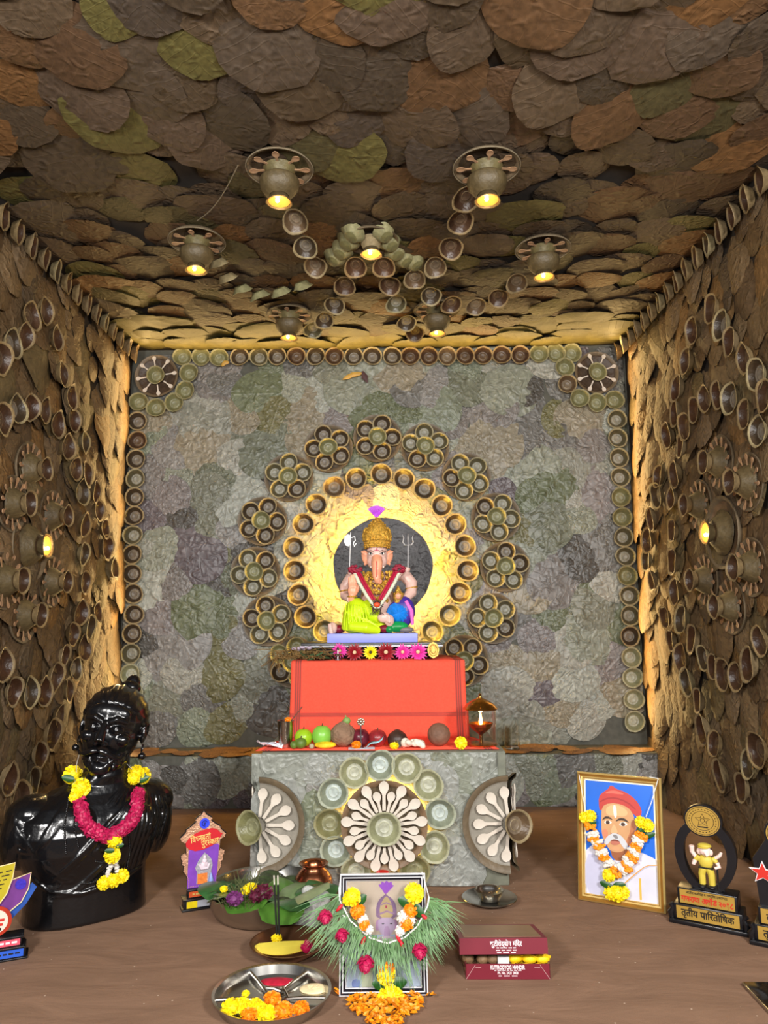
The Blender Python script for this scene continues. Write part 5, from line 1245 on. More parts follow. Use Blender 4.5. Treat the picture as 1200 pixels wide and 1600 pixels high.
b = MB(); b.poly([tp2(*p) for p in ((190, 500), (235, 440), (320, 380), (450, 335), (600, 320), (680, 345), (730, 400), (770, 420), (700, 520), (600, 590), (480, 630), (340, 640), (240, 600), (195, 555))], .0068, .0090, RX(PI/2)); rp = b.build('red_panel', mat('award_red', rgb(196, 34, 44), 0.4, var=.06), tw, smooth=False)
deva(['िव', ('half', 'घ'), 'नह', ('reph', 'ता')], .030, M_tg, 'lettering', rp, T(tp2(420, 450)[0], -.0095, tp2(420, 455)[1]) @ RY(-.12) @ FACE, .075, bold=.0005); deva(['पुर', ('half', 'स'), 'कार'], .028, M_tg, 'lettering', rp, T(tp2(570, 520)[0], -.0095, tp2(570, 530)[1]) @ RY(-.12) @ FACE, .066, bold=.0005)
b = MB(); b.poly(circ(.0185, 28, cx=tp2(478, 235)[0], cy=tp2(478, 235)[1]), .005, .0095, RX(PI/2)); rd = b.build('blue_roundel', mat('award_blue', rgb(50, 70, 220), 0.35, var=.1), tw, angle=.6)
b = MB(); x, z = tp2(478, 235); b.tube([(x+.010*math.cos(t), -.0100, z+.010*math.sin(t)) for t in (0.4, 1.2, 2, 2.8, 3.6, 4.4, 5)], .0016, 6); b.ell((x, -.0100, z), (.004, .001, .005)); b.build('roundel_mark', mat('award_navy', rgb(24, 26, 110), .4), rd)
arch = [(370, 1140), (375, 960), (345, 900), (390, 800), (440, 735), (490, 680), (540, 720), (600, 790), (620, 880), (600, 960), (620, 1140)]
b = MB(); b.poly([tp2(*p) for p in arch], .0068, .0085, RX(PI/2)); ar = b.build('arch', mat('award_silver', rgb(176, 174, 182), 0.35, .3, var=.25, vscale=140), tw, smooth=False)
b = MB(); x, z = tp2(490, 870); b.ell((x, -.010, z), (.014, .005, .016)); b.ell((x, -.011, z+.016), (.009, .005, .010)); b.ell((x, -.012, z+.028), (.006, .004, .009)); b.tube([(x-.018, -.009, z+.004), (x-.012, -.012, z-.010), (x+.012, -.012, z-.010), (x+.018, -.009, z+.004)], .005, 8); b.tube([(x, -.015, z+.014), (x, -.016, z+.004), (x+.004, -.015, z)], .003, 8); b.build('seated_figure', mat('relief_pink', rgb(214, 196, 206), .4, var=.15), ar)
b = MB(); x0, z0 = tp2(385, 1140); b.box(x0, x0+.036, -.011, -.0085, z0, z0+.036); b.build('orange_plinth', mat('plinth_orange', rgb(216, 120, 50), .5, var=.2, vscale=120), ar, smooth=False)
b = MB(); x, z = tp2(595, 1140); b.lathe([(.008, 0), (.010, .01), (.006, .022), (.003, .032), (0, .036)], 14, T(x, -.012, z)); b.build('blue_lamp', mat('pale_blue', rgb(130, 150, 206), .4), ar)
tw.scale = (.83,)*3
# layered award at the left picture edge
pl_ = G(-13, 1506); la = thing('petal_award', 'award of yellow, purple and blue petals on a black base, at the left picture edge', 'trophy', (pl_.x, pl_.y+.03, 0), .42)
b = MB(); b.bbox(-.09, .09, -.04, .04, 0, .006, .002); b.bbox(-.082, .082, -.034, .034, .006, .036, .002); b.bbox(-.078, .078, -.04, .036, .034, .040, .0015); b.bbox(-.062, .068, -.028, .028, .040, .066, .002); b.bbox(-.07, .074, -.032, .032, .064, .070, .0015); b.build('base', M_bk, la)
b = MB(); b.box(-.072, .076, -.0355, -.0338, .009, .032); s_ = b.build('blue_strip', mat('strip_blue', rgb(44, 90, 196), .4, var=.05), la, smooth=False); bars(6, .11, .005, M_tb, 'small_print', s_, T(0.01, -.036, .021) @ FACE)
b = MB(); b.box(-.056, .064, -.0295, -.0278, .043, .062); s_ = b.build('pink_strip', mat('strip_pink', rgb(224, 84, 104), .4, var=.05), la, smooth=False); bars(5, .1, .006, M_tw, 'small_print', s_, T(0.005, -.030, .053) @ FACE)
M_prp2 = mat('petal_violet', rgb(104, 54, 122), .35, var=.3, vscale=14); M_blu2 = mat('petal_blue', rgb(40, 76, 150), .35, var=.3, vscale=14); M_ylo = mat('petal_plaque_yellow', rgb(176, 160, 40), .35, var=.15, vscale=10); M_cream = mat('cream_edge', rgb(236, 214, 160), .4, var=.05)
def petal(pts, y0, y1, m, name, edge=True):
    b = MB(); b.poly(pts, -y0-.0, -y1+.0, RX(PI/2)) if False else b.poly(pts, y0, y1, RX(PI/2))
    o = b.build(name, m, la, smooth=False)
    if edge:
        e = MB(); e.tube([(x, -y1, z) for x, z in pts], .0018, 6, closed=True); e.build('edge', M_cream, o)
    return o
petal([(.0, .085), (.03, .11), (.075, .155), (.105, .205), (.09, .22), (.06, .20), (.02, .15), (-.02, .11)], -.012, -.008, M_blu2, 'blue_petal', False)
petal([(-.02, .12), (.02, .135), (.06, .165), (.08, .205), (.085, .255), (.05, .245), (.03, .24), (.0, .19), (-.03, .15)], -.006, -.002, M_prp2, 'violet_petal')
e_ = petal([(-.05, .13), (-.02, .15), (.015, .20), (.03, .25), (.035, .295), (-.04, .285), (-.09, .27), (-.08, .18)], .002, .006, M_ylo, 'yellow_petal')
[bars(3, .085-.006*q, .0035, M_tb, 'small_print', e_, T(-.016-.004*q, -.0064, .268-.013*q) @ RY(-.1) @ FACE, q) for q in range(8)]
b = MB(); b.poly(circ(.017, 24, cx=.055, cy=.222), -.002, .0, RX(PI/2)); b.build('blue_roundel', mat('award_navy2', rgb(56, 44, 170), .4, var=.3, vscale=160), la, angle=.6)
b = MB(); b.poly(circ(.047, 36, cx=-.012, cy=.118), .006, .010, RX(PI/2)); rg = b.build('red_roundel', mat('roundel_red', rgb(170, 50, 30), .35, var=.1), la, angle=.6)
b = MB(); b.poly(circ(.036, 36, cx=-.012, cy=.118), .010, .012, RX(PI/2)); b.build('roundel_face', mat('roundel_cream', rgb(232, 206, 190), .4, var=.03), rg, angle=.6)
text('श्री', .014, M_tb, 'lettering', rg, T(-.012, -.0125, .137) @ FACE); [bars(2, .05-.008*q, .008, M_tr if q < 2 else M_tb, 'small_print', rg, T(-.012, -.0125, .122-.014*q) @ FACE, q+3) for q in range(3)]

la.scale = (.80,)*3
# ------------------------------------------------------------------ gold-framed portrait
def flat(parent, pts, m, y, name=None, closed=True):
    """a printed shape: thin outline facing -y"""
    b = MB(); b.poly(pts, -y, -y+.00018, RX(PI/2)); return b
pa, pc = G(904, 1406), G(1041, 1429); wP = (pc-pa).length; ang = math.atan2((pc-pa).y, (pc-pa).x); mid_ = (pa+pc)/2; hP = wP*1.465
LEAN = 0.15
portrait = thing('framed_portrait', 'gold-framed painted portrait of a moustached man in a red turban', 'picture', M=T(mid_.x, mid_.y, 0.002) @ RZ(ang) @ RX(-LEAN))
M_frame = mat('gilt_wood', rgb(176, 128, 56), 0.3, 0.55, var=.12, vscale=40); M_fhi = mat('gilt_light', rgb(228, 196, 120), 0.3, 0.5, var=.05)
def framebars(par, w, h, fw, prof, mats):
    """mitred moulding: prof = list of (offset inward 0..1, height, material)"""
    for nm, L_, M in (('frame_bar', w, T(0, 0, 0)), ('frame_bar', w, T(0, 0, h) @ RY(PI)), ('frame_bar', h, T(-w/2, 0, h/2) @ RY(PI/2)), ('frame_bar', h, T(w/2, 0, h/2) @ RY(-PI/2))):
        b = MB(); vs = []; fs = []; ms = []
        P_ = [(0, .012, prof[0][2])]+list(prof)+[(1, .012, prof[-1][2])]
        for o, y, mi in P_:
            for s in (-1, 1): vs.append((s*(L_/2-o*fw), y if y > 0 else y, o*fw))
        for k in range(len(P_)-1): fs.append((2*k, 2*k+1, 2*k+3, 2*k+2)); ms.append(P_[k][2])
        n = len(P_); fs.append((2*(n-1), 2*(n-1)+1, 1, 0)); ms.append(0)
        fs.append(tuple(2*k for k in range(n))[::-1]); fs.append(tuple(2*k+1 for k in range(n))); ms += [0, 0]
        b.add(vs, fs, None, ms); o_ = b.build(nm, mats, par, smooth=False, loc=None); o_.matrix_local = M
fw = .021
framebars(portrait, wP, hP, fw, [(0, -.004, 1), (.22, -.010, 0), (.45, -.006, 0), (.6, -.004, 1), (.8, -.002, 0), (.9, 0.0, 1), (1, .003, 1)], [M_frame, M_fhi])
def PM(zx, zy):
    u = (zx-(135-40*(zy-90)/1275))/(840+35*(zy-90)/1275); top_ = 90+60*u; bot = 1365+175*u; return ((u-.5)*wP, hP*(1-(zy-top_)/(bot-top_)))
def pm(*pts): return [PM(*p) for p in pts]
def smoothpoly(pts, it=2):
    for _ in range(it):
        q = []
        for i in range(len(pts)):
            a, c = pts[i], pts[(i+1) % len(pts)]; q += [(a[0]*.75+c[0]*.25, a[1]*.75+c[1]*.25), (a[0]*.25+c[0]*.75, a[1]*.25+c[1]*.75)]
        pts = q
    return pts
PC = {}
def pmat(n, c, var=.06, vs=20): return mat('print_'+n, rgb(*c), .35, var=var, vscale=vs)
b = MB(); b.box(-wP/2+fw*.8, wP/2-fw*.8, .004, .009, fw*.8, hP-fw*.8); sheet = b.build('picture_sheet', pmat('blue', (16, 98, 206), .10, 8), portrait, smooth=False)
layers = [
 ('cream_border', None, (238, 226, 198), None),
 ('garment', (206, 206, 220), [(170, 1300), (165, 900), (260, 840), (380, 900), (470, 1000), (600, 960), (760, 930), (860, 980), (905, 1010), (905, 1500), (540, 1440), (160, 1400)], 0),
 ('garment_fold', (178, 180, 200), [(560, 1240), (700, 1130), (800, 1060), (905, 1066), (905, 1078), (800, 1076), (710, 1142), (570, 1256)], 1),
 ('gold_line', (206, 150, 70), [(560, 1232), (700, 1120), (800, 1050), (905, 1056), (905, 1064), (800, 1060), (706, 1130), (566, 1244)], 1),
 ('gold_stripe', (214, 176, 80), [(716, 1185), (738, 1185), (738, 1400), (716, 1400)], 0),
 ('shadow_cloth', (188, 188, 212), [(160, 1400), (165, 930), (330, 930), (350, 1420)], 1),
 ('neck', (150, 90, 56), [(430, 860), (640, 860), (650, 960), (560, 1010), (470, 1000)], 1),
 ('ear', (196, 134, 96), [(690, 590), (722, 600), (715, 700), (680, 720)], 2),
 ('face', (198, 150, 104), [(368, 500), (380, 440), (500, 405), (640, 450), (702, 560), (700, 680), (660, 800), (600, 900), (520, 926), (440, 905), (395, 830), (362, 740), (360, 620)], 2),
 ('cheek_shade', (180, 112, 74), [(700, 580), (704, 690), (660, 810), (610, 890), (600, 820), (650, 720), (660, 620)], 2),
 ('cheek_left', (206, 130, 96), [(364, 690), (420, 680), (430, 760), (396, 780), (370, 750)], 2),
 ('forehead', (212, 174, 124), [(420, 450), (540, 430), (640, 500), (620, 560), (500, 550), (410, 540)], 2),
 ('mark', (232, 226, 214), [(486, 440), (520, 442), (524, 570), (494, 570)], 1),
 ('turban', (186, 60, 52), [(345, 480), (345, 350), (400, 300), (450, 270), (465, 235), (500, 240), (520, 268), (620, 300), (720, 380), (775, 480), (765, 560), (700, 550), (640, 460), (520, 415), (400, 430), (365, 500)], 1),
 ('turban_band', (160, 46, 44), [(352, 400), (420, 362), (520, 355), (640, 400), (720, 480), (710, 490), (630, 415), (520, 372), (425, 378), (356, 415)], 1),
 ('turban_light', (226, 100, 84), [(400, 320), (470, 285), (540, 290), (620, 330), (540, 325), (470, 315)], 2),
 ('eye', (238, 230, 216), [(384, 618), (416, 594), (458, 602), (474, 622), (430, 638)], 1),
 ('eye', (238, 230, 216), [(536, 640), (570, 612), (610, 616), (632, 642), (580, 662)], 1),
 ('iris', (70, 46, 34), [(408, 598), (446, 598), (450, 634), (408, 634)], 2),
 ('iris', (70, 46, 34), [(560, 618), (600, 618), (606, 656), (562, 656)], 2),
 ('brow', (60, 44, 36), [(368, 600), (384, 572), (410, 552), (450, 558), (484, 598), (450, 580), (410, 576)], 1),
 ('brow', (60, 44, 36), [(502, 612), (530, 582), (560, 570), (605, 576), (652, 630), (600, 602), (552, 594)], 1),
 ('nose', (216, 172, 126), [(478, 640), (500, 640), (528, 720), (510, 738), (470, 738), (450, 720)], 2),
 ('nostril', (150, 86, 60), [(446, 712), (470, 736), (500, 742), (530, 722), (520, 750), (460, 750)], 2),
 ('moustache', (196, 198, 202), [(376, 820), (392, 790), (420, 756), (450, 738), (480, 726), (510, 730), (550, 745), (590, 790), (626, 852), (612, 886), (588, 892), (560, 850), (530, 806), (490, 786), (450, 800), (425, 835), (395, 845)], 1),
 ('moustache_shade', (130, 126, 126), [(470, 740), (520, 745), (530, 790), (490, 780)], 2),
 ('mouth', (180, 108, 88), [(440, 812), (500, 792), (556, 822), (520, 850), (460, 846)], 2),
 ('mouth_shade', (110, 50, 40), [(440, 806), (500, 786), (556, 818), (500, 806)], 2),
 ('chin_light', (206, 152, 110), [(440, 866), (540, 866), (540, 905), (470, 905)], 2)]
x0, x1, z0, z1 = -wP/2+fw, wP/2-fw, fw, hP-fw; cb = .004
for nm, q in (('cream_border', [(x0, z1-cb), (x1, z1-cb), (x1, z1), (x0, z1)]), ('cream_border', [(x0, z0), (x0+cb, z0), (x0+cb, z1), (x0, z1)]), ('cream_border', [(x1-cb, z0), (x1, z0), (x1, z1), (x1-cb, z1)])):
    flat(None, q, None, .0036).build(nm, pmat('cream', (238, 226, 198)), sheet, smooth=False)
for k, (nm, c, pts, sm) in enumerate(layers[1:]):
    q = pm(*pts); q = [(min(max(x, x0), x1), min(max(z, z0), z1)) for x, z in q]
    if sm: q = smoothpoly(q, sm)
    flat(None, q, None, .0036-.00006*k).build(nm, pmat(nm, c), sheet, smooth=False)
def easel(par, h, lean):
    # strut from the back of the frame to the ground 16 cm behind, in the leaning frame's own axes
    b = MB(); b.tube([(0, .011, h*.55), (0, .16*math.cos(lean), .16*math.sin(lean)+.004)], .006, 6)
    b.build('easel_leg', mat('easel_brown', rgb(70, 48, 34), .7), par)
easel(portrait, hP, LEAN)
pg = thing('portrait_garland', 'garland of orange and white rings with yellow marigolds over the gold-framed portrait', 'garland', M=portrait.matrix_world.copy())
FN = (0, -1, 0)
def pf(me, zx, zy, R, y, name='marigold', sp=0.0):
    x, z = PM(zx, zy); return sub(name, me, pg, frame((x, -y, z), FN, spin=zx+sp) @ Matrix.Scale(R, 4))
for (x, y, R) in ((205, 560, .019), (268, 545, .020), (770, 610, .019), (835, 640, .021), (430, 1140, .021), (470, 1120, .016), (440, 1310, .022), (510, 1320, .026), (570, 1310, .02)): pf(PY, x, y, R, .016)
def puff_ring(zx, zy, ang_, m, name, L=.026):
    """a thick little ring of packed petals, lying across the string"""
    rr = random.Random(zx); b = MB()
    for k in range(34):
        a = rr.uniform(0, 6.28); u = rr.uniform(-1, 1)
        b.ell((u*L*.6, rr.uniform(-.011, .004)*math.sqrt(1-u*u*.6), rr.uniform(-.008, .008)), (.0065, .0055, .0048), n=7, m=5)
    x, z = PM(zx, zy); o = b.build(name, m, pg); o.matrix_local = T(x, -.013, z) @ RY(ang_); o['kind'] = 'stuff'
for (x, y, a, w) in ((258, 655, .1, 0), (282, 735, -.3, 1), (290, 775, -.3, 0), (325, 815, -.3, 1), (342, 855, .1, 0), (365, 915, -.35, 1), (378, 965, -.3, 0), (430, 1020, -.3, 1), (770, 750, .5, 0), (735, 805, .5, 1), (720, 860, .5, 0), (688, 905, .55, 1), (670, 965, .6, 0), (622, 1000, .6, 1), (610, 1060, .8, 0), (555, 1080, .8, 1), (505, 1110, .9, 0)):
    puff_ring(x, y, a, M_wp if w else M_og, 'white_ring' if w else 'orange_ring')
for (x, y, a, s) in ((280, 610, -1.3, .03), (770, 690, -.8, .04), (850, 740, -1.2, .035), (400, 1230, 1.3, .04), (530, 1240, -1.3, .04)):
    px_, pz_ = PM(x, y); sub('leaf', LFG, pg, frame((px_, -.018, pz_), FN) @ RZ(a) @ T(0, -.5*s, 0) @ Matrix.Scale(s, 4))
b = MB()
for q in ([(215, 500), (200, 400), (160, 120)], [(820, 555), (880, 400), (955, 150)]):
    b.tube([(PM(*p)[0], -.012, PM(*p)[1]) for p in q], .0012, 5)
b.tube([(PM(955, 150)[0], -.011, PM(955, 150)[1]), (PM(870, 150)[0], -.013, PM(870, 135)[1])], .0012, 5); b.build('thread', M_thread, pg)

# ------------------------------------------------------------------ black-framed idol picture with grass garland
pa, pc = G(530, 1558), G(669, 1556); wF = (pc-pa).length; mid_ = (pa+pc)/2; hF = .258; LF = 0.20
fr = thing('framed_picture', 'black and white framed picture of a crowned elephant-headed deity behind a grass garland', 'picture', M=T(mid_.x, mid_.y, .002) @ RZ(math.atan2((pc-pa).y, (pc-pa).x)) @ RX(-LF))
M_fb = mat('frame_black', rgb(24, 22, 30), .3, var=.05); M_fwh = mat('frame_white', rgb(226, 224, 228), .3, var=.03)
framebars(fr, wF, hF, .017, [(0, -.004, 1), (.16, -.006, 0), (.42, -.006, 1), (.55, -.005, 0), (.85, -.001, 1), (1, .003, 1)], [M_fb, M_fwh])
b = MB(); b.box(-wF/2+.012, wF/2-.012, .004, .008, .012, hF-.012); sh = b.build('picture_sheet', pmat('beige', (226, 208, 186), .06, 5), fr, smooth=False)
def FM(zx, zy):   # from the 1200x1364 zoom of the frame
    u = (zx-290)/715; return ((u-.5)*wF, hF*(1-(zy-132)/985))
fl2 = [('lower_sky', (196, 212, 232), [(330, 640), (960, 640), (960, 1085), (330, 1085)], 0), ('pale_bar', (214, 222, 190), [(470, 820), (560, 820), (560, 1085), (470, 1085)], 0), ('blue_spot', (130, 150, 206), [(390, 990), (460, 990), (460, 1060), (390, 1060)], 2),
  ('plume', (160, 84, 206), [(610, 228), (632, 224), (640, 200), (662, 212), (680, 192), (698, 212), (722, 202), (726, 228), (742, 236), (705, 276), (680, 304), (664, 304), (640, 268)], 0),
  ('crown', (150, 118, 158), [(592, 520), (590, 400), (625, 340), (660, 318), (672, 300), (684, 318), (722, 340), (760, 395), (762, 520)], 1), ('crown_gold', (206, 184, 130), [(622, 510), (620, 410), (650, 350), (675, 320), (702, 350), (730, 410), (730, 510)], 1), ('crown_band', (168, 132, 166), [(600, 470), (680, 440), (752, 470), (752, 484), (680, 456), (600, 486)], 0), ('crown_gem', (190, 60, 90), [(668, 400), (682, 400), (682, 424), (668, 424)], 0), ('crown_band', (168, 132, 166), [(630, 392), (675, 372), (722, 392), (722, 402), (675, 384), (630, 402)], 0),
  ('ear', (196, 150, 196), [(590, 520), (620, 510), (620, 600), (585, 610)], 1), ('ear', (196, 150, 196), [(730, 510), (762, 520), (768, 610), (730, 600)], 1),
  ('face', (206, 184, 214), [(612, 500), (740, 500), (748, 580), (715, 640), (676, 650), (632, 640), (602, 580)], 1), ('trunk', (184, 152, 190), [(658, 570), (700, 570), (706, 660), (690, 720), (664, 720), (652, 660)], 1),
  ('eye', (60, 50, 70), [(636, 545), (658, 545), (658, 556), (636, 556)], 1), ('eye', (60, 50, 70), [(704, 545), (724, 545), (724, 556), (704, 556)], 1), ('shoulders', (212, 190, 206), [(500, 760), (540, 680), (640, 650), (720, 650), (820, 680), (860, 760)], 1)]
for k, (nm, c, pts, sm) in enumerate(fl2):
    q = [FM(*p) for p in pts]; q = smoothpoly(q, sm) if sm else q
    flat(None, q, None, .0037-.00012*k).build(nm, pmat('deity_'+nm, c), sh, smooth=False)
b = MB(); b.box(-wF/2+.013, wF/2-.013, .0008, .0014, .013, hF-.013)
gm = mat('picture_glass', (1, 1, 1, 1), .03, var=0, trans=1.0, ior=1.3); b.build('glass', gm, fr, smooth=False)
easel(fr, hF, LF)
gg = thing('grass_garland', 'garland of green grass blades, magenta roses and white beads on the black-framed picture', 'garland', M=fr.matrix_world.copy())
rr = random.Random(12)
# bead arc: control line in zoom pixels
def arc(t):
    pts = [(285, 240), (290, 340), (380, 510), (540, 650), (680, 695), (820, 650), (930, 560), (1015, 400), (1030, 330)]
    s = t*(len(pts)-1); q = min(int(s), len(pts)-2); u = s-q; a, c = pts[q], pts[q+1]; return (a[0]+(c[0]-a[0])*u, a[1]+(c[1]-a[1])*u)
b = MB()
for k in range(460):
    t = rr.uniform(0.09, .97); ax_, az_ = FM(*arc(t)); cx, cz = FM(670, 330)
    d = (Vector((ax_-cx, 0, az_-cz)).normalized()+Vector((0, 0, -.55))).normalized(); L_ = rr.uniform(.035, .098)*(1.25 if t < .35 else 1.0)
    a = rr.gauss(0, .33); d = Vector((d.x*math.cos(a)-d.z*math.sin(a), 0, d.x*math.sin(a)+d.z*math.cos(a)))
    p0 = Vector((ax_, -.010-rr.uniform(0, .008), az_+rr.uniform(-.006, .01))); y1 = -.012-rr.uniform(0, .035)*(1 if abs(ax_) > 0 else 1)
    p2 = p0+d*L_+Vector((0, y1, -.012*rr.uniform(0, 1.4))); pm_ = (p0+p2)/2+Vector((0, -.006, .006)); 
    z_floor = p2.z
    s = Vector((d.z, 0, -d.x))*.0013
    b.add([p0-s*.7, p0+s*.7, pm_+s, p2, pm_-s], [(0, 1, 2, 4), (4, 2, 3)])
M_grass = mat('durva_grass', rgb(98, 134, 86), .5, var=.4, vscale=28)
o_ = b.build('grass_blades', M_grass, gg, smooth=False); o_['kind'] = 'stuff'
b = MB()
for k in range(120): x, z = FM(*arc(k/119)); b.ell((x, -.020, z), (.0022, .0022, .0022), n=6, m=5)
for q in ([(285, 240), (300, 130)], [(1030, 330), (1000, 200), (975, 115)], [(240, 370), (250, 440), (330, 470), (370, 560), (360, 620)], [(480, 720), (530, 700), (560, 760)]):
    b.tube([(FM(*p)[0], -.019, FM(*p)[1]) for p in q], .0011, 5)
b.build('bead_string', M_thread, gg)['kind'] = 'stuff'
def ff(me, zx, zy, R, y, name): x, z = FM(zx, zy); return sub(name, me, gg, frame((x, -y, z), FN, up=(0, 0, -1), spin=zx*.01) @ Matrix.Scale(R, 4))
for (x, y, R) in ((180, 440, .023), (315, 590, .022), (505, 810, .027), (935, 715, .025)):
    X_, Z_ = FM(x, y); sub('rose', ROSE, gg, frame((X_, -.055, Z_), (.15, -.75, -1), up=(0, 1, 0), spin=x) @ Matrix.Scale(R, 4))
M_rb = mat('red_bud', rgb(206, 30, 44), .5, var=.2)
b = MB(); b.ell((0, 0, 0), (.4, .4, 1), n=10, m=8); BUD = b.mesh('red_bud', M_rb)
for (x, y, a) in ((290, 400, .8), (485, 670, .5), (770, 650, -.5), (800, 705, -.4), (990, 485, -.9)):
    X_, Z_ = FM(x, y); sub('red_bud', BUD, gg, T(X_, -.026, Z_) @ RY(a) @ Matrix.Scale(.011, 4))
# flowers tied to the frame corners and foot
mg = thing('frame_flowers', 'yellow and orange marigolds with leaves tied on the black-framed picture', 'garland', M=fr.matrix_world.copy())
gg2 = gg; gg = mg
for (x, y, R, m, n) in ((395, 310, .022, PY, 'marigold'), (360, 335, .014, PY, 'marigold'), (905, 285, .025, PY, 'marigold'), (440, 425, .019, PO, 'orange_marigold'), (870, 430, .018, PO, 'orange_marigold'), (495, 535, .014, PO, 'orange_marigold'), (840, 530, .018, PO, 'orange_marigold'), (480, 490, .014, PW, 'white_flower'), (820, 480, .018, PW, 'white_flower'), (870, 500, .014, PW, 'white_flower'), (530, 575, .012, PW, 'white_flower'), (790, 585, .014, PW, 'white_flower'), (670, 935, .024, PY, 'marigold'), (690, 880, .015, PO, 'orange_marigold'), (640, 890, .013, PO, 'orange_marigold'), (700, 1095, .027, PY, 'marigold'), (650, 1110, .018, PY, 'marigold'), (755, 1105, .018, PY, 'marigold')):
    ff(m, x, y, R, .030, n)
for (x, y, a, s) in ((450, 350, -.9, .045), (860, 370, 1.2, .055), (920, 420, .9, .05), (640, 1015, 1.4, .05), (740, 1005, -1.4, .055)):
    X_, Z_ = FM(x, y); sub('leaf', LFG, mg, frame((X_, -.028, Z_), FN) @ RZ(a) @ T(0, -.5*s, 0) @ Matrix.Scale(s, 4))
# marigold petals strewn before the frame
b = MB(); rr = random.Random(21)
for k in range(330):
    a = rr.uniform(0, 2*PI); r = math.sqrt(rr.uniform(0, 1)); px = 602+58*r*math.cos(a); py = 1578+26*r*math.sin(a)+ (6 if abs(px-602) < 30 else -6)
    if k < 6: px = rr.choice((526, 532, 676, 668)); py = 1560+rr.uniform(-3, 3)
    p = G(px, py); h = .003+.012*max(0, 1-r)*rr.uniform(0, 1); L_ = rr.uniform(.006, .011)
    R = Euler((rr.uniform(-.6, .6), rr.uniform(-.6, .6), rr.uniform(0, 6.28))).to_matrix().to_4x4()
    b.add([(-L_, 0, 0), (-L_*.2, -.005, .002), (L_*.8, -.0045, .0035), (L_*.8, .0045, .0035), (-L_*.2, .005, .002), (0, 0, -.001)], [(0, 1, 5), (1, 2, 5), (2, 3, 5), (3, 4, 5), (4, 0, 5)], T(p.x, p.y, h+.005) @ R)
o_ = b.build('marigold_petals', mat('loose_petal', rgb(232, 140, 16), .5, var=.3, vscale=70), smooth=False); tag(o_, 'loose orange marigold petals strewn before the black-framed picture', 'petals'); o_['kind'] = 'stuff'
p = G(598, 1395); b = MB(); b.lathe([(.026, 0), (.028, .01), (.028, .055), (.022, .062), (.0, .062)], 20, cap0=True)
kz = P(597, 1362, p.y-.03).z/.083
bt = thing('kumkum_jar', 'small jar with a red cap behind the black-framed picture', 'jar', (p.x, p.y-.03, 0.0)); b.build('body', mat('jar_pink', rgb(206, 120, 110), .4), bt)
b = MB(); b.lathe([(.0, .062), (.021, .062), (.021, .08), (.019, .083), (0, .083)], 20); b.build('cap', mat('red_cap', rgb(226, 30, 26), .35), bt); bt.scale = (1, 1, kz)
# ------------------------------------------------------------------ vessels and offerings on the floor
M_steel = mat('steel', rgb(190, 188, 182), .22, 1.0, var=.08, vscale=8); M_copper = mat('copper', rgb(190, 120, 84), .25, 1.0, var=.15, vscale=14); M_copd = mat('copper_dull', rgb(160, 112, 84), .32, .9, var=.2, vscale=16)
def vessel(name, prof, m, loc, label, cat, n=48, part=None):
    b = MB(); b.lathe(prof, n, cap0=True); o = b.build(name, m, angle=.9); o.location = loc; return tag(o, label, cat)
pb = G(417, 1426); pb = Vector((pb.x, pb.y+.02, 0))
R_ = .187
vessel('steel_bowl', [(R_*.80, 0), (R_*.86, .004), (R_*.93, .03), (R_*.97, .066), (R_*1.02, .070), (R_*1.02, .074), (R_*.96, .073), (R_*.91, .03), (R_*.83, .008), (0, .007)], M_steel, pb, 'wide steel basin heaped with green leaves and flowers near the copper pot', 'bowl')
LB = [leaf_mesh('betel_leaf', mat('betel_green_%d' % k, rgb(*c), .3, var=.25, vscale=3, spec=.6), .75, 60+k, 1, .16, .012, 6, 8) for k, c in enumerate(((70, 112, 40), (104, 128, 84), (48, 90, 48), (134, 148, 106)))]
rr = random.Random(31)
spots = [(440, 1420, 0, .13, 1.5, 'glossy betel leaf lying at the front of the steel basin'), (385, 1412, 0, .13, -1.5, 'mid-green betel leaf at the front left of the basin'), (340, 1398, 2, .12, 2.2, 'dark betel leaf hanging over the left rim of the basin'), (465, 1392, 1, .13, -.4, 'pale betel leaf at the back right of the basin'), (495, 1395, 2, .13, -1.3, 'dark betel leaf over the right rim of the basin'), (480, 1405, 3, .14, -.9, 'grey-green betel leaf across the right of the basin'), (440, 1385, 0, .12, .3, 'betel leaf standing at the back of the basin'), (415, 1400, 2, .12, .8, 'dark betel leaf amid the basin'), (360, 1410, 0, .11, -2.2, 'betel leaf low at the left front of the basin'), (500, 1388, 2, .10, .9, 'small dark betel leaf at the far right rim'), (460, 1415, 2, .10, 2.4, 'dark betel leaf by the incense sticks'), (345, 1410, 1, .10, 2.8, 'pale crumpled leaf at the left rim')]
for i, (x, y, k, s, a, lab) in enumerate(spots):
    p = G(x, y-5, .085); o = link('betel_leaf', LB[k], M=T(p.x, p.y, .078+.010*(i % 3)) @ RZ(a) @ RX(rr.uniform(.05, .35)) @ RY(rr.uniform(-.4, .4)) @ T(0, -.5*s, 0) @ Matrix.Scale(s, 4)); tag(o, lab, 'leaf', 'betel leaves in the steel basin')
M_vio = mat('violet_bloom', rgb(110, 48, 104), .5, var=.35, vscale=80); PV = pompom('violet_flower', M_vio, 1.0, .8, 60, 9); M_wine = mat('wine_bloom', rgb(86, 18, 46), .5, var=.35, vscale=80); PWN = pompom('wine_flower', M_wine, 1.0, .8, 60, 8)
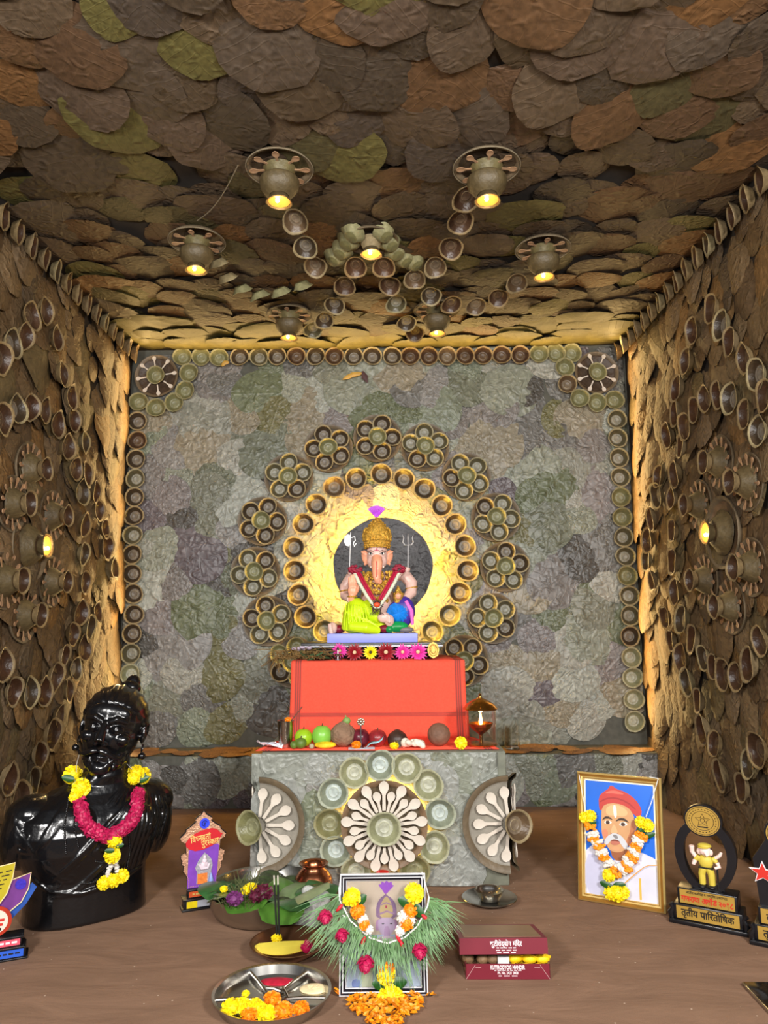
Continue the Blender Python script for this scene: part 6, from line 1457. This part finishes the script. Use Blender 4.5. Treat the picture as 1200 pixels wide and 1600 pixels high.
for (x, y, me, s, lab) in ((392, 1391, PY, .022, 'small yellow marigold in the basin, nearest the incense sticks'), (384, 1394, PY, .017, 'smaller yellow marigold tucked left of its neighbour in the basin'), (366, 1407, PV, .026, 'violet flower at the left of the basin'), (412, 1397, PWN, .030, 'dark wine flower right of the yellow marigolds'), (400, 1403, PWN, .024, 'dark wine flower below the yellow marigolds'), (350, 1392, PY, .013, 'tiny yellow bud at the left back of the basin')):
    p = G(x, y, .10); o = link('flower', me, M=T(p.x, p.y, .105) @ Matrix.Scale(s, 4)); tag(o, lab, 'flower')
b = MB()
for k in range(120):
    x = rr.uniform(345, 400); y = rr.uniform(1385, 1412); p = G(x, y, .09); d = Vector((rr.gauss(0, .02), rr.gauss(0, .02), rr.uniform(.0, .06) if x > 366 else rr.uniform(0, .02))); b.tube([(p.x, p.y, .075), Vector((p.x, p.y, .09))+d*.5, Vector((p.x, p.y, .085))+d], .001, 4, caps=False)
o_ = b.build('herb_sprigs', mat('sprig_green', rgb(82, 88, 52), .6, var=.4, vscale=60)); tag(o_, 'fine herb sprigs heaped in the left of the steel basin', 'herbs'); o_['kind'] = 'stuff'
b = MB()   # filling under the leaves
for k in range(26): a = rr.uniform(0, 6.28); r = .13*math.sqrt(rr.uniform(0, 1)); b.ell((pb.x+r*math.cos(a), pb.y+r*math.sin(a), .05), (.04, .04, .025), n=10, m=7)
blob(b, 'leaf_heap', mat('heap_green', rgb(50, 66, 36), .6, var=.4, vscale=40, bump=.6), .005, 2); o_ = bpy.data.objects['leaf_heap']; tag(o_, 'heap of dark leaves filling the steel basin', 'leaves'); o_['kind'] = 'stuff'
pp = P(490, 1380, 2.455); pp.z = 0
vessel('copper_plate', [(.05, 0), (.055, .004), (.085, .012), (.088, .015), (.083, .014), (.05, .006), (0, .005)], M_copd, (pp.x, pp.y, 0), 'flat copper dish under the copper pot', 'plate')
vessel('copper_pot', [(.030, .0), (.034, .003), (.052, .020), (.061, .045), (.058, .068), (.044, .088), (.034, .096), (.034, .102), (.044, .107), (.046, .111), (.041, .110), (.030, .102), (.028, .09), (0, .088)], M_copper, (pp.x, pp.y, .0065), 'round copper water pot before the stand', 'pot')
b = MB(); pg_ = G(478, 1452)
for (dx, dy, z, r) in ((0, 0, .03, .045), (.03, .03, .03, .04), (-.02, .03, .028, .038), (.02, .045, .075, .026), (.0, .05, .085, .02), (.045, .04, .07, .024), (.01, .02, .06, .03)): b.ell((pg_.x+dx, pg_.y+dy, z), (r, r*.8, r*.85), n=14, m=10)
o_ = blob(b, 'plastic_bag', mat('thin_plastic', rgb(236, 236, 232), .25, var=.03, trans=.55, ior=1.15, bump=.8, bscale=35), .004, 2); tag(o_, 'crumpled translucent plastic bag at the right of the steel basin', 'bag')
pc_ = G(451, 1493); pc_.z = 0
vessel('copper_plate', [(.050, 0), (.056, .003), (.088, .024), (.100, .033), (.102, .036), (.098, .036), (.085, .027), (.052, .007), (0, .006)], M_copd, pc_, 'round copper plate with a banana, before the steel basin', 'plate')
M_ban = mat('banana', rgb(214, 196, 74), .4, var=.12, vscale=20)
def banana(name, loc, rz, L, r, label, m=None):
    b = MB(); pts = []; rs = []
    for k in range(13):
        t = k/12; a = (t-.5)*1.1; pts.append((L*.9*math.sin(a), L*.75*(1-math.cos(a)), 0)); rs.append(r*(.25 if t < .04 else .35 if t > .97 else .55+.45*math.sin(PI*min(1, max(0, (t-.02)/.96)))))
    b.tube(pts, rs, 6, up=(0, 0, 1)); o = b.build(name, m or M_ban, angle=.4); o.matrix_world = T(*loc) @ RZ(rz); return tag(o, label, 'banana')
banana('banana', (pc_.x-.015, pc_.y-.022, .026), .12, .15, .018, 'yellow banana lying in the copper plate')
o = link('rose', ROSE, M=T(pc_.x+.052, pc_.y-.03, .03) @ Matrix.Scale(.022, 4)); tag(o, 'crimson rose head beside the banana in the copper plate', 'flower')
o = link('flower', PY, M=T(pc_.x-.035, pc_.y+.02, .034) @ Matrix.Scale(.016, 4)); tag(o, 'small yellow marigold at the foot of the incense sticks', 'flower')
for i, (tx, bx) in enumerate(((428, 434), (434, 439))):
    top_ = Vector((P(tx, 1368, 2.10).x, 2.10, P(tx, 1368, 2.10).z)); bot = Vector((pc_.x-.035+.006*i, pc_.y+.022, .04)); w_ = thing('incense_stick', ('left' if i == 0 else 'right')+' one of two black incense sticks leaning in the copper plate', 'incense', bot)
    md = bot.lerp(top_, .85)
    b = MB(); b.tube([(0, 0, 0), md-bot], .0026, 8); b.build('stick', mat('incense_black', rgb(24, 26, 22), .8), w_)
    b = MB(); b.tube([md-bot, top_-bot], .002, 8); b.build('tip', mat('incense_tip', rgb(206, 200, 186), .8), w_)
pt_ = G(425, 1567); pt_.z = 0
th = thing('compartment_plate', 'round steel plate with compartments, marigolds, red powder and rice, nearest the viewer', 'plate', pt_)
RT = .137
b = MB(); b.lathe([(RT*.86, 0), (RT*.90, .003), (RT*.97, .022), (RT*1.0, .026), (RT*1.0, .029), (RT*.95, .027), (RT*.90, .008), (0, .006)], 56, cap0=True); b.build('dish', M_steel, th, angle=.9)
def wallr(a0, r0, a1, r1): 
    b = MB(); b.tube([(r0*math.cos(a0), r0*math.sin(a0), .010), ((r0*math.cos(a0)+r1*math.cos(a1))/2, (r0*math.sin(a0)+r1*math.sin(a1))/2, .017), (r1*math.cos(a1), r1*math.sin(a1), .019)], .004, 8); b.build('divider', M_steel, th)
wallr(1.0, .03, 1.0, RT*.93); wallr(2.15, .03, 2.15, RT*.93); wallr(-.15, .03, -.15, RT*.93); wallr(3.35, .03, 3.35, RT*.93); wallr(1.0, .035, 2.15, .035); wallr(-.15, .04, 1.0, .035)
b = MB(); b.ell((.0, .085, .007), (.045, .020, .006), n=18, m=8); o = b.build('red_powder', mat('kumkum', rgb(170, 12, 44), .9, var=.2, vscale=80, bump=.4), ); o.matrix_world = T(*pt_); tag(o, 'crimson powder in the back compartment of the steel plate', 'powder'); o['kind'] = 'stuff'
b = MB()
for k in range(260): a = rr.uniform(0, 6.28); r = math.sqrt(rr.uniform(0, 1)); b.ell((.092+.032*r*math.cos(a), .045+.022*r*math.sin(a), .009+.008*(1-r)), (.0042, .002, .0018), n=6, m=4, rot=Euler((0, 0, rr.uniform(0, 6))).to_matrix())
b.ell((.092, .045, .009), (.034, .025, .006)); o = b.build('rice', mat('rice_grains', rgb(226, 208, 164), .7, var=.15, vscale=60)); o.matrix_world = T(*pt_); tag(o, 'turmeric-tinted rice in the right compartment of the steel plate', 'rice'); o['kind'] = 'stuff'
fls = [(362, 1571, PY, .024, 'yellow marigold at the left end of the steel plate'), (378, 1568, PY, .020, 'second yellow marigold from the left on the steel plate'), (385, 1577, PY, .020, 'yellow marigold behind the small orange one on the steel plate'), (399, 1566, PY, .015, 'small yellow marigold bud below the red powder'), (404, 1572, PY, .018, 'yellow marigold at the middle of the steel plate'), (416, 1582, PY, .023, 'yellow marigold at the front of the steel plate'), (390, 1584, PO, .019, 'small orange marigold at the front left of the steel plate'), (425, 1560, PO, .022, 'orange marigold nearest the red powder'), (443, 1577, PO, .023, 'orange marigold right of the front yellow one'), (470, 1575, PO, .021, 'orange marigold at the right end of the steel plate'), (384, 1551, PY, .010, 'tiny yellow bud by the back left divider')]
for x, y, me, s, lab in fls: p = G(x, y, .026); o = link('marigold', me, M=T(p.x, p.y, .024) @ RZ(x) @ Matrix.Scale(s, 4)); tag(o, lab, 'flower', 'marigolds on the steel plate')
pk_ = G(765, 1410); pk_.z = 0
vessel('steel_plate', [(.05, 0), (.056, .003), (.080, .013), (.086, .016), (.084, .018), (.078, .016), (.052, .006), (0, .005)], M_steel, pk_, 'small steel plate under a steel cup, right of the stand', 'plate')
vessel('steel_cup', [(.026, 0), (.030, .003), (.043, .022), (.046, .030), (.047, .032), (.044, .031), (.040, .022), (.026, .005), (0, .004)], M_steel, (pk_.x, pk_.y, .0062), 'small steel cup standing on the steel plate', 'cup')
# ------------------------------------------------------------------ sweet box
q0, q1 = G(728, 1531), G(860, 1531); wB = (q1-q0).length; aB = math.atan2((q1-q0).y, (q1-q0).x); dB = .165; hB_ = .035
sb = thing('sweet_box', 'maroon cardboard sweet box with its lid ajar, on the floor right of the picture', 'box', ((q0+q1)/2).to_tuple(), aB); sb.location.z = 0.001
M_mr = mat('maroon_card', rgb(116, 34, 48), .4, var=.06, vscale=10); M_cardin = mat('grey_card', rgb(150, 134, 112), .7, var=.05); M_wt = mat('box_print', rgb(236, 220, 222), .5, var=0)
b = MB(); t = .0016
b.box(-wB/2, wB/2, 0, t, 0, hB_); b.box(-wB/2, wB/2, dB-t, dB, 0, hB_); b.box(-wB/2, -wB/2+t, 0, dB, 0, hB_); b.box(wB/2-t, wB/2, 0, dB, 0, hB_); tr = b.build('tray', M_mr, sb, smooth=False)
b = MB(); b.box(-wB/2+t, wB/2-t, t, dB-t, 0.0005, .002); b.box(-wB/2+t, wB/2-t, t, t+.0006, .002, hB_-.001); b.box(-wB/2+t, -wB/2+t+.0006, t, dB-t, .002, hB_-.001); b.box(wB/2-t-.0006, wB/2-t, t, dB-t, .002, hB_-.001); b.build('tray_lining', M_cardin, sb, smooth=False)
b = MB()
for s in (-1, 1): b.tube([(s*(wB/2-.001), -.0008, .001), (s*(wB/2-.024), -.0008, hB_-.002)], .0006, 5); b.tube([(s*(wB/2-.024), -.0008, hB_-.008), (s*(wB/2-.038), -.0008, hB_-.008)], .0006, 5)
b.build('crease_lines', mat('card_crease', rgb(196, 150, 150), .6, var=0), tr)
text('KUTIRODYOG MANDIR', .0125, M_wt, 'lettering', tr, T(0, -.0006, .027) @ FACE, .084, bold=.0004); bars(7, .066, .0016, M_wt, 'small_print', tr, T(0, -.0006, .0205) @ FACE); text('Ph. No. 2421 0808', .0085, M_wt, 'lettering', tr, T(0, -.0006, .0145) @ FACE, .05, bold=.0002); bars(3, .046, .0018, M_wt, 'small_print', tr, T(0, -.0006, .008) @ FACE)
lid = thing('tmp', 'x', 'x'); lid.name = 'lid'
for kx in ('label', 'category'): del lid[kx]
zl0 = P(800, 1466, q0.y-.004).z; lid.parent = sb; lid.matrix_local = T(-.004, -.006, zl0) @ RX(-.19) @ RZ(.03) @ T(-.006, .169, 0)
print('lid', zl0)
wl_ = wB+.010; dl = dB+.004; hl = .034
b = MB(); b.box(-wl_/2, wl_/2, -dl, 0, -.0008, .0008); b.box(-wl_/2, wl_/2, -dl-.0016, -dl, -hl, .0008); b.box(-wl_/2, -wl_/2+.0016, -dl, 0, -hl, 0); b.box(wl_/2-.0016, wl_/2, -dl, 0, -hl, 0); lt = b.build('lid_shell', M_mr, lid, smooth=False)
b = MB(); b.box(-wl_/2+.012, wl_/2-.012, -dl+.012, -.012, .0010, .0016); b.build('lid_top_print', mat('lid_top', rgb(138, 112, 84), .4, var=.15, vscale=12), lid, smooth=False)
fx = dict(width=None)
deva(['कुटीरो', 'द्यो', 'ग', ' ', 'मंिदर'], .015, M_wt, 'lettering', lt, T(.006, -dl-.0022, -.0115) @ FACE, .078, bold=.0004)
for (n_w, z, w) in ((5, -.0200, .048), (4, -.0250, .05), (3, -.0300, .046)): bars(n_w, w, .0020, M_wt, 'small_print', lt, T(.006, -dl-.0022, z) @ FACE, n_w)
M_pedha = mat('brown_sweet', rgb(120, 92, 64), .6, var=.2, vscale=60, bump=.4); M_yd = mat('yellow_sweet', rgb(236, 196, 20), .5, var=.12, vscale=60, bump=.4)
b = MB(); b.ell((0, 0, 0), (.0155, .0155, .013), n=16, m=10); PD = b.mesh('sweet', M_pedha); b = MB(); b.ell((0, 0, 0), (.019, .014, .011), n=16, m=10); b.tube([(-.02, 0, .004), (0, -.004, .012), (.02, 0, .004)], .003, 6); YD_ = b.mesh('sweet', M_yd)
MBX = sb.matrix_basis if False else T(*sb.location) @ RZ(aB)
rr = random.Random(15); n_ = 0
for (x0, dx, nx_, me, nm) in ((-.092, .030, 3, PD, 'brown'), (.022, .0325, 3, YD_, 'yellow')):
    for row in range(3):
        for i in range(nx_):
            for lay in range(2):
                if lay == 1 and row == 2: continue
                x = x0+dx*i+rr.uniform(-.003, .003); y = .022+row*.032+rr.uniform(-.003, .003); z = .015+lay*.022
                o = link('sweet', me, M=MBX @ T(x, y+lay*.004, z) @ RZ(rr.uniform(-.5, .5))); n_ += 1
                side = ('brown milk sweet in the maroon box, ' if nm == 'brown' else 'yellow sweet in the maroon box, ')+('lower', 'top')[lay]+' layer, '+('front', 'middle', 'back')[row]+' row, '+('leftmost', 'middle', 'rightmost')[i]
                tag(o, side, 'sweet', nm+' sweets in the maroon box')
b = MB(); b.box(-.022, .006, .012, .10, .020, .046); b.box(-.03, .012, .02, .11, .010, .020); o_ = b.build('paper_liner', mat('liner_paper', rgb(206, 206, 206), .6, var=.04), smooth=False); o_.matrix_world = MBX; tag(o_, 'folded white paper liner between the brown and yellow sweets', 'paper')
# dark tablet at the right front corner
c0 = G(1159, 1540); ex = (G(1200, 1538)-c0).normalized(); ey = (G(1196, 1580)-c0).normalized(); 
ex = Vector((-ey.y, ey.x, 0)) if (Vector((-ey.y, ey.x, 0))).dot(ex) > 0 else Vector((ey.y, -ey.x, 0))
Mt = Matrix(((ex.x, -ey.x, 0, c0.x), (ex.y, -ey.y, 0, c0.y), (0, 0, 1, .001), (0, 0, 0, 1)))
tb_ = thing('tablet', 'dark glossy tablet with a bright edge lying at the right front corner', 'tablet', M=Mt)
b = MB(); b.bbox(0, .25, -.17, 0, 0, .008, .003); b.build('case', M_steel, tb_); b = MB(); b.bbox(.003, .247, -.167, -.003, .0075, .0092, .0006); b.build('screen', mat('dark_glass', rgb(22, 18, 16), .12, var=0), tb_)

# ------------------------------------------------------------------ offerings on top of the stand
YO = 2.655; ZO = SZ+.0075
def ox(px, y=YO): return P(px, 1165, y).x
def fruit(name, px, r, m, label, cat, sz=1.0, y=YO, dip=.12, stem=True):
    w = thing(name, label, cat, (ox(px, y), y, ZO)); b = MB(); pr = []
    for k in range(15):
        t = PI*k/14; rad = r*math.sin(t)**.9; z = r*sz*(1-math.cos(t)); 
        if k in (0,): z += r*dip*.6
        if k == 14: z -= r*dip
        if k == 13: z -= r*dip*.2
        pr.append((max(rad, 0), z))
    b.lathe(pr, 22, wob=.012, wn=5); b.build('flesh', m, w)
    if stem: b = MB(); b.tube([(0, 0, 2*r*sz-r*dip*1.2), (.002, 0, 2*r*sz+.006)], .0018, 6); b.build('stem', mat('fruit_stem', rgb(80, 60, 36), .8), w)
    return w
tm = thing('steel_tumbler', 'steel tumbler with an orange flower and a stick, left end of the stand', 'tumbler', (ox(446), YO, ZO))
b = MB(); b.lathe([(.022, 0), (.0225, .003), (.029, .088), (.030, .09), (.028, .089), (.021, .006), (0, .005)], 28, cap0=True); b.build('body', M_steel, tm, angle=.9)
o = link('marigold', PO, M=T(ox(450), YO-.01, ZO+.094) @ Matrix.Scale(.012, 4)); tag(o, 'orange flower head on the rim of the steel tumbler', 'flower')
b = MB(); b.tube([(ox(449), YO, ZO+.03), (ox(455), YO, ZO+.09), (ox(472), YO, ZO+.137)], .0022, 6); o = b.build('copper_stick', mat('dark_stick', rgb(110, 56, 40), .5)); tag(o, 'thin dark stick leaning out of the steel tumbler', 'stick')
M_ga = mat('green_apple', rgb(150, 190, 34), .3, var=.15, vscale=30); M_ga2 = mat('guava_green', rgb(128, 190, 70), .35, var=.12, vscale=25); M_ra = mat('dark_apple', rgb(92, 26, 40), .3, var=.35, vscale=40); M_rb2 = mat('red_apple', rgb(140, 40, 44), .3, var=.45, vscale=35); M_fig = mat('betel_nut_green', rgb(92, 116, 44), .5, var=.25, vscale=50)
fruit('green_apple', 474, .031, M_ga, 'bright lime-green apple next to the steel tumbler', 'apple'); fruit('guava', 503, .035, M_ga2, 'larger pale green guava between the lime apple and the coconut', 'guava', 1.05)
fruit('betel_nut', 459, .013, M_fig, 'small green betel nut beside the tumbler foot', 'nut', y=2.618, stem=False); fruit('betel_nut', 470, .020, M_fig, 'bigger green betel nut in front of the lime apple', 'nut', .9, y=2.623)
fruit('pale_fruit', 487, .009, mat('pale_nut', rgb(170, 160, 130), .5), 'tiny pale nut in front of the guava', 'nut', y=2.613, stem=False)
banana('banana', (ox(508, 2.613), 2.615, ZO+.012), .05, .075, .012, 'small ripe banana in front of the guava on the stand', mat('ripe_banana', rgb(220, 190, 30), .45, var=.3, vscale=60))
M_coir = mat('coconut_fibre', rgb(132, 104, 82), .85, var=.25, vscale=30, bump=.8, bscale=90)
cc = thing('tufted_coconut', 'brown husked coconut with a peaked green-tipped tuft', 'coconut', (ox(536), YO, ZO))
b = MB(); b.ell((0, 0, .040), (.046, .042, .040), n=28, m=18); b.tube([(.0, 0, .06), (.008, 0, .078), (.012, 0, .092)], [.032, .018, .008], 14); blob(b, 'husk', M_coir, .0025, 3, cc)
b = MB(); b.ell((.013, -.004, .088), (.014, .012, .013)); b.tube([(.012, -.002, .096), (.008, 0, .106)], .002, 6); b.build('green_tip', mat('tuft_green', rgb(120, 150, 80), .5, var=.15), cc)
fruit('dark_apple', 563, .032, M_ra, 'dark maroon apple behind the silver stick', 'apple', .95); fruit('red_apple', 590, .032, M_rb2, 'red streaked apple behind the blue banknote', 'apple', .9)
ss = thing('silver_stick', 'thin silver stick with an ornate flower head standing before the maroon apple', 'ornament', (ox(564, 2.62), 2.62, ZO))
b = MB(); b.lathe([(.012, 0), (.012, .003), (.003, .006), (.0022, .075)], 14, cap0=True)
b.build('stem', M_silver, ss)
b = MB()
for k in range(8): a = 2*PI*k/8; b.ell((.010*math.cos(a), 0, .088+.010*math.sin(a)), (.0045, .003, .0045), n=8, m=6)
b.ell((0, -.001, .088), (.006, .004, .006)); b.build('flower_head', mat('antique_silver', rgb(180, 170, 150), .35, .9, var=.2, vscale=200), ss)
o = link('marigold', PO, M=T(ox(557, 2.605), 2.605, ZO+.014) @ Matrix.Scale(.018, 4)); tag(o, 'orange marigold at the foot of the silver stick', 'flower')
b = MB(); vs = []
for k in range(9): t = k/8; vs += [(-.03+.055*t, 0, .004+.026*t+.004*math.sin(t*6)), (-.024+.055*t, .022, .010+.028*t+.004*math.sin(t*6+.6))]
b.add(vs, [(2*k, 2*k+1, 2*k+3, 2*k+2) for k in range(8)]); o = b.build('banknote', mat('banknote_blue', rgb(150, 196, 206), .6, var=.3, vscale=120)); o.location = (ox(586, 2.61), 2.608, ZO); tag(o, 'folded pale blue banknote leaning on the red apple', 'banknote')
m_ = o.modifiers.new('s', 'SOLIDIFY'); m_.thickness = .0012
dk_ = thing('dark_pot', 'small dark lidded pot with a steel band, right of the red apple', 'pot', (ox(621), YO, ZO))
b = MB(); b.lathe([(.024, 0), (.032, .008), (.036, .026), (.030, .04), (.018, .050), (.008, .056), (0, .058)], 22, cap0=True, wob=.03, wn=4); b.build('body', mat('dark_pot', rgb(60, 42, 34), .45, var=.35, vscale=40), dk_)
b = MB(); b.lathe([(.0165, 0), (.0185, .002), (.019, .024), (.017, .026), (0, .026)], 18, T(.004, -.024, 0)); b.build('steel_band', M_steel, dk_)
o = link('marigold', PY, M=T(ox(616, 2.605), 2.605, ZO+.010) @ Matrix.Scale(.017, 4)); tag(o, 'small yellow marigold in front of the dark pot', 'flower')
b = MB(); rr = random.Random(3)
for k in range(12): b.ell((rr.uniform(-.038, .038), rr.uniform(-.012, .012), .010+rr.uniform(0, .010)), (.016, .012, .010), n=10, m=8, rot=Euler((rr.uniform(-1, 1), rr.uniform(-1, 1), rr.uniform(-1, 1))).to_matrix())
b.ell((-.028, 0, .018), (.016, .014, .016)); o = blob(b, 'cotton_bundle', mat('white_cloth_bundle', rgb(222, 214, 196), .8, var=.15, vscale=30, bump=.5), .0025, 1); o.location = (ox(646, 2.618), 2.62, ZO); tag(o, 'crumpled white cloth bundle between the dark pot and the round coconut', 'cloth')
w_ = thing('coconut', 'round shaved brown coconut near the glass lamp', 'coconut', (ox(686), YO, ZO)); b = MB(); b.ell((0, 0, .039), (.040, .040, .039), n=28, m=18); b.build('shell', mat('coconut_shell', rgb(116, 84, 66), .7, var=.25, vscale=26, bump=.5, bscale=60), w_)
o = link('marigold', PY, M=T(ox(720, 2.613), 2.608, ZO+.018) @ RX(PI/2.6) @ Matrix.Scale(.023, 4)); tag(o, 'bright yellow marigold left of the glass oil lamp', 'flower')
# oil lamp under a glass chimney with a brass dome
YLm = 2.675; lm = thing('oil_lamp', 'lit brass oil lamp in a glass chimney with a brass dome', 'lamp', (ox(752, YLm), YLm, ZO))
M_glass = mat('clear_glass', (.97, .95, .92, 1), .02, var=0, trans=1.0, ior=1.4); M_brass = mat('brass', rgb(190, 140, 70), .25, 1.0, var=.15, vscale=30)
b = MB(); b.lathe([(.054, .004), (.054, .122), (.0525, .122), (.0525, .004), (.054, .004)], 40); b.build('glass_chimney', M_glass, lm)
b = MB(); b.lathe([(.056, 0), (.057, .004), (.050, .006), (.008, .007), (.006, .012), (.006, .034), (.016, .042), (.034, .056), (.044, .074), (.042, .074), (.03, .060), (0, .055)], 32, cap0=True); b.build('lamp_bowl', M_brass, lm)
b = MB(); b.lathe([(.060, .121), (.061, .124), (.050, .138), (.034, .149), (.014, .158), (.007, .161), (.005, .166), (.006, .169), (.002, .175), (0, .177)], 36); b.lathe([(.060, .121), (.048, .136), (.03, .15), (0, .158)], 36); b.build('brass_dome', M_brass, lm)
b = MB(); b.lathe([(.0, .066), (.0060, .072), (.0065, .080), (.004, .094), (.0015, .106), (0, .112)], 14); b.build('flame', mat('flame', (1, .6, .2, 1), .5, var=0, emit=(1, .62, .25, 1), estr=14), lm)
pl = bpy.data.lights.new('flame_light', 'POINT'); pl.energy = .35; pl.color = (1, .6, .25); pl.shadow_soft_size = .008; lo = bpy.data.objects.new('flame_light', pl); COL.objects.link(lo); lo.parent = lm; lo.location = (0, 0, .118)
# clear glass on the ledge, papers at the left corner of the stand
pgl = P(800, 1168, 3.70); b = MB(); b.lathe([(.034, 0), (.036, .002), (.040, .112), (.0385, .112), (.0345, .006), (0, .006)], 32, cap0=True); o = b.build('drinking_glass', M_glass); o.location = (pgl.x, 3.70, ZLEDGE+.014); tag(o, 'empty clear glass on the ledge right of the lamp', 'glass')
M_pap = mat('paper_white', rgb(226, 230, 240), .6, var=.05)
for i, (x, y, a, s, lab) in enumerate(((418, 2.64, .5, .07, 'crumpled pale paper at the left corner of the stand top'), (430, 2.635, -.2, .06, 'second pale paper lying under the tumbler side'), (565, 2.612, .05, .09, 'white paper edge under the silver stick'))):
    b = MB(); vs = []; rr = random.Random(i+5)
    for jy in range(4):
        for ix in range(5): vs.append(((ix/4-.5)*s, (jy/3-.5)*s*.45, .002+(rr.uniform(0, .016) if i < 2 else 0)+(.012*(1-ix/4) if i == 0 else 0)))
    b.add(vs, [(jy*5+ix, jy*5+ix+1, jy*5+ix+6, jy*5+ix+5) for jy in range(3) for ix in range(4)]); o = b.build('paper', M_pap, smooth=False); o.matrix_world = T(ox(x, y), y, ZO) @ RZ(a); m_ = o.modifiers.new('s', 'SOLIDIFY'); m_.thickness = .0008; tag(o, lab, 'paper')
